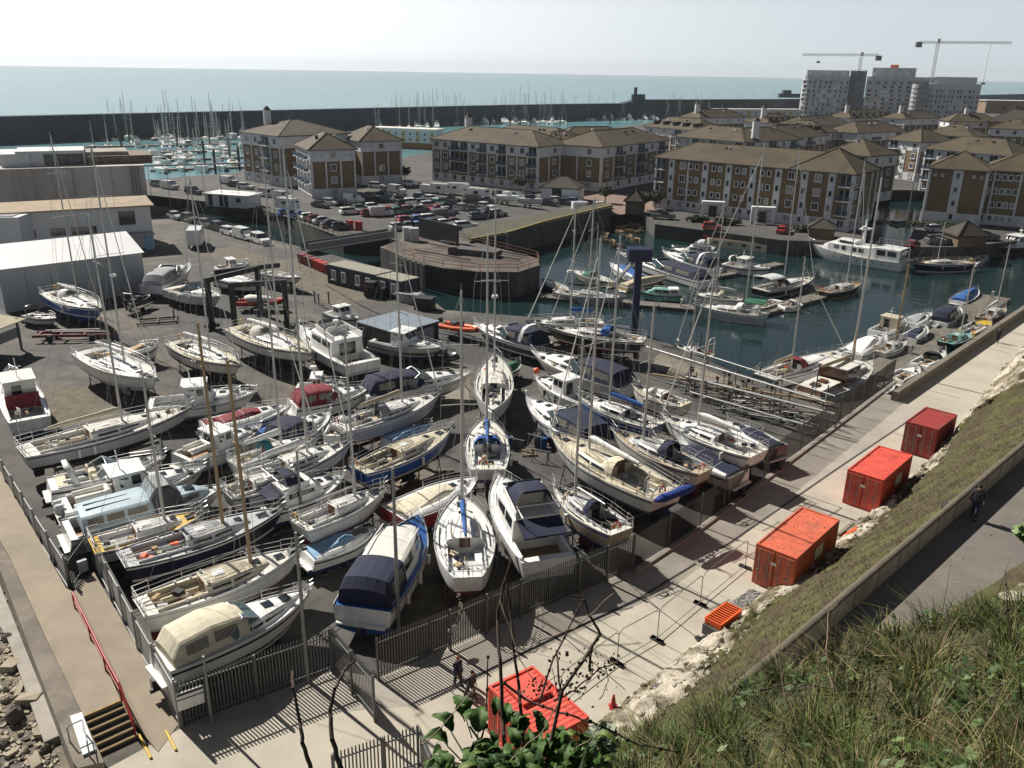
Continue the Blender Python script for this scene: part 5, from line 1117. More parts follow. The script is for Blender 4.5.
    # keel and rudder
    if dry:
        kd=zw-.12
        b=MB(); rg=[]
        for z,xa,xb_,w in ((-D*.7,.40,.60,.16),(-D-.05,.41,.585,.13),(-kd+.22,.43,.565,.1),(-kd+.12,.41,.585,.2),(-kd,.41,.585,.18)):
            xs=[xt(xa),xt(lerp(xa,xb_,.5)),xt(lerp(xa,xb_,.75)),xt(xb_)]
            rg.append([(xs[0],.01,z),(xs[1],w*.9,z),(xs[2],w,z),(xs[3],.01,z),(xs[2],-w,z),(xs[1],-w*.9,z)])
        b.loft(rg,smooth=False,cap0=True,cap1=True); b.build('keel',anti(bot),root,oz)
        b=MB(); rg=[]
        for z,xa,xb_,w in ((.1*0-.1,.06,.12,.05),(-kd*.5,.045,.105,.06),(-kd*.8,.05,.1,.04)): rg.append([(xt(xa),.01,z),(xt((xa+xb_)/2),w,z),(xt(xb_),.01,z),(xt((xa+xb_)/2),-w,z)])
        b.loft(rg,smooth=False,cap0=True,cap1=True); b.build('rudder',anti(bot),root,oz)
        def zf(x):
            t=(x+L/2)/L; return hbt(t)*.72, zw-.06
        stands('prop cradle under the '+label.split(',')[0],[xt(.22),xt(.5),xt(.74)],zf,ang,c,True,B*.42,.14,'cradles in the boatyard')
    return root
def motor(label,bow,stern,kind='cruiser',hull_c='white',stripe='navy',bot='antiblue',deck='white',canv='navy',dry=True,B=None,F=None,wl=None,group=None,name='motor_cruiser',cat='motor boat',roof='white',outb=0,rail=True,archc=None,glass=None,sunpad=False,transom_text=None,radar=False,buoy=False,cover_len=.72,dinghy=False,blk=None,tr=.88,stripef=(.16,.3),curtain=None):
    seed=NB[0]; NB[0]+=1; rr=random.Random(seed+300); base=0 if dry else WATER+.03
    D=.45; zw=(wl if wl is not None else .95) if dry else 0.0
    f0=F or (1.0 if kind in('cruiser','covered','flybridge','wheelhouse','classic','trunk') else .7)
    shr=.32 if kind not in('open','tarp') else .25
    Bp=gp(*bow,base+zw+f0*(1+shr)); Sp=gp(*stern,base+zw+f0); v=(Bp-Sp).xy; L=v.length; ang=math.atan2(v.y,v.x); c=(Bp+Sp)/2; c.z=base
    root=thing(name,label,cat,c,ang,group); oz=zw; s_=max(.7,min(1.25,L/9)); B=B or min(L*.25+.75,L*.42); F=f0
    ck={'cruiser':(.06,.44),'flybridge':(.05,.24),'wheelhouse':(.05,.36),'classic':(.04,.1),'trunk':(.06,.5),'open':(.08,.62),'tarp':None,'covered':None}[kind]
    cw=B*.37
    hbt,sz,xt=hull(root,L,B,F,D,oz,hull_c,bot,stripe,tr,tm=.4,p=2.5,rake=L*.13,sh=shr,flare=.1,chine=True,srake=-.15,cock=ck,deckc=deck,cw=cw,stripef=stripef)
    if ck: well(root,hbt,sz,xt,ck,cw,.55*s_ if kind!='open' else .45,oz,TEAK if rr.random()<.4 else DECKG,'white',bench=kind in('cruiser','open','trunk'))
    S=lambda t,fb,ft,za,zb_: (xt(t),hbt(t)*fb,hbt(t)*ft,sz(t)-.08+za,sz(t)+zb_*s_)
    MB().box((xt(0)-.16,0,.2),(.5,B*.74,.1)).build('swim_platform',gel('offwhite'),root,oz)
    if kind in('cruiser','covered','flybridge','wheelhouse'):
        if kind=='cruiser': sec=[S(.45,.8,.7,0,.5),S(.6,.8,.66,0,.44),S(.75,.7,.5,0,.3),S(.9,.4,.2,0,.04)]
        elif kind=='covered': sec=[S(.05,.9,.86,0,.12),S(.5,.86,.76,0,.3),S(.7,.76,.6,0,.26),S(.9,.4,.2,0,.04)]
        else: sec=[S(.58,.8,.7,0,.42),S(.75,.7,.55,0,.3),S(.9,.4,.2,0,.04)]
        tk=cabin(root,sec,gel(roof),oz,'foredeck_cabin')
        if kind!='covered': side_win(tk,sec,xt(.5 if kind=='cruiser' else .6),xt(.76),.35,.75,oz,taper=.25)
        for t in (.68,.8): MB().box((xt(t),0,secat(sec,xt(t))[4]+.07),(.5,.5,.06)).build('hatch',GLASS,tk,oz)
    if kind=='cruiser':
        # wrap windscreen on the cabin's after edge
        a=S(.58,.8,.62,0,.5); b_=S(.47,.8,.66,0,1.05)
        ws=[(a[0],a[1]*.97,a[2],a[3]+.4,a[4]),(b_[0],b_[1],b_[2],b_[3]+.4,b_[4])]
        b=MB(); 
        for s in (1,-1): b.path([(a[0],s*a[2]*.9,a[4]),(b_[0],s*b_[2]*.95,b_[4]),(xt(.36),s*hbt(.36)*.84,sz(.36)+.55*s_)],.04,5)
        b.path([(b_[0],q*b_[2]*.95,b_[4]+.06*(1-q*q)) for q in (-1,-.5,0,.5,1)],.035,5); fr=b.build('screen_frame',gel('white') if rr.random()<.5 else STEEL,root,oz)
        screen(fr,ws[0],ws[1],oz,glass,.02,.97,.95)
        for s in (1,-1):
            b=MB(); q=[(a[0],s*a[2]*.9,a[4]),(b_[0],s*b_[2]*.95,b_[4]-.05),(xt(.37),s*hbt(.37)*.84,sz(.37)+.5*s_),(xt(.4),s*hbt(.4)*.84,sz(.4)+.1)]
            b.add(q+[(x,y-s*.03,z) for x,y,z in q],[(0,1,2,3),(7,6,5,4),(0,4,5,1),(1,5,6,2),(2,6,7,3),(3,7,4,0)]); b.build('side_screen',glass or GLASSG,fr,oz)
        if canv:
            h=1.3*s_; S0=s_; s_=min(s_,.92); se=[(xt(.03),hbt(.03)*.88,hbt(.03)*.8,sz(.05)-.05,sz(.05)+.45*s_),(xt(.08),hbt(.1)*.9,hbt(.1)*.74,sz(.1)-.05,sz(.1)+1.2*s_),(xt(.28),hbt(.28)*.88,hbt(.28)*.7,sz(.28)-.05,sz(.28)+1.42*s_),(xt(.44),hbt(.44)*.82,hbt(.44)*.66,sz(.44)-.05,sz(.44)+1.22*s_),(xt(.5),hbt(.5)*.78,hbt(.5)*.6,sz(.5)+.3,sz(.5)+.9*s_)]
            cv=cabin(root,se,canvas(canv),oz,'canopy',.1); side_win(cv,se,xt(.11),xt(.24),.35,.8,oz,CLEAR,'clear_panel'); side_win(cv,se,xt(.28),xt(.42),.38,.8,oz,CLEAR,'clear_panel')
            screen(cv,se[0],se[1],oz,CLEAR,.12,.9,.62,'clear_panel'); s_=S0
        else:
            b=MB()
            for x,y in ((.36,.5),(.36,-.5)): b.box((xt(x),y*B*.4,sz(x)-.05),(.5,.5,.5)); b.box((xt(x)-.25,y*B*.4,sz(x)+.3),(.12,.5,.6))
            b.box((xt(.1),0,sz(.1)-.1),(.6,B*.62,.4)); b.build('seats',canvas('cream'),root,oz)
    if kind=='covered':
        # fitted cover stretched over cockpit and screen
        se=[S(.03,.93,.8,.04,.12),S(.2,.9,.6,.04,.3),S(.42,.86,.42,.04,.62),S(.52,.8,.36,.04,.66),S(.62,.7,.4,.04,.42),S(cover_len,.55,.3,.04,.22)]
        cabin(root,se,canvas(canv),oz,'cover',.05)
        b=MB()
        for t in (.2,.42,.6): w=secat(se,xt(t)); b.path([(w[0],w[1]+.02,w[3]),(w[0],w[2]+.03,w[4]-.02),(w[0],0,w[4]+.08),(w[0],-w[2]-.03,w[4]-.02),(w[0],-w[1]-.02,w[3])],.02,4)
        b.build('cover_straps',canvas('ltgrey'),root,oz)
    if kind=='tarp':
        se=[S(.02,1.02,.7,-.12,.25),S(.3,1.02,.35,-.12,.62),S(.6,1.02,.3,-.12,.55),S(.85,1.05,.3,-.1,.3),S(.97,.9,.2,-.05,.1)]
        cabin(root,se,canvas(canv),oz,'tarpaulin',.04)
        b=MB()
        for t in (.15,.4,.65,.85): w=secat(se,xt(t)); b.path([(w[0],w[1]+.02,w[3]),(w[0],w[2]+.02,w[4]),(w[0],-w[2]-.02,w[4]),(w[0],-w[1]-.02,w[3])],.018,4)
        b.build('lashing',RUBBER,root,oz)
    if kind in('flybridge',):
        se=[S(.22,.84,.76,0,1.25),S(.5,.84,.74,0,1.3),S(.56,.82,.7,0,1.25),S(.68,.7,.55,0,.3)]
        cb=cabin(root,se,gel(roof),oz,'saloon'); side_win(cb,se,xt(.25),xt(.37),.5,.86,oz); side_win(cb,se,xt(.39),xt(.54),.5,.86,oz,taper=.1); screen(cb,se[3],se[2],oz,GLASS,.3,.92)
        b=MB(); b.box((xt(.22)-.02,0,sz(.22)+.5*s_),(.06,B*.4,.95*s_)); b.build('saloon_door',GLASS,cb,oz)
        z=sz(.4)+1.28*s_; w=hbt(.4)*.72; b=MB(); x0,x1=xt(.2),xt(.5)
        for s in (1,-1): b.loft([[(x0,s*w,z),(x0,s*(w+.05),z+.4*s_),(x0,s*(w-.06),z+.4*s_),(x0,s*(w-.1),z)],[(x1,s*w*.9,z),(x1,s*w*.92,z+.55*s_),(x1,s*(w*.92-.1),z+.55*s_),(x1,s*(w*.9-.1),z)]],smooth=False,cap0=True,cap1=True)
        b.loft([[(x1-.05,q*w*.9,z),(x1-.25,q*w*.9,z+.6*s_),(x1-.35,q*w*.88,z+.6*s_),(x1-.2,q*w*.88,z)] for q in (-1,1)],smooth=False,cap0=True,cap1=True); fb=b.build('flybridge',gel(roof),root,oz)
        b=MB(); b.box((lerp(x0,x1,.6),0,z+.25),(.5,w*1.3,.5)); b.box((lerp(x0,x1,.6)-.25,0,z+.55),(.12,w*1.3,.4)); b.build('bench_seat',gel('offwhite'),fb,oz)
        MB().loft([[(x1-.3,q*w*.8,z+.6*s_),(x1-.55,q*w*.78,z+.95*s_),(x1-.58,q*w*.78,z+.95*s_),(x1-.34,q*w*.8,z+.6*s_)] for q in (-1,0,1)],smooth=False,cap0=True,cap1=True).build('wind_deflector',GLASSG,fb,oz)
        if canv: hd=hood(root,lerp(x0,x1,.2),x1-.2,w*.85,z+.45*s_,.75*s_,canv,oz,'flybridge_hood')
        if canv:
            b=MB(); b.add([(xt(.2),-w,z),(xt(.2),w,z),(xt(.05),w*.98,sz(.05)+1.0*s_),(xt(.05),-w*.98,sz(.05)+1.0*s_),(xt(.2),-w,z-.04),(xt(.2),w,z-.04),(xt(.05),w*.98,sz(.05)+1.0*s_-.04),(xt(.05),-w*.98,sz(.05)+1.0*s_-.04)],[(0,1,2,3),(7,6,5,4),(2,6,7,3),(1,5,6,2),(3,7,4,0)]); b.build('cockpit_awning',canvas(canv),root,oz)
        b=MB(); b.path([(x0,w,z+.4),(x0-.3,w,z+1.0),(x0-.3,-w,z+1.0),(x0,-w,z+.4)],.03,5); b.build('flybridge_rail',STEEL,root,oz)
    if kind=='wheelhouse':
        se=[S(.34,.74,.66,0,1.5),S(.52,.74,.62,0,1.5),S(.6,.7,.5,0,.42)]
        cb=cabin(root,se,gel(roof),oz,'wheelhouse',.08); side_win(cb,se,xt(.37),xt(.43),.5,.88,oz); side_win(cb,se,xt(.45),xt(.53),.5,.88,oz); screen(cb,se[2],se[1],oz,GLASS,.3,.93)
        MB().box((xt(.43),0,sz(.43)+1.56*s_),(L*.24,hbt(.43)*1.5,.08)).build('wheelhouse_roof',gel(roof),cb,oz); MB().box((xt(.34)-.02,B*.08,sz(.34)+.6*s_),(.06,.7,1.2*s_)).build('door',GLASS,cb,oz)
        if curtain: MB().box((xt(.3),0,sz(.3)+.25*s_),(.08,hbt(.3)*1.5,1.0*s_)).build('cockpit_curtain',canvas(curtain),cb,oz)
        b=MB(); b.tube((xt(.4),0,sz(.4)+1.6*s_),(xt(.39),0,sz(.4)+2.9*s_),.045,n=5); b.tube((xt(.395),-.4,sz(.4)+2.3*s_),(xt(.395),.4,sz(.4)+2.3*s_),.03,n=4); b.build('light_mast',gel('white'),cb,oz)
    if kind=='classic':
        # long low saloon aft, canvas steering shelter amidships, low cabin forward
        se=[S(.08,.84,.72,0,1.0),S(.2,.84,.74,0,1.06),S(.46,.84,.74,0,1.06),S(.5,.84,.7,0,.98)]
        cb=cabin(root,se,gel(blk or 'paleblue'),oz,'saloon',.1); 
        for a,c_ in ((.11,.2),(.22,.32),(.34,.46)): side_win(cb,se,xt(a),xt(c_),.45,.85,oz,CLEAR)
        b=MB()
        for q in (-.4,.3): b.box((xt(.25),q,se[1][4]+.09),(L*.26,.07,.06))
        b.build('roof_rails',RUBBER,cb,oz)
        s2=[S(.48,.84,.7,0,1.0),S(.52,.84,.7,0,1.55),S(.62,.82,.66,0,1.5),S(.68,.78,.6,0,.75)]
        sh=cabin(root,s2,canvas('dkgrey'),oz,'shelter',.08); MB().box((xt(.57),0,s2[1][4]+.06),(L*.08,hbt(.57)*1.2,.05)).build('shelter_top',canvas('grey'),sh,oz); screen(sh,s2[0],s2[1],oz,M('pale_screen',(.3,.34,.36),.15,.2,2),.1,.95)
        s3=[S(.66,.76,.62,0,.6),S(.8,.66,.48,0,.42),S(.88,.45,.3,0,.1)]
        c3=cabin(root,s3,gel(blk or 'paleblue'),oz,'fore_cabin',.06); side_win(c3,s3,xt(.68),xt(.8),.35,.8,oz); MB().box((xt(.75),0,s3[1][4]+.14),(.6,.55,.07)).build('hatch',GLASS,c3,oz)
        b=MB(); b.tube((xt(.15),-hbt(.2)-.02,sz(.2)+.1),(xt(.6),-hbt(.6)+.1,sz(.6)+.2),.05,n=5); b.build('boathook',gel('offwhite'),root,oz)
    if kind=='trunk':
        # launch with a long cabin and rear canvas tent
        se=[S(.3,.8,.68,0,1.05),S(.52,.8,.66,0,1.1),S(.66,.74,.58,0,1.0),S(.72,.68,.5,0,.5),S(.8,.55,.4,0,.35)]
        cb=cabin(root,se,gel(roof),oz,'cabin',.08); side_win(cb,se,xt(.32),xt(.47),.42,.85,oz); side_win(cb,se,xt(.49),xt(.65),.42,.85,oz); screen(cb,se[3],se[2],oz,GLASS,.1,.92)
        s2=[S(.03,.9,.82,0,.75),S(.08,.88,.74,0,1.2),S(.3,.84,.7,0,1.22)]
        cv=cabin(root,s2,canvas(canv),oz,'rear_canopy',.14); side_win(cv,s2,xt(.1),xt(.27),.35,.8,oz,CLEAR,'clear_panel'); screen(cv,s2[0],s2[1],oz,CLEAR,.1,.9,.6,'clear_panel')
        for s in (1,-1): MB().box((xt(.5),s*hbt(.5)*.6,se[1][4]+.13),(L*.3,.05,.06)).build('roof_rail',gel('white'),cb,oz)
    if kind=='open':
        b=MB()
        for x in (.2,.45): b.box((xt(x),0,sz(x)-.2),(.35,B*.7,.12))
        b.build('thwarts',TEAK if canv!='navy' else canvas('cream'),root,oz)
        if canv: hood(root,xt(.45),xt(.66),hbt(.5)*.8,sz(.5)-.02,.7,canv,oz,'spray_canopy')
    if archc:
        b=MB(); w=hbt(.2)*.86; rg=[]
        for dx,q in ((0,0),(.35,0)): rg.append([(xt(.2)+dx*s_-.5*(z-0)/1.6,y,sz(.2)+z*s_) for y,z in ((w,0),(w*.95,.9),(w*.8,1.45),(w*.4,1.65),(-w*.4,1.65),(-w*.8,1.45),(-w*.95,.9),(-w,0))])
        b.loft(rg,close=False); b.loft([[(x-.0,y*.95,z-.08) for x,y,z in r_] for r_ in rg],close=False); b.build('radar_arch',gel(archc),root,oz)
    if radar:
        z=sz(.4)+1.75*s_; b=MB(); b.tube((xt(.38),0,z-.3),(xt(.38),0,z+.5),.05,n=5); b.tube((xt(.38),0,z+.5),(xt(.38),0,z+.72),.32,.28,10); b.build('radar_dome',gel('white'),root,oz)
    for k in range(5):
        x=rr.uniform(.08,.9); MB().box((xt(x),rr.uniform(-.75,.75)*hbt(x),sz(x)+(.0 if x<.4 else .05)),(rr.uniform(.2,.5),rr.uniform(.12,.35),rr.uniform(.1,.28)),rr.uniform(0,3)).build('deck_bag',rr.choice((canvas('navy'),canvas('tan'),canvas('ltgrey'),RUBBER,RUBBER,canvas('beige'))),root,oz) if kind not in('tarp','covered') else None
    if rail: 
        rails(root,hbt,sz,xt,.5,.92,oz,.5,'bow_rail',1.3,2); pulpit(root,hbt,sz,xt,oz,.9,.5,'pulpit')
    if outb:
        for k in range(outb):
            y=(k-(outb-1)/2)*.7; q=MB(); x=xt(0)-.45
            q.loft([[(x+dx,y+w,z),(x+dx+.5,y+w,z),(x+dx+.5,y-w,z),(x+dx,y-w,z)] for dx,w,z in ((.1,.16,F*.6),(-.05,.2,F*.8),(-.05,.2,F*1.15),(.05,.14,F*1.3))],smooth=False,cap0=True,cap1=True); q.box((x+.35,y,0),(.2,.12,1.1)); q.box((x+.3,y,-.5),(.5,.1,.12)); q.build('outboard_motor',gel('black') if rr.random()<.6 else gel('ltgrey'),root,oz)
    elif dry and kind not in('tarp',):
        q=MB(); q.box((xt(0)-.3,0,-.1),(.5,.3,.5)); q.box((xt(0)-.35,0,-.45),(.6,.14,.2)); q.build('outdrive',gel('black'),root,oz)
    if dinghy:
        q=MB(); 
        for s in (1,-1): q.tube((xt(.08),s*.5,sz(.1)+.35),(xt(.3),s*.5,sz(.1)+.4),.2,n=8)
        q.tube((xt(.3),-.5,sz(.1)+.4),(xt(.3),.5,sz(.1)+.4),.2,n=8); q.box((xt(.19),0,sz(.1)+.28),(L*.2,.9,.08)); q.build('inflatable_tender',gel('offwhite'),root,oz)
    if buoy: MB().ball((xt(.93),.15,sz(.93)+.55),.3,n=10,k=8).build('orange_buoy',paint('orange'),root,oz)
    if rr.random()<.5:
        fm=gel(rr.choice(('white','navy','offwhite')))
        for k in range(3): x=.2+.2*k; s=rr.choice((1,-1)); MB().tube((xt(x),s*(hbt(x)+.1),sz(x)-.1),(xt(x),s*(hbt(x)+.1),sz(x)-.65),.11,n=8).build('fender',fm,root,oz)
    if transom_text: 
        text('boat_name',transom_text,.26,(xt(0)-.02-.15*0,0,oz+F*.62),(math.pi/2,0,-math.pi/2),paint('navy'),root,.01)
    if dry:
        def zf(x): t=(x+L/2)/L; return hbt(t)*.72, zw-.28
        stands('low cradle under the '+label.split(',')[0],[xt(.15),xt(.42),xt(.68)],zf,ang,c,False,B*.4,zw-D,'cradles in the boatyard')
    return root
def rib(label,bow,stern,z=.9,col='dkgrey',dry=True,canv=None,name='inflatable_boat',group=None,archc=None):
    base=0 if dry else WATER+.03; a=gp(*bow,base+z);b_=gp(*stern,base+z); v=(a-b_).xy; L=v.length; ang=math.atan2(v.y,v.x); c=(a+b_)/2; c.z=base
    root=thing(name,label,'inflatable boat',c,ang,group); B=L*.4; q=MB(); r=L*.055; zz=z-r if dry else .35
    pts=[(-L/2,B/2-r,zz),(-L*.1,B/2-r,zz),(L*.25,B*.42-r,zz+.1),(L*.42,B*.2,zz+.2),(L*.48,0,zz+.25)]; pts=pts+[(x,-y,h) for x,y,h in pts[:-1]][::-1]
    q.path(pts,r,9); q.build('tube',gel(col),root)
    q=MB(); q.loft([[(x,w,h),(x*.98,0,h-dd),(x,-w,h)] for x,w,h,dd in ((-L/2,B/2-r,zz-.05,.35),(0,B/2-r,zz-.05,.4),(L*.3,B*.3,zz,.35),(L*.46,.03,zz+.15,.1))],close=False); q.box((-L*.48,0,zz+.1),(.08,B-2*r,.4)); q.build('hull',gel('offwhite' if col!='red' else 'dkgrey'),root)
    q=MB(); q.box((-.02*L,0,zz+.35),(.6,.7,.8)); q.box((-.2*L,0,zz+.25),(.7,.6,.55)); q.build('console',gel('dkgrey' if col!='dkgrey' else 'offwhite'),root)
    q=MB(); q.box((-L*.53,0,zz+.45),(.35,.4,.6)); q.box((-L*.54,0,zz-.1),(.18,.14,.8)); q.build('outboard_motor',gel('black'),root)
    if archc: q=MB(); q.path([(-L*.4,B*.4,zz),(-L*.42,B*.36,zz+1.4),(-L*.42,-B*.36,zz+1.4),(-L*.4,-B*.4,zz)],.07,6); q.build('roll_bar',gel(archc),root)
    if canv: q=MB(); cover_tube(q,(-L*.35,0,zz+.55),(L*.25,0,zz+.4),B*.38,B*.3,0,0,10,6,.5,5); q.build('cover',canvas(canv),root)
    if dry:
        t=thing('boat_trailer','trailer under the '+label.split(',')[0],'trailer',c,ang,'boat trailers'); q=MB()
        for y in (-.5,.5): q.box((-.1*L,y,.42),(L*.8,.08,.1))
        q.box((L*.4,0,.42),(1.4,.08,.1)); q.box((-L*.15,0,.4),(.1,1.9,.1)); q.build('frame',GALV,t)
        for s in (1,-1): q=MB(); q.tube((-L*.15,s*.95-.09,.3),(-L*.15,s*.95+.09,.3),.3,n=10); q.build('wheel',RUBBER,t)
    return root
# ------------------------------------------------------------------ boats standing in the yard
YS='boats laid up ashore in the yard'
def ys(*a,**k): return sail(*a,group=YS,**k)
def ym(*a,**k): return motor(*a,group=YS,**k)
ym('cabin cruiser with white hardtop and dark red cockpit canvas, at the frame edge',(10,370),(30,420),'wheelhouse',roof='offwhite',canv=None,stripe='red',B=3.3,radar=False,curtain='maroon')
ys('long grey white yacht with black stripe and half flaked cream sail',(194,405),(20,452),'ltgrey','black',boom='cream',flake=True,mtop=(85,215),mt=.56,roof='offwhite',deck='offwhite',bot='black',windv=True,genoa=None)
ym('white sports cruiser with cream cockpit and low white arch',(166,455),(49,485),'cruiser',canv=None,archc='white',stripe='black',bot='black',sunpad=True)
ym('white angling boat with outboards and an inflatable tender on its stern',(206,466),(62,506),'wheelhouse',outb=2,dinghy=True,stripe='grey',B=3.0,canv=None)
ym('long pale blue river cruiser with charcoal canvas steering shelter',(226,484),(66,531),'classic',hull_c='ltgrey',stripe='white',bot='black',rail=False,B=3.4)
ys('open white day sailer with yellowed deck edge and bare silver mast',(207,511),(91,546),'white','navy',boom=None,mtop=(140,370),mt=.62,cabinw=False,deck='yellow',genoa=None,sparse=True,roof='white',tr=.9,F=.85,B=2.5)
ys('dark navy hulled yacht with brown hatch and ochre timber mast',(285,507),(120,560),'navy','offwhite',mtop=(199,322),mt=.6,wood=True,boom=None,roof='ltgrey',deck='ltgrey',bot='navy',canoe=False,genoa=None,radar=False)
ys('white yacht with wooden toe rails and a thick ochre mast, behind the cream canopy cruiser',(303,547),(138,608),'white','ltgrey',B=2.9,mtop=(230,360),mt=.66,wood=True,boom=None,roof='cream',deck='offwhite',genoa=None)
ym('white cruiser with full cream canopy, nearest the fence corner',(312,588),(160,660),'cruiser',canv='cream',stripe='black',bot='white',blk=None,deck='white',radar=False,wl=1.1)
ym('white flybridge boat with navy dodger, between the navy yacht and small racer',(345,474),(258,506),'flybridge',canv='navy',stripe='navy',B=3.2,radar=False)
ys('small white racing yacht with open cockpit and black hatch board',(387,486),(298,526),'white','ltgrey',boom='bare',mtop=(322,330),mt=.62,cabinw=False,genoa=None,sparse=True,tr=.92,F=.9)
ys('blue hulled wooden yacht with white fenders and cluttered cream deck',(453,426),(357,471),'blue','cream',bot='black',mh=1.0,boom=None,roof='cream',deck='cream',genoa=None,canoe=False,tr=.6)
ys('pale grey yacht with grey sprayhood and brown grey sail cover',(441,392),(338,428),'ltgrey','white',boom='beige',hoodc='grey',mtop=(389,222),mt=.6,roof='white')
ym('white cruiser with navy cover over its long cockpit and oval windows',(473,371),(362,392),'cruiser',canv='navy',stripe='ltgrey')
ym('white cruiser with crimson folding canopy',(372,386),(292,404),'cruiser',canv='maroon',stripe='navy',radar=False,B=3)
ym('white cruiser under a crimson cockpit cover',(292,404),(203,426),'covered',canv='maroon',stripe='navy',B=3.0,cover_len=.6)
ym('weathered grey wheelhouse boat with round white hardtop',(262,424),(181,458),'wheelhouse',hull_c='ltgrey',stripe='grey',canv=None,dinghy=True,B=2.8)
ym('white cruiser with navy canopy, right behind the tall white mast',(331,411),(272,440),'cruiser',canv='navy',B=3.0)
ym('small open boat under a sagging blue sheet and white tarpaulin',(292,420),(250,441),'tarp',canv='blue',wl=.6,B=2.0)
ys('white yacht with teal sprayhood, half hidden by timber masts',(319,434),(232,464),'white','teal',hoodc='teal',boom='white',mtop=(284,262),mt=.55,tr=.8)
ys('white yacht with dark rubbing strake, under the tall white mast',(352,440),(240,480),'white','black',mtop=(274,141),mt=.58,boom='white',roof='white')
ys('stern end white yacht with orange flag, squeezed beside the flybridge boat',(292,470),(226,494),'white','black',boom=None,mh=1.0,genoa=None,windv=False,B=2.6)
ym('white and blue launch with cream roof and navy rear canopy',(419,514),(362,609),'trunk',hull_c='white',stripe='navy',bot='blue',deck='blue',roof='offwhite',canv='navy',stripef=(.0,.16),B=3.6,rail=True)
ym('small speedboat under a flat blue cover',(377,527),(307,555),'covered',canv='ltblue',wl=.55,B=2.2,F=.75,rail=False,cover_len=.66)
ym('boat under a long cream cover, bow to the white sail yachts',(478,476),(393,514),'covered',canv='cream',cover_len=.72,B=3.2,stripe='maroon',hull_c='maroon')
ys('white racing yacht with bright blue mast cover, stern to the fence',(460,492),(468,578),'white','white',mtop=(464,292),mt=.66,boom='blue',bot='antired',wl=1.7,deck='white',genoa=None,tr=.45,B=3.5)
ym('white flybridge cruiser with navy hood and awning, stern to the fence',(498,473),(549,560),'flybridge',canv='navy',stripe='white',transom_text='Samara Sunset',B=3.7,wl=1.1)
ys('small buff hulled yacht with navy cockpit cover, beside the flybridge cruiser',(553,484),(622,532),'beige','blue',mtop=(590,339),mt=.66,boom='bare',deck='offwhite',roof='ltgrey',hoodc='navy',B=2.6,genoa=None,canoe=False)
ys('big white yacht with blue covered stern dinghy and beige sprayhood',(549,430),(668,496),'white','navy',mtop=(608,238),mt=.63,boom='white',hoodc='cream',tend='royal',wl=1.8,deck='cream',roof='cream',bot='navy',B=4.0,genoa='offwhite')
ym('white cruiser with navy bimini canopy, alongside the big white yacht',(526,396),(603,444),'cruiser',canv='navy',stripe='navy',B=3.5)
ym('small fishing boat with an orange buoy on its bow',(534,374),(592,403),'wheelhouse',buoy=True,canv=None,stripe='ltgrey',B=2.6)
ys('blue hulled yacht with royal blue sail cover and brown hatch',(577,394),(658,426),'blue','white',mtop=(606,235),mt=.58,boom='blue',bot='navy',windv=True)
ym('white sports cruiser with navy framed clear canopy',(531,350),(630,386),'cruiser',canv='navy',stripe='white',B=3.6)
ym('navy and white cruiser with navy screen cover, bow towards the lock',(474,322),(544,346),'cruiser',hull_c='navy',stripe='white',stripef=(.0,.35),canv='navy',archc='white')
ys('black hulled yacht with white deck, on the waterfront edge',(546,326),(645,340),'black','white',mtop=(594,200),mt=.58,boom='bare',hoodc='blue',bot='antired',windv=True,radar=False)
ys('white yacht with red sail bag behind the black hulled yacht',(526,321),(602,321),'white','navy',mtop=(565,205),mt=.42,boom='blue',radar=True)
rib('orange workboat with dark console, on the waterfront',(481,329),(442,322),1.6,'orange',name='rescue_boat')
ym('grey hulled workboat with white wheelhouse, beside the canvas store',(441,347),(376,338),'wheelhouse',hull_c='ltgrey',stripe='black',stripef=(.45,.75),B=3.2,canv=None)
ym('old flybridge motor yacht with open teak cockpit, stern to the masts',(300,325),(363,363),'flybridge',canv=None,stripe='ltgrey',bot='black',B=4.2,wl=1.2,radar=True)
ys('white yacht with tan deck patches and sprayhood, by the travel hoist',(312,353),(238,326),'white','navy',hoodc='offwhite',boom='white',mtop=(277,150),mt=.58,deck='cream',bot='black',wl=1.75,tr=.8)
ys('cream decked yacht with black bottom, bow to the timber masts from the hoist',(240,365),(177,341),'offwhite','black',bot='black',mtop=(199,178),mt=.55,boom='white',hoodc=None,deck='cream',radar=False)
ys('white yacht with cream deck edge, standing alone in the middle of the left yard',(157,379),(88,350),'white','ltgrey',mtop=(103,145),mt=.56,boom='white',bot='ltgrey',radar=True,wl=1.7,tr=.8)
ys('steel blue hulled yacht with clear white sprayhood, against the tent',(101,309),(53,291),'blue','white',bot='blue',mtop=(60,135),mt=.55,boom='white',hoodc='white',tr=.8)
ym('white cruiser with tinted wraparound screen, beside the travel hoist',(221,296),(173,287),'cruiser',canv=None,archc=None,stripe='white',B=3.6)
ym('grey shrouded cruiser with clear side panels, by the tent corner',(190,262),(151,286),'cruiser',canv='grey',hull_c='ltgrey',stripe='white',B=3.4)
ym('cuddy boat with tall white wheelhouse, behind the travel hoist',(250,262),(216,268),'wheelhouse',canv=None,B=2.8,wl=.8)
ym('white decked day boat, under the travel hoist beam',(262,283),(220,277),'covered',canv='white',B=2.7,wl=.7)
ym('white speedboat with blue bag, right of the travel hoist',(302,277),(265,272),'open',canv=None,B=2.4,wl=1.2)
rib('red and white rescue boat, between the hoist posts',(284,300),(238,300),1.3,'red',canv='offwhite')
rib('black inflatable with white seats, on a trailer by the tent',(150,296),(127,304),1.3,'black',archc='ltgrey')
ym('grey open dinghy with black roll bar, against the tent wall',(56,318),(28,314),'open',hull_c='ltgrey',canv=None,archc='black',wl=.5,B=2.0)
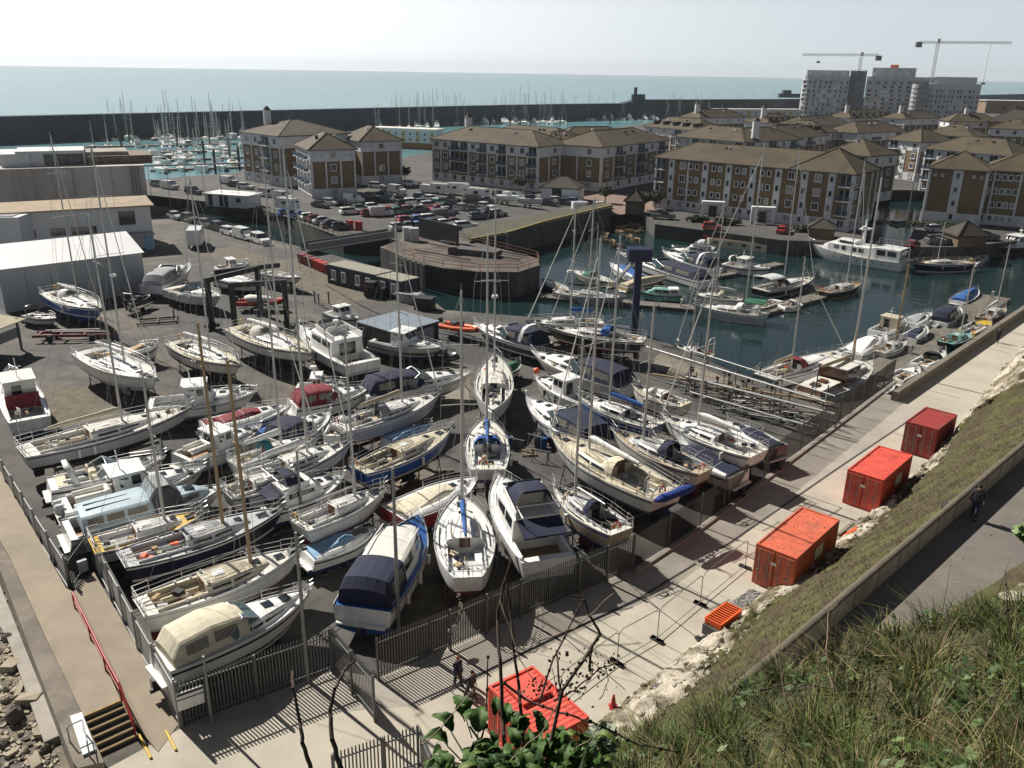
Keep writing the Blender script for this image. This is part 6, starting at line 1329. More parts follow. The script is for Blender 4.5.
ym('small wheelhouse boat with radar drum on its roof, behind the crimson canopy',(345,383),(296,388),'wheelhouse',radar=True,canv=None,B=2.6)
ym('white cabin boat with blue roof panels, behind the long grey white yacht',(257,391),(148,404),'wheelhouse',canv=None,stripe='grey',roof='white',B=3.2)
ys('double ended grey yacht with two slim masts, bow away from the fence',(495,353),(493,410),'ltgrey','offwhite',mtop=(494,190),mt=.6,boom=None,canoe=True,deck='offwhite',roof='offwhite',genoa=None,radar=True,B=3.4)
ys('white yacht with blue sprayhood and blue boom cover, stern to the racing yacht',(486,416),(488,470),'white','blue',mtop=(491,235),mt=.62,boom='blue',hoodc='blue',tr=.75,B=3.2)
ys('white yacht with red dodgers and brown companionway, stern to the mesh fence',(661,413),(759,454),'white','navy',mtop=(708,267),mt=.6,boom='white',roof='white',bot='navy',wl=1.8,B=3.3)
ym('white speedboat under a taut navy cover, stern to the mesh fence',(652,436),(739,474),'covered',canv='navy',B=2.9,wl=.8)
ys('weathered wooden yacht with peeling grey deck and long cabin windows',(611,428),(706,472),'offwhite','brown',mtop=(668,305),mt=.64,wood=False,boom=None,deck='beige',roof='ltgrey',genoa=None,hoodc='navy',tr=.55)
ys('old white cutter with brown cabin end, beside the spare steel cradles',(632,384),(686,405),'offwhite','brown',mtop=(629,400),mh=1.0,boom=None,genoa=None,deck='cream',roof='white',B=2.5)
ym('low motorboat under a dull navy cover, behind the red dodger yacht',(727,420),(777,448),'covered',canv='navy',B=2.6,wl=.8,hull_c='navy',stripe='white')
rib('black deflated inflatable, in front of the grey workboat',(458,356),(430,352),1.0,'black')
ym('small boat under a pale blue sheet, behind the blue wooden yacht',(432,424),(388,441),'tarp',canv='ltblue',B=2.2,wl=.7)
ym('white dinghy hung across the stern of the pale grey yacht',(343,414),(332,436),'open',canv=None,B=1.5,wl=1.3,rail=False)
ym('white cuddy boat with tan cover, between the tent and the timber masts',(158,344),(126,352),'covered',canv='tan',B=2.2,wl=.6)
ym('grey fishing boat with open cockpit, left of the canvas store',(358,318),(330,311),'wheelhouse',hull_c='ltgrey',canv=None,B=2.4,wl=.7)
ym('low white speedboat with grey cover, between the crimson cover and the big cradles',(240,392),(206,401),'covered',canv='grey',B=2.2,wl=.8)
ym('small white dayboat under a green sheet, behind the orange buoy boat',(520,362),(500,372),'tarp',canv='green',B=1.9,wl=.5)
# ------------------------------------------------------------------ boats afloat in the basin
def ws(*a,**k): return sail(*a,dry=False,**k)
def wm(*a,**k): return motor(*a,dry=False,**k)
GB='boats moored at the basin pontoons'; GP='boats moored along the promenade pontoon'
wm('cream double ended launch with green tarpaulin bundles',(572,269),(612,282),'open',hull_c='cream',canv='green',tr=.2,group=GB,B=3,F=.9)
wm('dark wooden launch by the lock wall',(541,278),(566,290),'open',hull_c='brown',canv=None,tr=.4,group=GB,B=2.6)
ws('long pale grey yacht lying along the pontoon end, under the blue crane',(626,297),(556,291),'ltgrey','white',mh=11,boom='navy',group=GB,genoa=None)
wm('old cruiser under a blue sheet, beside the cream launch',(610,262),(640,277),'covered',canv='blue',group=GB,B=3)
wm('clinker boat under a sandy cover, beside the mint green boat',(668,276),(622,287),'tarp',canv='beige',hull_c='tan',group=GB,B=2.6)
wm('small mint green cabin boat on the basin pontoon',(640,291),(681,294),'trunk',hull_c='mint',canv='white',deck='mint',roof='mint',group=GB,B=2.2)
wm('white cruiser with two part navy canopy, stern to the pontoon',(617,251),(707,281),'cruiser',canv='navy',group=GB,B=4,F=1.2)
wm('sleek white cruiser with navy side curtains, behind the two part canopy',(662,250),(716,268),'cruiser',canv='navy',archc='white',group=GB,B=3.8,F=1.2)
wm('white flybridge cruiser with grey cockpit curtain, below the low barge',(671,248),(716,254),'flybridge',canv='ltgrey',group=GB,B=3.6)
wm('modern white cruiser with wraparound black glass and raked arch',(771,268),(725,263),'wheelhouse',canv=None,archc='white',group=GB,B=3.6,F=1.3)
ws('pale grey yacht with green bimini, across the basin pontoon end',(692,303),(768,315),'ltgrey','white',bimini='green',hoodc='white',mtop=(705,140),mt=.3,boom=None,group=GB,F=1.2)
ws('small white yacht with cream hood, behind the green bimini yacht',(688,292),(742,300),'white','navy',mtop=(728,205),mt=.5,boom='ltgrey',hoodc='cream',group=GB)
ws('dark hulled yacht with stern arch and cluttered cockpit',(815,276),(759,290),'black','white',arch=True,mtop=(800,150),mt=.42,boom='blue',group=GB,hoodc='black',bimini='ltgrey')
ws('traditional yacht with crew at its stern and varnished bow, right of the dark yacht',(862,281),(822,292),'black','tan',deck='tan',roof='offwhite',mtop=(843,158),mt=.6,boom=None,group=GB)
wm('small white cuddy boat, at the end of the dinghy pontoon',(804,303),(781,306),'open',canv='white',group=GB,B=2.3)
wm('small tan boat, beside the white cuddy boat',(752,309),(778,300),'open',hull_c='tan',canv=None,group=GB,B=2)
ws('dark blue hulled old sailing barge, astern of the motor yacht',(912,262),(970,262),'navy','white',deck='beige',roof='offwhite',mh=8,boom=None,genoa=None,F=1.3)
wm('white flat decked tender, near the old sailing barge',(986,252),(969,263),'open',canv=None,B=3)
wm('black hulled patrol style cruiser with white wheelhouse, at the frame edge',(991,247),(1035,243),'wheelhouse',hull_c='black',radar=True,canv=None,B=4,F=1.4)
ws('white yacht with stern arch, beneath the quay beside the stored masts',(676,344),(712,356),'white','white',arch=True,mh=10,boom=None)
ws('white yacht with dark red sprayhood, inside the wooden motor sailer',(846,349),(763,377),'white','maroon',hoodc='maroon',mtop=(771,255),mt=.32,boom='beige',bimini=None,B=3.8,F=1.1)
# wooden motor sailer
def motorsailer():
    bow,stern=(873,360),(802,397); base=WATER; F=1.5; Bp=gp(*bow,base+F*1.3); Sp=gp(*stern,base+F); v=(Bp-Sp).xy; L=v.length; ang=math.atan2(v.y,v.x); c=(Bp+Sp)/2; c.z=base
    t=thing('motor_sailer','white motor sailer with varnished brown deckhouse and cream foredeck hatches','boat',c,ang); B=4.4
    hbt,sz,xt=hull(t,L,B,F,.5,0,'white','antired','brown',.55,p=2.3,rake=1.2,deckc='offwhite',stripef=(.04,.09),sh=.32,boot=False)
    V=M('varnished_mahogany',(.11,.042,.02),.35,.25,3,coat=.4)
    se=[(xt(.38),1.5,1.45,sz(.4)-.1,sz(.4)+1.7),(xt(.6),1.45,1.35,sz(.6)-.1,sz(.6)+1.7)]
    h=cabin(t,se,V,0,'deckhouse',.05); side_win(h,se,xt(.41),xt(.48),.5,.85,0); side_win(h,se,xt(.5),xt(.57),.5,.85,0); MB().box((xt(.49),0,sz(.5)+1.78),(L*.25,3.2,.1)).build('deckhouse_roof',gel('offwhite'),h)
    s2=[(xt(.08),1.3,1.2,sz(.1)-.1,sz(.1)+.5),(xt(.36),1.5,1.35,sz(.3)-.1,sz(.3)+.5)]; k=cabin(t,s2,V,0,'after_cabin',.05); MB().box((xt(.22),0,sz(.2)+.58),(L*.26,2.5,.08)).build('after_roof',gel('offwhite'),k)
    for x in (.16,.26): MB().box((xt(x),0,sz(.2)+.7),(.9,.8,.2)).build('skylight',V,k)
    s3=[(xt(.62),1.1,1.0,sz(.6)-.1,sz(.6)+.4),(xt(.82),.7,.6,sz(.8)-.1,sz(.8)+.3)]; f=cabin(t,s3,V,0,'fore_hatch',.04); MB().box((xt(.72),0,sz(.7)+.42),(L*.16,1.5,.07)).build('hatch_top',gel('offwhite'),f)
    b=MB(); m0=Vector((c.x+xt(.66)*math.cos(ang),c.y+xt(.66)*math.sin(ang))); H=ztop(832,175,m0.x,m0.y)-base; b.tube((xt(.66),0,1.5),(xt(.66),0,H),.13,.08,8); b.build('mast',ALU,t)
    b=MB(); cover_tube(b,(xt(.64),0,3.6),(xt(.2),0,3.9),.18,.12); cover_tube(b,(xt(.655),0,3.6),(xt(.65),0,6.5),.25,.05); b.build('furled_sail',canvas('beige'),t)
    rails(t,hbt,sz,xt,.02,.95,0,.75,'bulwark_rail',1.2,2); pulpit(t,hbt,sz,xt,0)
motorsailer()
wm('white cruiser with full white cockpit cover, bow of the promenade pontoon row',(886,333),(850,353),'covered',canv='white',group=GP,B=3.4,cover_len=.55)
wm('cream topped cruiser with brown mast beside it',(906,318),(878,332),'wheelhouse',roof='cream',canv=None,group=GP,B=3)
wm('white cruiser with grey cockpit cover, outermost in the pontoon row',(931,312),(906,325),'covered',canv='grey',group=GP,B=3)
ws('small white yacht with bare wooden mast, on the promenade pontoon',(906,338),(878,352),'white','grey',mtop=(908,265),mt=.6,wood=True,boom=None,genoa=None,group=GP,B=2.4)
wm('motorboat under a navy striped cover on the promenade pontoon',(926,325),(908,338),'covered',canv='navy',group=GP,B=2.4,cover_len=.8)
wm('white boat with navy canopy hood, between the grey cover and the blue boat',(960,306),(938,322),'cruiser',canv='navy',group=GP,B=2.8)
wm('small cream cuddy boat on the promenade pontoon',(942,316),(929,325),'open',canv='cream',group=GP,B=2.2)
wm('royal blue covered launch at the far pontoon end',(977,288),(958,301),'tarp',canv='blue',group=GP,B=2.8)
IG='boats between the promenade pontoon and the sea wall'
wm('dinghy wrapped in white tarpaulin beside the sea wall',(893,381),(871,393),'tarp',canv='ltgrey',group=IG,B=2.2,wl=0)
wm('cream open boat with brown thwarts beside the sea wall',(919,366),(894,379),'open',hull_c='offwhite',canv=None,group=IG,B=2.4)
wm('white speedboat with black cockpit lining beside the sea wall',(945,350),(918,365),'open',canv='black',group=IG,B=2.4,outb=1)
ws('pale teal decked yacht with dark blue hull beside the sea wall',(970,330),(945,343),'navy','teal',deck='mint',roof='mint',mtop=(965,268),mt=.6,boom=None,genoa=None,group=IG,B=2.6)
wm('yellow brown open fishing boat beside the sea wall',(990,319),(966,332),'open',hull_c='tan',deck='yellow',canv=None,group=IG,B=2.6)
ws('dark yacht with slim white mast at the far end of the sea wall basin',(1005,305),(982,318),'brown','tan',deck='beige',mtop=(990,243),mt=.6,boom='white',group=IG,genoa=None,B=2.6)
# big motor yacht
def bigyacht():
    bow,stern=(808,241),(908,262); base=WATER; F=1.6; Bp=gp(*bow,base+F*1.55); Sp=gp(*stern,base+F); v=(Bp-Sp).xy; L=v.length; ang=math.atan2(v.y,v.x); c=(Bp+Sp)/2; c.z=base
    t=thing('motor_yacht','large white motor yacht with long deckhouse moored at the far quay','yacht',c,ang); B=5.4
    hbt,sz,xt=hull(t,L,B,F,.6,0,'white','antired','ltgrey',.85,p=2.2,rake=2.2,deckc='offwhite',stripef=(.1,.14),sh=.5,chine=True)
    W=gel('white')
    se=[(xt(.04),2.2,2.1,sz(.1)-.1,sz(.1)+2.0),(xt(.26),2.3,2.2,sz(.2)-.1,sz(.2)+2.05),(xt(.34),2.2,2.1,sz(.3)-.1,sz(.3)+1.7),(xt(.74),1.9,1.7,sz(.7)-.1,sz(.7)+1.3),(xt(.8),1.4,1.2,sz(.8)-.1,sz(.8)+.6)]
    h=cabin(t,se,W,0,'deckhouse',.06)
    for a,e in ((.07,.15),(.17,.25),(.38,.43),(.45,.5),(.56,.6),(.63,.68)): side_win(h,se,xt(a),xt(e),.42,.82,0)
    MB().box((xt(.04)-.03,0,sz(.1)+1.2),(.08,3,1.7)).build('saloon_door',GLASS,h)
    s2=[(xt(.48),1.5,1.4,sz(.5)+1.2,sz(.5)+2.2),(xt(.66),1.4,1.2,sz(.66)+1.1,sz(.66)+2.1),(xt(.72),1.2,1.0,sz(.7)+.9,sz(.7)+1.2)]; w=cabin(t,s2,W,0,'wheelhouse',.05); side_win(w,s2,xt(.5),xt(.64),.4,.85,0); screen(w,s2[2],s2[1],0,GLASS,.1,.9)
    b=MB(); z=sz(.4)+2.0; b.tube((xt(.44),0,z-.4),(xt(.44),0,z+4),.3,.18,8); b.box((xt(.44),0,z+2.4),(1.4,2.4,.2)); b.tube((xt(.44),.6,z+2.5),(xt(.44),.6,z+2.9),.5,.4,10); b.tube((xt(.44),0,z+4),(xt(.44),0,z+6),.05,n=4); b.build('radar_mast',W,t)
    b=MB(); z=sz(.15)+2.1
    for x in (.05,.12,.2,.27,.34): 
        for s in (1,-1): b.tube((xt(x),s*2.0,z-.2),(xt(x),s*2.0,z+.8),.03,n=4)
    for q in (.4,.8): b.path([(xt(.34),2.0,z+q),(xt(.05),2.0,z+q),(xt(.05),-2.0,z+q),(xt(.34),-2.0,z+q)],.025,4)
    b.build('top_deck_rail',STEEL,t); rails(t,hbt,sz,xt,.3,.97,0,.8,'side_rail',1.4,2); pulpit(t,hbt,sz,xt,0,.9,.8)
    b=MB()
    for x in range(8): b.tube((xt(.1+x*.08),hbt(.1+x*.08)*1.0,1.0),(xt(.1+x*.08),hbt(.1+x*.08)*1.0-.05,1.0),.12,n=8)
    b.build('portholes',GLASS,t)
bigyacht()
# low barge
a=gp(709,238,WATER+1.6);c=gp(781,246,WATER+1.6); d=c-a; t=thing('low_barge','low cream sided barge with brown deck lying along the far quay','barge',(a.x,a.y,WATER),math.atan2(d.y,d.x)); L=d.length
b=MB(); b.prism([(-1.5,2),(0,0),(L,0),(L+1.5,2),(L,4.5),(0,4.5)],-.3,1.5); b.build('hull',gel('cream'),t); MB().prism([(-1.2,2),(.2,.2),(L-.2,.2),(L+1.2,2),(L-.2,4.3),(.2,4.3)],1.5,1.62).build('deck',M('barge_deck_brown',(.13,.075,.055),.9,.2,1),t)
for k in range(5): MB().box((L*(k+.5)/5,-.02,.9),(.8,.1,.4)).build('porthole',GLASS,t)
for x in (-.4,L+.4): MB().box((x,2.2,1.0),(2.2,2.6,1.6)).build('end_block',paint('maroon'),t)
# cluster of dinghies at the corner
r=random.Random(77)
dg=MB(); rg=[]
for i in range(7):
    t_=i/6; w=.65*(.75+.25*math.sin(t_*3))*(1-sm((t_-.5)/.5)*.95); rg.append([(-1.5+3*t_,w,.5+.1*t_),(-1.5+3*t_,w*.7,0),(-1.5+3*t_,-w*.7,0),(-1.5+3*t_,-w,.5+.1*t_)])
dg.loft(rg,0,close=False,smooth=False); dg.add(rg[0],[(0,1,2,3)],0); dg.loft([[(x,y*.9,.3) for x,y,z in q] for q in rg],1,close=False,smooth=False)
for x in (-.6,.4): dg.box((x,0,.42),(.25,1.1,.05),0,1)
dm=dg.mesh('dinghy',[gel('tan'),TIMBER])
for i,(px,py) in enumerate(((606,236),(618,233),(629,238),(612,243),(622,228),(634,226),(645,229),(626,232),(638,233),(616,247),(602,242),(636,241))):
    o=link('dinghy',dm,None,gp(px,py,WATER),r.uniform(0,6)); tag(o,'small tan wooden dinghy in the raft at the basin corner','dinghy','raft of dinghies at the basin corner')
# pontoons in the basin
PB=M('grey_pontoon_boards',(.16,.145,.12),.9,.25,.7)
def pontoon(label,a,c,w,name='pontoon'):
    p=gp(*a,WATER+.5);q=gp(*c,WATER+.5); d=q-p; t=thing(name,label,'pontoon',p,math.atan2(d.y,d.x),'basin pontoons'); n=int(d.length/.35)
    MB().box((d.length/2,0,-.3),(d.length,w*.95,.4)).build('float',paint('dkgrey'),t); b=MB()
    for k in range(n): b.box(((k+.5)*d.length/n,0,-.04),(d.length/n*.9,w,.08))
    b.build('boards',PB,t); b=MB()
    for k in range(int(d.length/4)): 
        for s in (1,-1): b.box((k*4+1,s*w*.44,.08),(.3,.1,.14))
    b.build('cleats',GALV,t)
    for k in range(int(d.length/18)+1): q=MB(); q.box((k*18+2,0,.5),(.3,.3,1.0)); q.build('service_post',paint('white'),t)
pontoon('long boarded pontoon under the blue crane',(540,295),(705,308),2.4); pontoon('short boarded pontoon behind the white cruisers',(712,276),(780,263),2.0)
pontoon('boarded pontoon between the traditional yacht and cuddy boat',(750,314),(835,291),2.4); pontoon('wide boarded promenade pontoon along the sea wall',(842,398),(995,296),4.2)
# ------------------------------------------------------------------ cranes, hoist, tracks
t=thing('slipway_crane','dark blue column crane with boxed head on the waterfront','crane',gp(634,333)); g=t.location; H=ztop(634,256,g.x,g.y); NV=M('crane_navy_paint',(.012,.018,.06),.5,.2,1)
MB().box((0,0,H/2),(.75,.75,H)).build('column',NV,t); b=MB(); b.box((0,0,H+.2),(2.6,2.0,1.3)); 
for k in range(9): b.box((-1.15+k*.29,0,H+.9),(.14,2.05,.12))
b.build('winch_head',NV,t); b=MB()
for y in (-.6,-.2,.2): b.tube((-.3,y,H-.2),(-2.6,y,H-3.0),.1,n=5)
b.build('struts',GALV,t)
t=thing('boat_hoist','black steel travel hoist frame straddling the small boats','hoist',(0,0,0)); BK=M('hoist_black',(.015,.016,.018),.5,.2,1); tops=[]
for (px,py) in ((207,281),(231,286),(257,269),(284,283)):
    h=5.6; g=gp(px,py,h); b=MB(); b.box((g.x,g.y,h/2),(.5,.5,h)); b.box((g.x,g.y,.5),(1.6,.6,.4),.6); b.build('leg',BK,t); tops.append(Vector((g.x,g.y,h)))
    MB().tube((g.x-.3,g.y,.45),(g.x+.3,g.y,.45),.45,n=12).build('wheel',RUBBER,t)
for a,c in ((tops[1],tops[3]),(gp(216,273,5.6),gp(277,266,5.6)),(tops[0],tops[2])):
    d=c-a; MB().box((a+c)/2+Vector((0,0,.1)),(d.length+.6,.4,.55),math.atan2(d.y,d.x)).build('beam',BK,t)
# spare cradles and stored masts
r=random.Random(31)
for i in range(15):
    f=i/14; p=gp(lerp(700,790,f)+r.uniform(-4,8),lerp(396,424,f)+r.uniform(-8,5)); an_=r.uniform(-.9,-.3); t=thing('spare_cradle','empty galvanised boat cradle in the stack behind the mesh fence','cradle',p,an_,'spare boat cradles'); b=MB(); l=r.uniform(4,6)
    for y in (-.9,.9):
        b.box((0,y,.25),(l,.1,.12)); 
        b.tube((-l*.45,y,.3),(l*.45,y*.8,r.uniform(.3,1.3)),.06,n=5)
        for x in (-l*.4,l*.4):
            if r.random()<.55: continue
            b.tube((x,y,.2),(x+r.uniform(-.2,.2),y*1.3,r.uniform(1.6,2.4)),.06,n=5); b.box((x,y*1.3,1.9),(.3,.12,.3))
    for x in (-l*.4,0,l*.4): b.box((x,0,.25),(.1,1.9,.1))
    b.build('frame',GALV if r.random()<.6 else RUST,t)
MN=['thick silver mast topmost on the storage rack nearest the fence','slim silver mast on the storage rack behind the thick one','varnished timber mast on the storage rack','long grey mast on the rear storage rack by the water','white mast on the rear storage rack','brown timber spar on the storage rack end']
for i,(a,c,z,m_,rr_) in enumerate((((686,377),(834,414),1.9,ALU,.14),((690,392),(812,427),1.5,ALU,.09),((652,374),(832,403),1.7,M('pale_spar',(.4,.3,.17),.6,.2,2),.1),((640,345),(826,402),2.2,ALU,.11),((690,350),(835,396),2.6,ALU,.07),((782,393),(838,408),1.4,RUST,.16))):
    p=gp(*a,z);q=gp(*c,z); t=thing('stored_mast',MN[i],'mast',(p.x,p.y,p.z)); b=MB(); b.tube((0,0,0),q-p,rr_,rr_*.8,8); b.build('spar',m_,t); b=MB()
    d=(q-p); n=Vector((-d.y,d.x,0)).normalized()
    for f in (.45,.7): b.tube(d*f-n*.5,d*f+n*.5,.035,n=4)
    b.build('spreaders',m_,t)
t=thing('mast_rack','steel trestle rack carrying the stored masts','rack',(0,0,0)); b=MB()
for a,c in (((690,372),(686,394)),((735,384),(728,402)),((780,398),(772,415)),((825,408),(820,424)),((700,352),(690,366)),((760,374),(752,384)),((815,394),(810,404))):
    p=gp(*a);q=gp(*c); b.tube(p+Vector((0,0,1.3)),q+Vector((0,0,1.3)),.06,n=5)
    for e in (p,q): b.tube(e,e+Vector((0,0,2.2)),.06,n=5)
b.build('trestles',GALVD,t)
# red trailer, steel cradle by the tent
t=thing('flat_trailer','long red flat boat trailer in front of the blue hulled yacht','trailer',gp(75,340),.12); b=MB()
for y in (-.7,.7): b.box((0,y,.7),(8,.16,.3))
for x in (-3.5,-1.2,1.2,3.5): b.box((x,0,.72),(.16,1.6,.2))
b.build('frame',paint('dkred'),t); b=MB(); b.tube((-2,-.4,1.1),(3.5,-.4,1.0),.08,n=5); b.tube((-3,.4,1.0),(2.6,.3,1.1),.08,n=5); b.build('spare_spars',ALU,t)
for x in (-2.2,2.2):
    for s in (-.9,.9): MB().tube((x,s-.1,.4),(x,s+.1,.4),.4,n=10).build('wheel',RUBBER,t)
t=thing('empty_cradle','empty low steel cradle lying on the yard right of the inflatable','cradle',gp(158,322),.35,'spare boat cradles'); b=MB()
for y in (-1,1): b.box((0,y,.2),(4.5,.12,.2))
for x in (-2,0,2): b.box((x,0,.2),(.12,2.2,.16))
for x in (-1.8,1.8):
    for y in (-1,1): b.tube((x,y,.2),(x,y,1.5),.05,n=5)
b.build('frame',RUST,t)
# tractor and crates by the cabins
t=thing('yard_tractor','small black yard tractor parked in front of the blue cabins','tractor',gp(376,297),-.2); b=MB(); b.box((.5,0,.95),(1.9,1.1,.8)); b.box((-.6,0,1.25),(1.2,1.3,1.4)); b.box((-.6,0,2.0),(1.4,1.4,.12)); b.build('body',paint('black'),t)
for x,rr_ in ((-.8,.55),(1.0,.38)):
    for s in (-.75,.75): MB().tube((x,s-.14,rr_),(x,s+.14,rr_),rr_,n=12).build('wheel',RUBBER,t)
MB().box((-.58,0,1.55),(1.24,1.34,.5)).build('glazing',GLASS,t); MB().box((-1.35,0,1.1),(.2,.7,.9)).build('red_rear_panel',paint('red'),t)
for i,(px,py,s,cx) in enumerate(((404,301,1.2,'ltgrey'),(413,303,1.3,'grey'),(425,309,1.6,'black'),(398,298,.9,'white'))):
    b=MB(); b.box((0,0,s*.45),(s*1.4,s,s*.9)); b.box((0,0,s*.93),(s*1.5,s*1.1,.08)); o=b.build('storage_crate',paint(cx),None,0,gp(px,py),-.3); tag(o,f'{"silver" if cx=="ltgrey" else cx} storage crate in the row right of the yard tractor','crate','crates by the yard tractor')
for i,(px,py) in enumerate(((315,303),(319,306),(329,304))):
    b=MB(); b.tube((0,0,0),(0,0,1.5),.1,n=6); b.box((0,0,1.5),(.3,.3,.12)); tag(b.build('mooring_post',paint('dkgrey'),None,0,gp(px,py)),'dark upright post standing on the open yard','post','dark posts on the open yard')
# rails and clutter in the middle of the yard: trestles, drums, timber
r=random.Random(91)
for i in range(46):
    px,py=r.choice(((70,470),(110,520),(330,470),(340,455),(400,560),(470,470),(520,455),(600,500),(650,500),(690,470),(560,440),(430,345),(250,345),(330,395),(210,465),(300,575)))
    p=gp(px+r.uniform(-25,25),py+r.uniform(-12,12)); k=r.choice(('drum','pallet','trestle'))
    if k=='drum': b=MB(); b.tube((0,0,0),(0,0,.85),.29,n=12); b.tube((0,0,.3),(0,0,.34),.305,n=12); b.tube((0,0,.85),(0,0,.87),.27,n=12); c_=r.choice(('blue','dkgrey','ltgrey')); o=b.build('oil_drum',paint(c_),None,0,p); tag(o,f'{"charcoal" if c_=="dkgrey" else "silver" if c_=="ltgrey" else c_} drum standing among the laid up boats','drum','drums among the laid up boats')
    elif k=='pallet':
        b=MB()
        for q in range(6): b.box((0,-.5+q*.2,.14),(1.2,.12,.03))
        for q in (-.5,0,.5): b.box((q,0,.07),(.1,1.1,.1))
        o=b.build('pallet',TIMBER,None,0,p,r.uniform(0,3)); tag(o,'timber pallet lying between the boat cradles','pallet','pallets between the cradles')
    elif k=='trestle':
        b=MB()
        for x in (-.6,.6):
            for y in (-.3,.3): b.tube((x,y,0),(x,y*.2,.9),.04,n=5)
        b.box((0,0,.92),(1.6,.12,.1)); o=b.build('trestle',GALVD,None,0,p,r.uniform(0,3)); tag(o,'grey steel trestle between the boat cradles','trestle','trestles between the cradles')
# ================================================================== fences
def bays(t,pts,step): 
    out=[]
    for p,q in zip(pts[:-1],pts[1:]):
        n=max(1,round((q-p).length/step))
        for k in range(n): out.append((p.lerp(q,k/n),p.lerp(q,(k+1)/n)))
    return out
def palisade(label,pts,h,mat,name='palisade_fence',solid=False,step=2.75,gap=.15,endpost=True):
    pts=[Vector((p[0],p[1],p[2] if len(p)>2 else 0)) for p in pts]; o=pts[0].copy()
    t=thing(name,label,'fence',o,0); bs=bays(t,pts,step)
    for i,(p,q) in enumerate(bs):
        p=p-o;q=q-o; d=q-p; L=d.length; a=math.atan2(d.y,d.x); u=d/L; nr=Vector((-u.y,u.x,0)); b=MB(); n=int(L/gap)
        for k in range(n):
            c=p+u*((k+.5)*L/n)+nr*.03; w=gap*(.92 if solid else .42); hh=h
            c0=c-u*w/2; c1=c+u*w/2; e=nr*.012
            v=[c0-e,c1-e,c1+e,c0+e]; b.add([x+Vector((0,0,.06)) for x in v]+[x+Vector((0,0,hh-.08)) for x in v]+[c+Vector((0,0,hh+.02))],[(0,1,5,4),(1,2,6,5),(2,3,7,6),(3,0,4,7),(4,5,8),(5,6,8),(6,7,8),(7,4,8)])
        for z in (.4,h-.35): 
            m=(p+q)/2-nr*.02; b.box((m.x,m.y,m.z+z),(L,.05,.06),a)
        b.build('panel',mat,t)
        MB().box((p.x-nr.x*.06,p.y-nr.y*.06,p.z+h/2),(.1,.1,h),a).build('post',mat,t)
    if endpost: MB().box((q.x,q.y,q.z+h/2),(.1,.1,h),a).build('post',mat,t)
    return t
FG=M('palisade_grey',(.12,.125,.125),.55,.2,2,metal=.3); FS=M('grey_fence_board',(.36,.365,.35),.6,.15,2)
palisade('solid grey boarded fence along the upper walkway',[gp(-60,395),gp(0,478),gp(40,545),gp(70,594)],2.55,FS,solid=True)
palisade('solid grey boarded fence beside the red handrail ramp',[gp(91,560),gp(140,655),gp(180,727)],2.65,FS,solid=True)
palisade('barred gate panel with a grey box between the two boarded fences',[gp(71,594),gp(93,562)],2.3,FG,name='barred_gate',gap=.2)
MB_=MB(); MB_.box((0,0,1.4),(.5,.22,.7)); tag(MB_.build('meter_box',paint('grey'),None,0,gp(76,592)+Vector((.35,.5,0)),.8),'grey metal box fixed to the barred gate','box')
palisade('palisade fence behind the cream canopy cruiser',[gp(182,728),gp(258,700),gp(333,673)],2.6,FG)
palisade('open palisade gate leaf swung out onto the promenade',[gp(334,671),gp(375,722)],2.6,FG,name='palisade_gate')
palisade('long palisade fence between the yard and the promenade',[gp(378,680),gp(450,650),gp(520,618),gp(578,594),gp(632,571)],2.5,FG)
palisade('short palisade fence at the bottom frame edge below the gate',[gp(335,800),gp(385,782),gp(420,770),gp(432,800)],2.4,FG)
palisade('low railing of the parking edge by the office',[gp(150,214),gp(168,212)],1.2,FG)
# welded mesh fence
MESHM=M('brown_mesh_wire',(.055,.045,.035),.7,.2,2,metal=.2)
t=thing('mesh_fence','long dark welded mesh fence between the yard and the promenade','fence',gp(633,570)); o=t.location.copy()
for i,(p,q) in enumerate(bays(t,[gp(633,570),gp(700,526),gp(800,451),gp(850,414),gp(893,381)],3.0)):
    p=p-o;q=q-o; d=q-p; L=d.length; u=d/L; b=MB(); h=2.35; n=int(L/.1)
    for k in range(n): c=p+u*(k*L/n); b.tube(c+Vector((0,0,.08)),c+Vector((0,0,h)),.014,n=3,caps=False)
    for k in range(17): z=.1+k*.14; b.tube(p+Vector((0,0,z)),q+Vector((0,0,z)),.011,n=3,caps=False)
    b.build('mesh_panel',MESHM,t); MB().tube(p,p+Vector((0,0,h+.1)),.05,n=6).build('post',FG,t)
# concrete kerb under the mesh fence
b=MB()
for p,q in bays(None,[gp(633,571),gp(700,527),gp(800,452),gp(893,382)],6): d=q-p; b.box((p+q)/2+Vector((.15,-.15,.08)),(d.length,.3,.16),math.atan2(d.y,d.x))
tag(b.build('kerb',CONC),'low concrete kerb under the mesh fence','kerb')
# notice on the palisade fence
t=thing('notice_board','white notice with two blue bands on the palisade fence corner','sign',gp(193,724)+Vector((0,-.12,0)),math.atan2((gp(258,700)-gp(182,728)).y,(gp(258,700)-gp(182,728)).x))
MB().box((.1,0,1.5),(1.15,.04,.95)).build('panel',paint('white'),t); MB().box((.1,-.024,1.86),(1.13,.012,.12)).build('blue_band',paint('navy'),t); MB().box((.1,-.024,1.6),(1.13,.012,.06)).build('thin_band',paint('navy'),t)
t=thing('fence_notice','small oval pale notice on the long palisade fence','sign',gp(450,650).lerp(gp(520,618),.04)+Vector((.03,-.06,0)),math.atan2((gp(520,618)-gp(450,650)).y,(gp(520,618)-gp(450,650)).x)); b=MB(); b.loft([[(.33*math.cos(a),y,1.25+.2*math.sin(a)) for a in [6.283*k/14 for k in range(14)]] for y in (-.03,.03)],cap0=True,cap1=True,smooth=False); b.build('plate',paint('grey'),t)
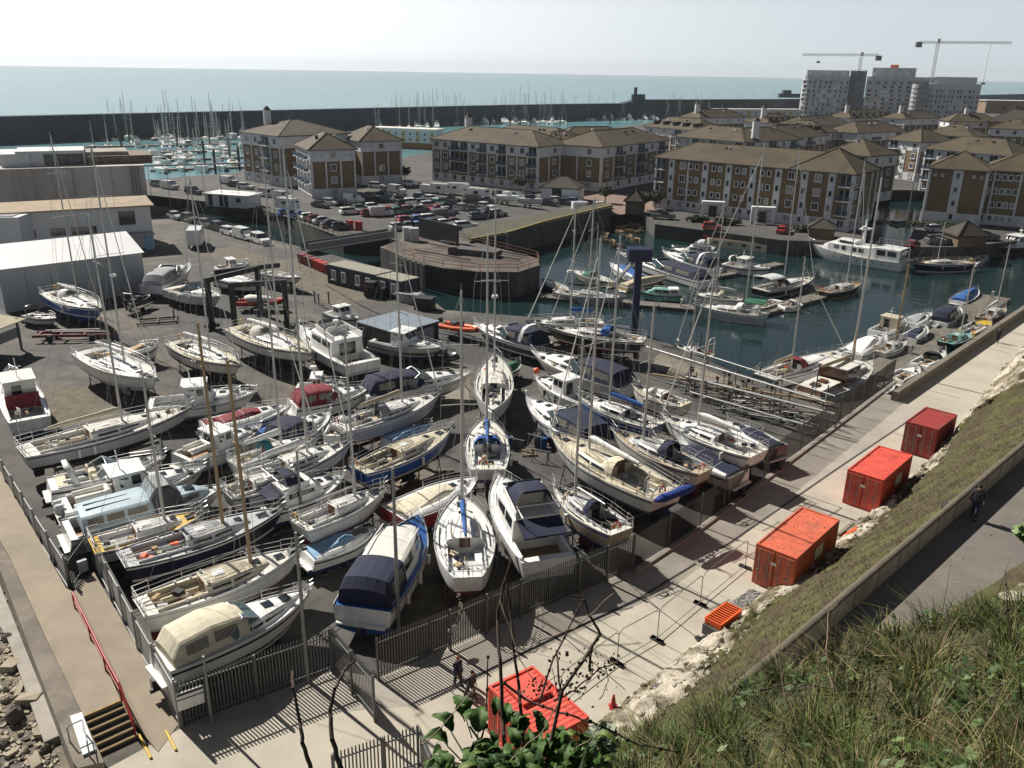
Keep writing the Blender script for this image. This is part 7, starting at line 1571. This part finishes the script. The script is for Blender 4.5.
# lamp posts
def lamp(label,base,top,r=.07,head=True,name='lamp_post'):
    g=gp(*base); h=ztop(top[0],top[1],g.x,g.y); t=thing(name,label,'post',g,0,None); MB().tube((0,0,0),(0,0,h),r*1.3,r*.8,8).build('column',GALV,t)
    if head: MB().ball((0,0,h+.1),.16).build('lamp_head',paint('ltgrey'),t)
lamp('tall grey post in front of the white and blue launch',(399,637),(393,468),.09,False)
lamp('slender grey post behind the palisade fence by the cream canopy',(308,682),(299,532),.08,False)
lamp('slim grey post with a black box standing between the flybridge boat and racer',(303,530),(299,450),.08,False)
lamp('white topped pole at the front palisade fence',(212,722),(209,655),.07,False)
lamp('tall grey lamp column on the car park edge',(398,283),(389,218),.07)
lamp('leaning pale dock pole across the channel',(905,232),(912,176),.1)
# ------------------------------------------------------------------ containers
def container(label,A,ang,L,col,panel=None,lockbars=True):
    t=thing('shipping_container',label,'container',A,ang,'red shipping containers'); W,H=2.44,2.59; mt_=M('container_'+col,{'orange':(.6,.13,.065),'bright':(.64,.085,.055),'dull':(.30,.035,.03)}[col],.6,.28,1.6,col2={'orange':(.42,.12,.08),'bright':(.47,.06,.045),'dull':(.24,.07,.055)}[col],thr=.57)
    b=MB(); n=int(L/.28)
    for y,s in ((0,-1),(W,1)):      # corrugated sides
        rg=[]
        for k in range(n*2+1):
            x=.1+(L-.2)*k/(n*2); dy=s*(.0 if (k//1)%2 else -.05); rg.append([(x,y+dy,.12),(x,y+dy,H-.1)])
        b.loft(rg,close=False,smooth=False)
    rg=[]
    for k in range(n*2+1): x=.08+(L-.16)*k/(n*2); z=H-.03-(.03 if k%2 else 0); rg.append([(x,.03,z),(x,W-.03,z)])
    b.loft(rg,close=False,smooth=False); b.quad((.05,.06,.1),(.05,W-.06,.1),(.05,W-.06,H-.05),(.05,.06,H-.05)); b.quad((L-.05,.06,.1),(L-.05,W-.06,.1),(L-.05,W-.06,H-.05),(L-.05,.06,H-.05)); b.quad((.02,.02,.13),(L-.02,.02,.13),(L-.02,W-.02,.13),(.02,W-.02,.13))
    b.build('body',mt_,t)
    b=MB()
    for x in (.06,L-.06):
        for y in (.06,W-.06): b.box((x,y,H/2),(.13,.13,H))
        for z in (.08,H-.06): b.box((x,W/2,z),(.12,W-.1,.14))
    for y in (.05,W-.05):
        for z in (.08,H-.05): b.box((L/2,y,z),(L-.1,.1,.13))
    b.build('frame',mt_,t)
    for k,y in enumerate((.62,1.83)):
        b=MB(); b.box((-.01,y,H/2),(.07,1.1,H-.35)); d=b.build('door',mt_,t)
        b=MB()
        for q in (-.28,.28): b.tube((-.07,y+q,.2),(-.07,y+q,H-.2),.022,n=6); b.box((-.08,y+q+.1,1.05),(.03,.28,.05))
        b.build('lock_bars',GALV,d)
    MB().box((-.075,1.25,1.75),(.02,.34,.2)).build('door_plate',paint('offwhite'),t)
    b=MB(); q=random.Random(int(L*100)+len(label))
    for k in range(16 if col=='orange' else 5): x=q.uniform(.2,L-.2); y=q.uniform(.15,W-.15); b.box((x,y,H-.012),(q.uniform(.03,.1),q.uniform(.03,.07),.012),q.uniform(0,3))
    for k in range(12): y=q.choice((-.06,W+.01)); b.box((q.uniform(.3,L-.3),y,q.uniform(.2,H-.2)),(q.uniform(.03,.12),.03,q.uniform(.05,.4)))
    b.build('rust_spots',RUST,t)
    if panel: MB().box((L*panel[0],-.05,panel[1]),(1.1,.04,.75)).build('notice_panel',paint('offwhite'),t)
    return t
def cplace(fl,fr,bk,z=2.59):
    a=gp(*fl,z);b_=gp(*fr,z);c=gp(*bk,z); v=(c-b_).xy; ang=math.atan2(v.y,v.x); # the long side seen on the right starts at fr
    return Vector((b_.x,b_.y,0)),ang,v.length
for lab,fl,fr,bk,col,pn in (('nearest orange red container with a white notice on its side',(754.7,544.5),(796.7,559),(840.6,519),'orange',(.52,1.7)),('bright red middle container with white plates beside the timber stack',(846.9,471),(883.6,480.4),(913,455),'bright',(.55,1.6)),('farthest dull red container nearest the chalk outcrop',(904,423),(938.5,430),(951,420),'dull',None)):
    A,an_,L=cplace(fl,fr,bk); container(lab,A,an_,max(5.2,min(6.1,L)) if col!='dull' else 4.4,col,pn)
A=gp(488,686,2.59); B_=gp(543,741,2.59); v=(B_-A).xy; an_=math.atan2(v.y,v.x); A=Vector((A.x,A.y,0))
c0=container('red low topped container with a raised hatch beside the two walkers',A,an_,v.length,'bright'); MB().box((1.2,1.25,2.66),(1.5,1.5,.14)).build('raised_hatch',MT['container_bright'],c0)
# timber stack
r=random.Random(8); g=gp(862,538); ang=math.atan2(U.y,U.x); t=thing('timber_stack','stack of grey planks with two orange beams between the containers','timber',g,ang); b=MB(); q=MB()
for k in range(34):
    x=r.uniform(-.6,.6); y=-1.1+2.4*(k%9)/9; z=.08+.14*(k//9); (b if k not in(30,33) else q).box((x,y,z),(r.uniform(2.2,3.6),.2,.1),r.uniform(-.06,.06))
b.build('planks',M('grey_plank',(.22,.19,.15),.9,.35,4,streak=.2),t); q.build('orange_beams',paint('orange'),t)
# orange barriers on a grey box
g=gp(722,628); t=thing('barrier_stack','stack of orange plastic barriers lying on dark grey pallets','barrier',g,ang); b=MB()
for k in range(4):
    z=.65+k*.09; w=.95
    for y in (-w/2,w/2): b.box((0,y,z),(2.0,.08,.07))
    for q in range(11): b.box((-1+.2*q,0,z),(.07,w,.06))
b.build('barriers',paint('orange'),t); b=MB()
for y in (-.45,.45): b.box((-.1,y,.3),(2.2,.08,.6))
for x in (-1.15,1.0): b.box((x,0,.3),(.08,.9,.6))
b.box((-.1,0,.55),(2.2,.9,.06)); b.build('base_crate',paint('dkgrey'),t)
b=MB()
for k in range(6): b.box((-1.9+r.uniform(-.3,.3),r.uniform(-.5,.5),.12),(r.uniform(.5,.9),.24,.14),r.uniform(0,3))
tag(b.build('rubber_feet',RUBBER,None,0,g,ang),'black rubber fence feet heaped at the barrier stack','fence feet')
b=MB(); r2=random.Random(12)
for k in range(700): x=r2.uniform(1.3,4.4); y=r2.uniform(-1.1,.9); s=r2.uniform(.05,.13); b.box((x,y,s*.3),(s*1.5,s,s),r2.uniform(0,3))
tag(b.build('stone_heap',M('grey_stone',(.22,.21,.2),.9,.35,3),None,0,g,ang),'spread of grey stones between the barriers and the nearest container','stones',None,'stuff')
# temporary fence panels
TF=M('temporary_fence_tube',(.2,.19,.17),.5,.2,2,metal=.3)
def heras(label,p,q,feet=True,mesh=True):
    d=q-p; L=d.length; t=thing('temporary_fence',label,'fence',p,math.atan2(d.y,d.x),'temporary fence panels'); b=MB(); h=2.0
    b.path([(0,0,.12),(0,0,h-.2),(.25,0,h),(L-.25,0,h),(L,0,h-.2),(L,0,.12)],.024,5); b.path([(0,0,.2),(L,0,.2)],.02,4); b.build('frame',TF,t)
    if feet: 
        for x in (0,L): MB().box((x,0,.07),(.24,.75,.14)).build('foot',RUBBER,t)
ps=[gp(505,745),gp(560,708),gp(617,664),gp(657,641),gp(700,605),gp(745,568)]
names=['temporary fence panel behind the red low container','temporary fence panel between the red container and bare shrub','temporary fence panel with a bent pale post on the promenade','temporary fence panel standing across the beige concrete','temporary fence panel ending at the barrier stack']
for i in range(5):
    heras(names[i],ps[i],ps[i+1])
b=MB(); p=gp(600,728,.15);q=gp(655,684,.15)
for k in range(5): o=Vector((.0,0,.06*k))+Vector((.08*k,-.05*k,0)); b.tube(p+o,q+o,.03,n=5)
for k in range(4): f=k/3; b.box(p.lerp(q,f)+Vector((.2,-.1,0)),(.7,.25,.15),.4)
tag(b.build('fence_tubes',GALV),'bundle of silver fence tubes lying along the foot of the bank','tubes')
b=MB(); g=gp(613,707); b.loft([[(w*math.cos(a),w*math.sin(a),z) for a in [6.283*k/10 for k in range(10)]] for w,z in ((.16,.02),(.05,.7),(.03,.72))],cap1=True); b.box((0,0,.02),(.4,.4,.04)); tag(b.build('traffic_cone',paint('red'),None,0,g),'small red traffic cone at the foot of the bank','cone')
# ================================================================== people
def person(label,g,face,skin=(.45,.27,.19),top='black',legs='navy',hair=(.02,.015,.01),stride=.35,arm=.2,h=1.75,bald=False,lean=0.0):
    s=h/1.75; t=thing('person',label,'person',g,face)
    def skinned(name,verts,edges,mats,parent=t):
        me=bpy.data.meshes.new(name); me.from_pydata([tuple(Vector(v[:3])*s) for v in verts],edges,[]); o=bpy.data.objects.new(name,me); C.objects.link(o); o.parent=parent
        md=o.modifiers.new('skin','SKIN'); 
        for i,v in enumerate(verts): me.skin_vertices[0].data[i].radius=(v[3]*s,v[4]*s); 
        me.skin_vertices[0].data[0].use_root=True
        o.modifiers.new('sub','SUBSURF').levels=2; o.modifiers['sub'].render_levels=2; me.materials.append(mats); return o
    sk=M('skin_%d'%int(skin[0]*100),skin,.5,.1,3)
    st=stride; l=lean
    # x forward, y left. pelvis root; spine, neck, head; legs; arms
    V=[(0,0,.95,.12,.1),(l*.4,0,1.2,.1,.08),(l,0,1.4,.1,.07),(l,0,1.52,.06,.06),(l+.02,0,1.62,.085,.09),(l+.02,0,1.72,.075,.08),
       (.0,.1,.9,.06,.06),(st*.5,.1,.5,.045,.045),(st*.55,.1,.09,.042,.042),(st*.55+.17,.1,.04,.04,.03),
       (.0,-.1,.9,.06,.06),(-st*.35,-.1,.5,.045,.045),(-st*.8,-.1,.12,.042,.042),(-st*.8+.16,-.1,.05,.04,.03),
       (l,.17,1.38,.03,.03),(l-arm*.4,.26,1.13,.03,.03),(l-arm*.2+.05,.27,.88,.034,.034),(l-arm*.1+.08,.27,.79,.03,.04),
       (l,-.17,1.38,.03,.03),(l+arm*.4,-.26,1.13,.03,.03),(l+arm*1.0,-.27,.9,.034,.034),(l+arm*1.2,-.27,.81,.03,.04)]
    Ed=[(0,1),(1,2),(2,3),(3,4),(4,5),(0,6),(6,7),(7,8),(8,9),(0,10),(10,11),(11,12),(12,13),(2,14),(14,15),(15,16),(16,17),(2,18),(18,19),(19,20),(20,21)]
    skinned('body',V,Ed,sk)
    J=[(0,0,.84,.19,.16),(l*.25,0,1.02,.205,.175),(l*.5,0,1.2,.2,.165),(l,0,1.42,.215,.16),(l,0,1.51,.085,.085),(l,.19,1.42,.1,.1),(l-arm*.4,.27,1.13,.075,.075),(l-arm*.2+.05,.27,.9,.06,.06),(l,-.19,1.42,.1,.1),(l+arm*.4,-.27,1.13,.075,.075),(l+arm*1.0,-.27,.92,.06,.06)]
    skinned('jacket',J,[(0,1),(1,2),(2,3),(3,4),(3,5),(5,6),(6,7),(3,8),(8,9),(9,10)],canvas(top))
    T=[(0,0,.95,.18,.15),(0,.1,.88,.115,.115),(st*.5,.1,.5,.088,.088),(st*.55,.1,.1,.072,.072),(0,-.1,.88,.115,.115),(-st*.35,-.1,.5,.088,.088),(-st*.78,-.1,.13,.072,.072)]
    skinned('trousers',T,[(0,1),(1,2),(2,3),(0,4),(4,5),(5,6)],canvas(legs))
    b=MB()
    for x,y in ((st*.55+.06,.1),(-st*.8+.05,-.1)): b.ball((x*s,y*s,.05*s),.11*s,n=8,k=6,sc=(1.25,.5,.5))
    b.build('shoes',RUBBER,t)
    if not bald: b=MB(); b.ball(((l-.01)*s,0,1.685*s),.108*s,n=10,k=8,sc=(1.0,.92,.95)); b.build('hair',M('hair_%d'%int(hair[0]*100),hair,.8,.2,8),t)
    b=MB(); 
    for y in (-.035,.035): b.ball(((l+.1)*s,y*s,1.66*s),.012*s,n=6,k=4)
    b.build('eyes',RUBBER,t); b=MB(); b.ball(((l+.115)*s,0,1.63*s),.018*s,n=6,k=4); b.build('nose',sk,t)
    b=MB()
    for y in (.27,-.27):
        x=(l-arm*.1+.08) if y>0 else l+arm*1.2
        for k in range(4): b.tube((x*s+(k-1.5)*.018*s,y*s,.8*s),(x*s+(k-1.2)*.018*s,y*.98*s,(.725-.006*abs(k-1.3))*s),.0095*s,.007*s,5)
        b.tube((x*s+.03*s,y*s*.97,.83*s),(x*s+.055*s,y*s*.93,.77*s),.011*s,.008*s,5)
    b.build('fingers',sk,t)
    return t
person('person in a black jacket and navy jeans walking away up the upper path',gp(973,519,ZU),math.atan2(.72,.69)+.15,h=1.76,stride=.28)
person('person in dark clothes and shorts on the far end of the promenade',gp(997,342.5),math.atan2(-.7,-.7),top='black',legs='black',h=1.75)
person('person in a navy coat with reddish hair nearer the palisade fence',gp(458,686),math.atan2(-.6,.75),top='navy',legs='black',hair=(.25,.09,.05),h=1.72,stride=.2)
person('person in black stooping beside the red low container',gp(470,699),math.atan2(-.5,.8),top='black',legs='black',h=1.68,lean=.14)
person('person in dark work clothes beside the grey workboat in the yard',gp(429,339),1.2,top='black',legs='black',h=1.75,stride=.1)
# a dark bin bag by the wall on the upper path
b=MB(); b.ball((0,0,.22),.3,n=9,k=6,sc=(1.2,.8,.75)); tag(b.build('refuse_bag',RUBBER,None,0,gp(948,511,ZU)),'black refuse bag by the wall of the upper path','bag')
# ================================================================== near cliff top, grass and plants
cols=[(300,1000),(420,860),(500,805),(560,778),(600,766),(640,742),(700,716),(760,697),(830,664),(880,640),(940,622),(1000,612),(1060,604),(1200,590),(1400,570)]
def hill_pt(i,j):
    px,py=cols[i]
    if j==0: d=ray(px,py+60); k=9.6
    elif j==1: d=ray(px,py); k=9.0
    else:
        f=(j-1)/6; yb=lerp(py,max(py+150,1050),f); d=ray(px,yb); k=lerp(9.0,2.6,f**.75)
    p=Vector((0,0,CAMZ))+d.normalized()*k; 
    if j==0: p=Vector((0,0,CAMZ))+ray(px,py).normalized()*10.2; p.z-=6
    p.z+=.12*nz(p.x*2,p.y*2)*(j>0); return p
b=MB(); nj=8; ni=len(cols)
for i in range(ni):
    for j in range(nj): b.v.append(tuple(hill_pt(i,j)))
for i in range(ni-1):
    for j in range(nj-1): b.f.append((i*nj+j,i*nj+j+1,(i+1)*nj+j+1,(i+1)*nj+j)); b.m.append(0); b.sm.append(True)
struct(b.build('cliff_top_ground',M('cliff_soil',(.05,.042,.02),.95,.4,4,bump=.8,bscale=14)))
def hp(u,v):
    x=u*(ni-1); y=1+v*(nj-2); i=min(int(x),ni-2); j=min(int(y),nj-2); fx=x-i; fy=y-j
    return hill_pt(i,j).lerp(hill_pt(i+1,j),fx).lerp(hill_pt(i,j+1).lerp(hill_pt(i+1,j+1),fx),fy)
def blade(b,p,h,w,a,bend,mi,seg=3):
    q=Vector((math.cos(a),math.sin(a),0)); n=Vector((-q.y,q.x,0)); pts=[]
    for k in range(seg+1):
        t=k/seg; c=p+Vector((0,0,h*t*(1-.35*bend*t)))+q*(h*bend*t*t*.8); pts.append((c-n*(w*(1-t)*.5+.0006),c+n*(w*(1-t)*.5+.0006)))
    o=len(b.v)
    for l,r_ in pts: b.v += [tuple(l),tuple(r_)]
    for k in range(seg): b.f.append((o+2*k,o+2*k+1,o+2*k+3,o+2*k+2)); b.m.append(mi); b.sm.append(False)
GM=[M('grass_green',(.065,.105,.02),.65,.35,3),M('grass_dark',(.03,.05,.014),.7,.35,3),M('grass_straw',(.26,.205,.1),.75,.3,3),M('grass_brown',(.12,.085,.04),.8,.3,3),M('grass_yellowgreen',(.14,.16,.03),.65,.3,3)]
b=MB(); r=random.Random(17)
for k in range(24000):
    u=r.random(); v=r.random()**1.1*.8
    p=hp(u,v); c2=nz(p.x*1.1+5,p.y*1.1)
    if c2>.4 and r.random()<.5: continue
    mi=r.choices(range(5),[4,3.5,.8+1.0*(c2>.1),.8+1.0*(c2>.1),1.6])[0]
    h=r.uniform(.08,.26)*(1.25 if mi==2 else 1); blade(b,p-Vector((0,0,.03)),h,r.uniform(.006,.014),r.uniform(0,6.28),r.uniform(.1,1.2),mi)
for q in range(560):   # tussocks, each with its own mix of colours
    u=r.random(); v=r.random()**1.25*.8; c=hp(u,v); R0=r.uniform(.08,.24); kind=r.choices(('lush','dry','mixed','dark'),[3.4,1.7,3,2])[0]
    wts=dict(lush=[5,1.5,.3,.2,6],dry=[.6,.3,5,3,.8],mixed=[3,2,1.3,1,2],dark=[2,6,.3,.8,.6])[kind]; hh=r.uniform(.13,.36)*(1.15 if kind in('lush','dry') else 1); lean=r.uniform(0,6.28)
    for k in range(int(60+R0*330)):
        a=r.uniform(0,6.28); rr_=R0*r.random()**.6; p=c+Vector((math.cos(a)*rr_,math.sin(a)*rr_,-.06*rr_/R0-.02))
        if r.random()<.25: a=lean+r.gauss(0,.6)
        blade(b,p,hh*r.uniform(.55,1.15),r.uniform(.006,.014),a,r.uniform(.25,1.25)*(.5+rr_/R0),r.choices(range(5),wts)[0])
for k in range(420):   # fallen dead stalks lying through the grass
    p=hp(r.random(),r.random()*.75)+Vector((0,0,r.uniform(.02,.16))); a=r.uniform(0,6.28); l=r.uniform(.15,.5); e=p+Vector((math.cos(a)*l,math.sin(a)*l,r.uniform(-.08,.12))); b.tube(p,e,r.uniform(.002,.005),.0015,3,r.choice((2,3,3)),False)
for k in range(260):   # tall stalks with seed heads
    p=hp(r.uniform(.3,1),r.uniform(0,.5)); h=r.uniform(.45,.85); blade(b,p,h,.006,r.uniform(0,6.3),r.uniform(.1,.5),r.choice((2,3,3)),4)
tag(b.build('grass',GM),'rough tangled green and straw grass on the near cliff top','grass',None,'stuff')
b=MB()
for k in range(700):
    p=hp(r.random(),r.random()*.6); 
    if nz(p.x*2.2+3,p.y*2.2)<.15: continue
    for q in range(5):
        a=r.uniform(0,6.28); c=p+Vector((r.uniform(-.08,.08),r.uniform(-.08,.08),r.uniform(.05,.22))); l=r.uniform(.025,.06); d=Vector((math.cos(a),math.sin(a),r.uniform(.1,.8))).normalized()*l; w=Vector((-math.sin(a),math.cos(a),0))*l*.45
        b.add([c-d,c+w,c+d,c-w],[(0,1,2,3)],r.choice((0,0,1)))
tag(b.build('ground_leaves',[M('weed_leaf',(.04,.08,.018),.6,.3,6),M('weed_leaf_light',(.085,.14,.03),.6,.3,6)]),'low leafy weeds among the cliff top grass','weeds',None,'stuff')
# big leaved plant: picture points at a given distance
def near(px,py,k): return Vector((0,0,CAMZ))+ray(px,py).normalized()*k
LM=[M('mallow_leaf',(.05,.1,.02),.6,.4,14,spec=.25),M('mallow_leaf_pale',(.1,.16,.035),.6,.4,14,spec=.25,col2=(.16,.15,.05),thr=.62),M('mallow_leaf_dark',(.025,.06,.014),.6,.4,14,spec=.25)]
root=near(520,800,7.2); t=thing('cabbage_plant','big leaved green plant growing at the foot of the bare stems','plant',root)
r=random.Random(44)
def leaf(c,d,l,w,mi,curl=.25,roll=0.0):
    d=d.normalized(); sd=d.cross(Vector((0,0,1))); sd=sd.normalized() if sd.length>.01 else Vector((1,0,0)); up=sd.cross(d)
    sd,up=sd*math.cos(roll)+up*math.sin(roll), up*math.cos(roll)-sd*math.sin(roll); b=MB(); rows=[]; n=9; ph=r.uniform(0,6)
    for k in range(n+1):
        t_=k/n; ww=w*(math.sin(math.pi*min(1,t_*.9+.06))**.8)*(1-.25*t_)*(1+.14*math.sin(t_*23+ph)); c_=c+d*(l*t_)+up*(.18*l*math.sin(math.pi*t_))-Vector((0,0,curl*l*t_*t_))
        rows.append([c_+sd*(ww*q)+up*(abs(q)*ww*.55-.1*ww*(abs(q)==1)+.035*l*math.sin(11*t_+q*4+ph)) for q in (-1,-.6,-.25,0,.25,.6,1)])
    b.loft(rows,close=False); b.tube(rows[0][3]-d*l*.5-Vector((0,0,l*.2)),rows[0][3],.006,.005,4,1); return b.build('leaf',[LM[mi],MT.get('green_stem') or M('green_stem',(.07,.1,.04),.6,.2,4)],t)
for k in range(150):
    px=r.gauss(525,52); py=r.triangular(700,775,768)
    if px<440 or px>612 or (py<728 and not 445<px<545): continue
    kk=7.2-(py-690)/85*.9; az=math.atan2(.3,(px-525)/60)+r.gauss(0,.7); p=near(px,py+10,kk)-root
    leaf(p,Vector((math.cos(az),math.sin(az),r.uniform(.1,1.3))),r.uniform(.1,.24),r.uniform(.035,.07),r.choice((0,0,0,1,2,2)),r.uniform(.1,.7),r.gauss(0,.5))
for px,py,l,w,k,az in ((466,704,.24,.08,7.1,2.2),(452,718,.24,.07,7.0,2.7),(478,718,.24,.08,6.9,1.4),(447,732,.25,.08,6.9,3.3),(505,710,.2,.06,7,1.4)):
    p=near(px,py+14,k)-root; leaf(p,Vector((math.cos(az),math.sin(az),.9)),l,w,0,.3)
b=MB()
for k in range(12): a=near(r.uniform(450,600),r.uniform(725,760),6.8)-root; b.tube((r.uniform(-.1,.1),0,-.1),a,.016,.008,5)
b.build('stems',M('green_stem',(.07,.1,.04),.6,.2,4),t)
# bare stems and dead branches
SM=M('dead_stem',(.05,.03,.022),.85,.3,6); SL=M('dead_stem_light',(.24,.18,.12),.85,.3,6); DL=M('dead_leaf',(.13,.08,.05),.9,.4,6)
def stemthing(label,paths,k,leaves=(),name='bare_shrub'):
    base=near(*paths[0][0][0],k); t=thing(name,label,'shrub',base); rr=random.Random(len(paths)*7+int(k*10)); dl=MB()
    for pts,r0,light in paths:
        P_=[near(x,y,k+rr.uniform(-.12,.12))-base for x,y in pts]; q=[]
        for i in range(len(P_)-1):
            for s in range(4): f=s/4; q.append(P_[i].lerp(P_[i+1],f)+Vector((rr.uniform(-1,1),rr.uniform(-1,1),rr.uniform(-1,1)))*.006)
        q.append(P_[-1]); n=len(q); b=MB()
        for i in range(n-1): b.tube(q[i],q[i+1],lerp(r0,r0*.45,i/n),lerp(r0,r0*.45,(i+1)/n),5,0,False)
        if not light and r0<.012:
            for i in range(0,n,3): b.ball(q[i],r0*1.6,n=5,k=3)
        b.build('twig' if light else 'stem',SL if light else SM,t)
    for cx,cy,n,sp in leaves:
        for q in range(n):
            c=near(cx+rr.gauss(0,sp),cy+rr.gauss(0,sp*.7),k)-base; a=Vector((rr.uniform(-1,1),rr.uniform(-1,1),rr.uniform(-1,1))).normalized(); w=a.orthogonal().normalized(); l=rr.uniform(.009,.022)
            dl.add([c-a*l,c+w*l*.6,c+a*l,c-w*l*.6],[(0,1,2,3)])
    if dl.v: dl.build('dead_leaves',DL,t)
stemthing('thick dark bare stems rising in front of the red container',[([(507,770),(503,720),(500,660),(497,620),(503,585),(512,560)],.018,0),([(525,770),(520,700),(514,650),(510,610),(506,575)],.015,0),([(545,770),(556,722),(560,690),(556,650)],.013,0),([(470,770),(483,735),(487,700),(488,657)],.01,0)],6.9)
stemthing('crooked dark branching stem with clinging dead leaves beside the red container',[([(546,770),(562,690),(590,650),(601,633),(592,620),(583,598),(572,596)],.015,0),([(590,670),(592,645),(602,634)],.011,0),([(540,700),(553,660),(575,615),(584,600)],.009,0),([(505,683),(525,700),(560,712),(590,722),(640,745),(680,752)],.011,0),([(555,700),(575,690),(600,668),(618,664)],.008,0)],6.6,((590,668,50,13),(575,690,40,12),(550,690,34,12),(610,663,26,8),(560,655,16,8),(530,690,24,10)))
stemthing('pale thin arching dead stalks above the big leaved plant',[([(498,770),(540,735),(560,700),(552,668)],.006,1),([(540,640),(575,628),(614,593)],.006,1),([(500,600),(520,660),(540,690)],.005,1),([(514,655),(530,640),(545,625)],.005,1),([(600,700),(608,680),(604,660)],.005,1),([(420,745),(430,740),(474,688)],.006,1),([(545,768),(590,740),(606,715)],.005,1)],6.5)
stemthing('single dark knobbly stem standing before the palisade gate',[([(312,772),(303,742),(298,716),(293,690),(292,671)],.016,0)],6.3)
stemthing('curved dark stem with a hooked tip at the palisade gate',[([(342,772),(333,740),(330,712),(334,690),(345,670),(355,661)],.018,0)],6.3)
stemthing('thin dry twigs standing in the grass by the path wall',[([(835,700),(826,650),(829,612),(838,604)],.008,1),([(785,700),(779,650),(780,630),(790,618)],.006,1),([(700,770),(705,720),(690,690)],.006,1),([(870,700),(868,660),(872,630)],.005,0),([(1010,640),(1008,600),(1005,570)],.007,0),([(1012,680),(1018,640),(1015,600)],.006,0),([(975,720),(980,680),(990,640)],.007,1),([(760,690),(790,683),(840,690)],.008,0)],7.6)
# pale grey weed with grey foliage and a green plant at the frame edge
bushy('silver_weed','pale silvery leafed weed behind the grass by the red container',near(603,748,7.4),(.13,.12,.22),150,'plant',5,[M('silver_leaf',(.22,.26,.18),.6,.2,6),M('silver_leaf_dark',(.16,.18,.14),.6,.2,6)],0,.045)
bushy('green_weed','bright green leafy weed at the frame edge beside the upper path',near(1030,541,10.5),(.15,.14,.2),200,'plant',6,[M('bright_leaf',(.12,.2,.04),.6,.25,6),GM[0]],0,.06)
b=MB(); r=random.Random(2)
for i in range(30):
    for j in range(8): pass
b2=MB(); n=60; g0=gp(895,650,ZU); g1=gp(1010,573,ZU); gd=(g1-g0); gl=gd.length; gd/=gl; gn=Vector((gd.y,-gd.x,0))
for i in range(n+1):
    s=-8+40*i/n
    for j,(q,z) in enumerate(((-.1,-.02),(.4,.3),(.8,.42),(1.5,.7),(3,1.2),(6,2.4))):
        p=g0+gd*s+gn*q; b2.v.append((p.x+.12*nz(s*3,j*3),p.y+.12*nz(s*3+4,j*5),ZU+z+(.12*nz(s*3.3,j*2) if j else 0)))
for i in range(n):
    for j in range(5): b2.f.append((i*6+j,i*6+j+1,(i+1)*6+j+1,(i+1)*6+j)); b2.m.append(1 if j<2 or nz(i*.9,j*2.1)>.45 else 0); b2.sm.append(True)
struct(b2.build('cliff_face',[CHALK,MOSS]))
# ------------------------------------------------------------------ air
hz=bpy.data.materials.new('haze_air'); hz.use_nodes=True; n_=hz.node_tree.nodes; n_.remove(n_['Principled BSDF']); pv=n_.new('ShaderNodeVolumePrincipled'); pv.inputs['Color'].default_value=(.80,.88,.95,1); pv.inputs['Density'].default_value=HAZE; pv.inputs['Anisotropy'].default_value=.2
hz.node_tree.links.new(pv.outputs[0],n_['Material Output'].inputs['Volume'])
if HAZE>0:
    b=MB(); b.box((0,0,42),(21600,21600,112)); o=b.build('haze',hz); o['kind']='stuff'
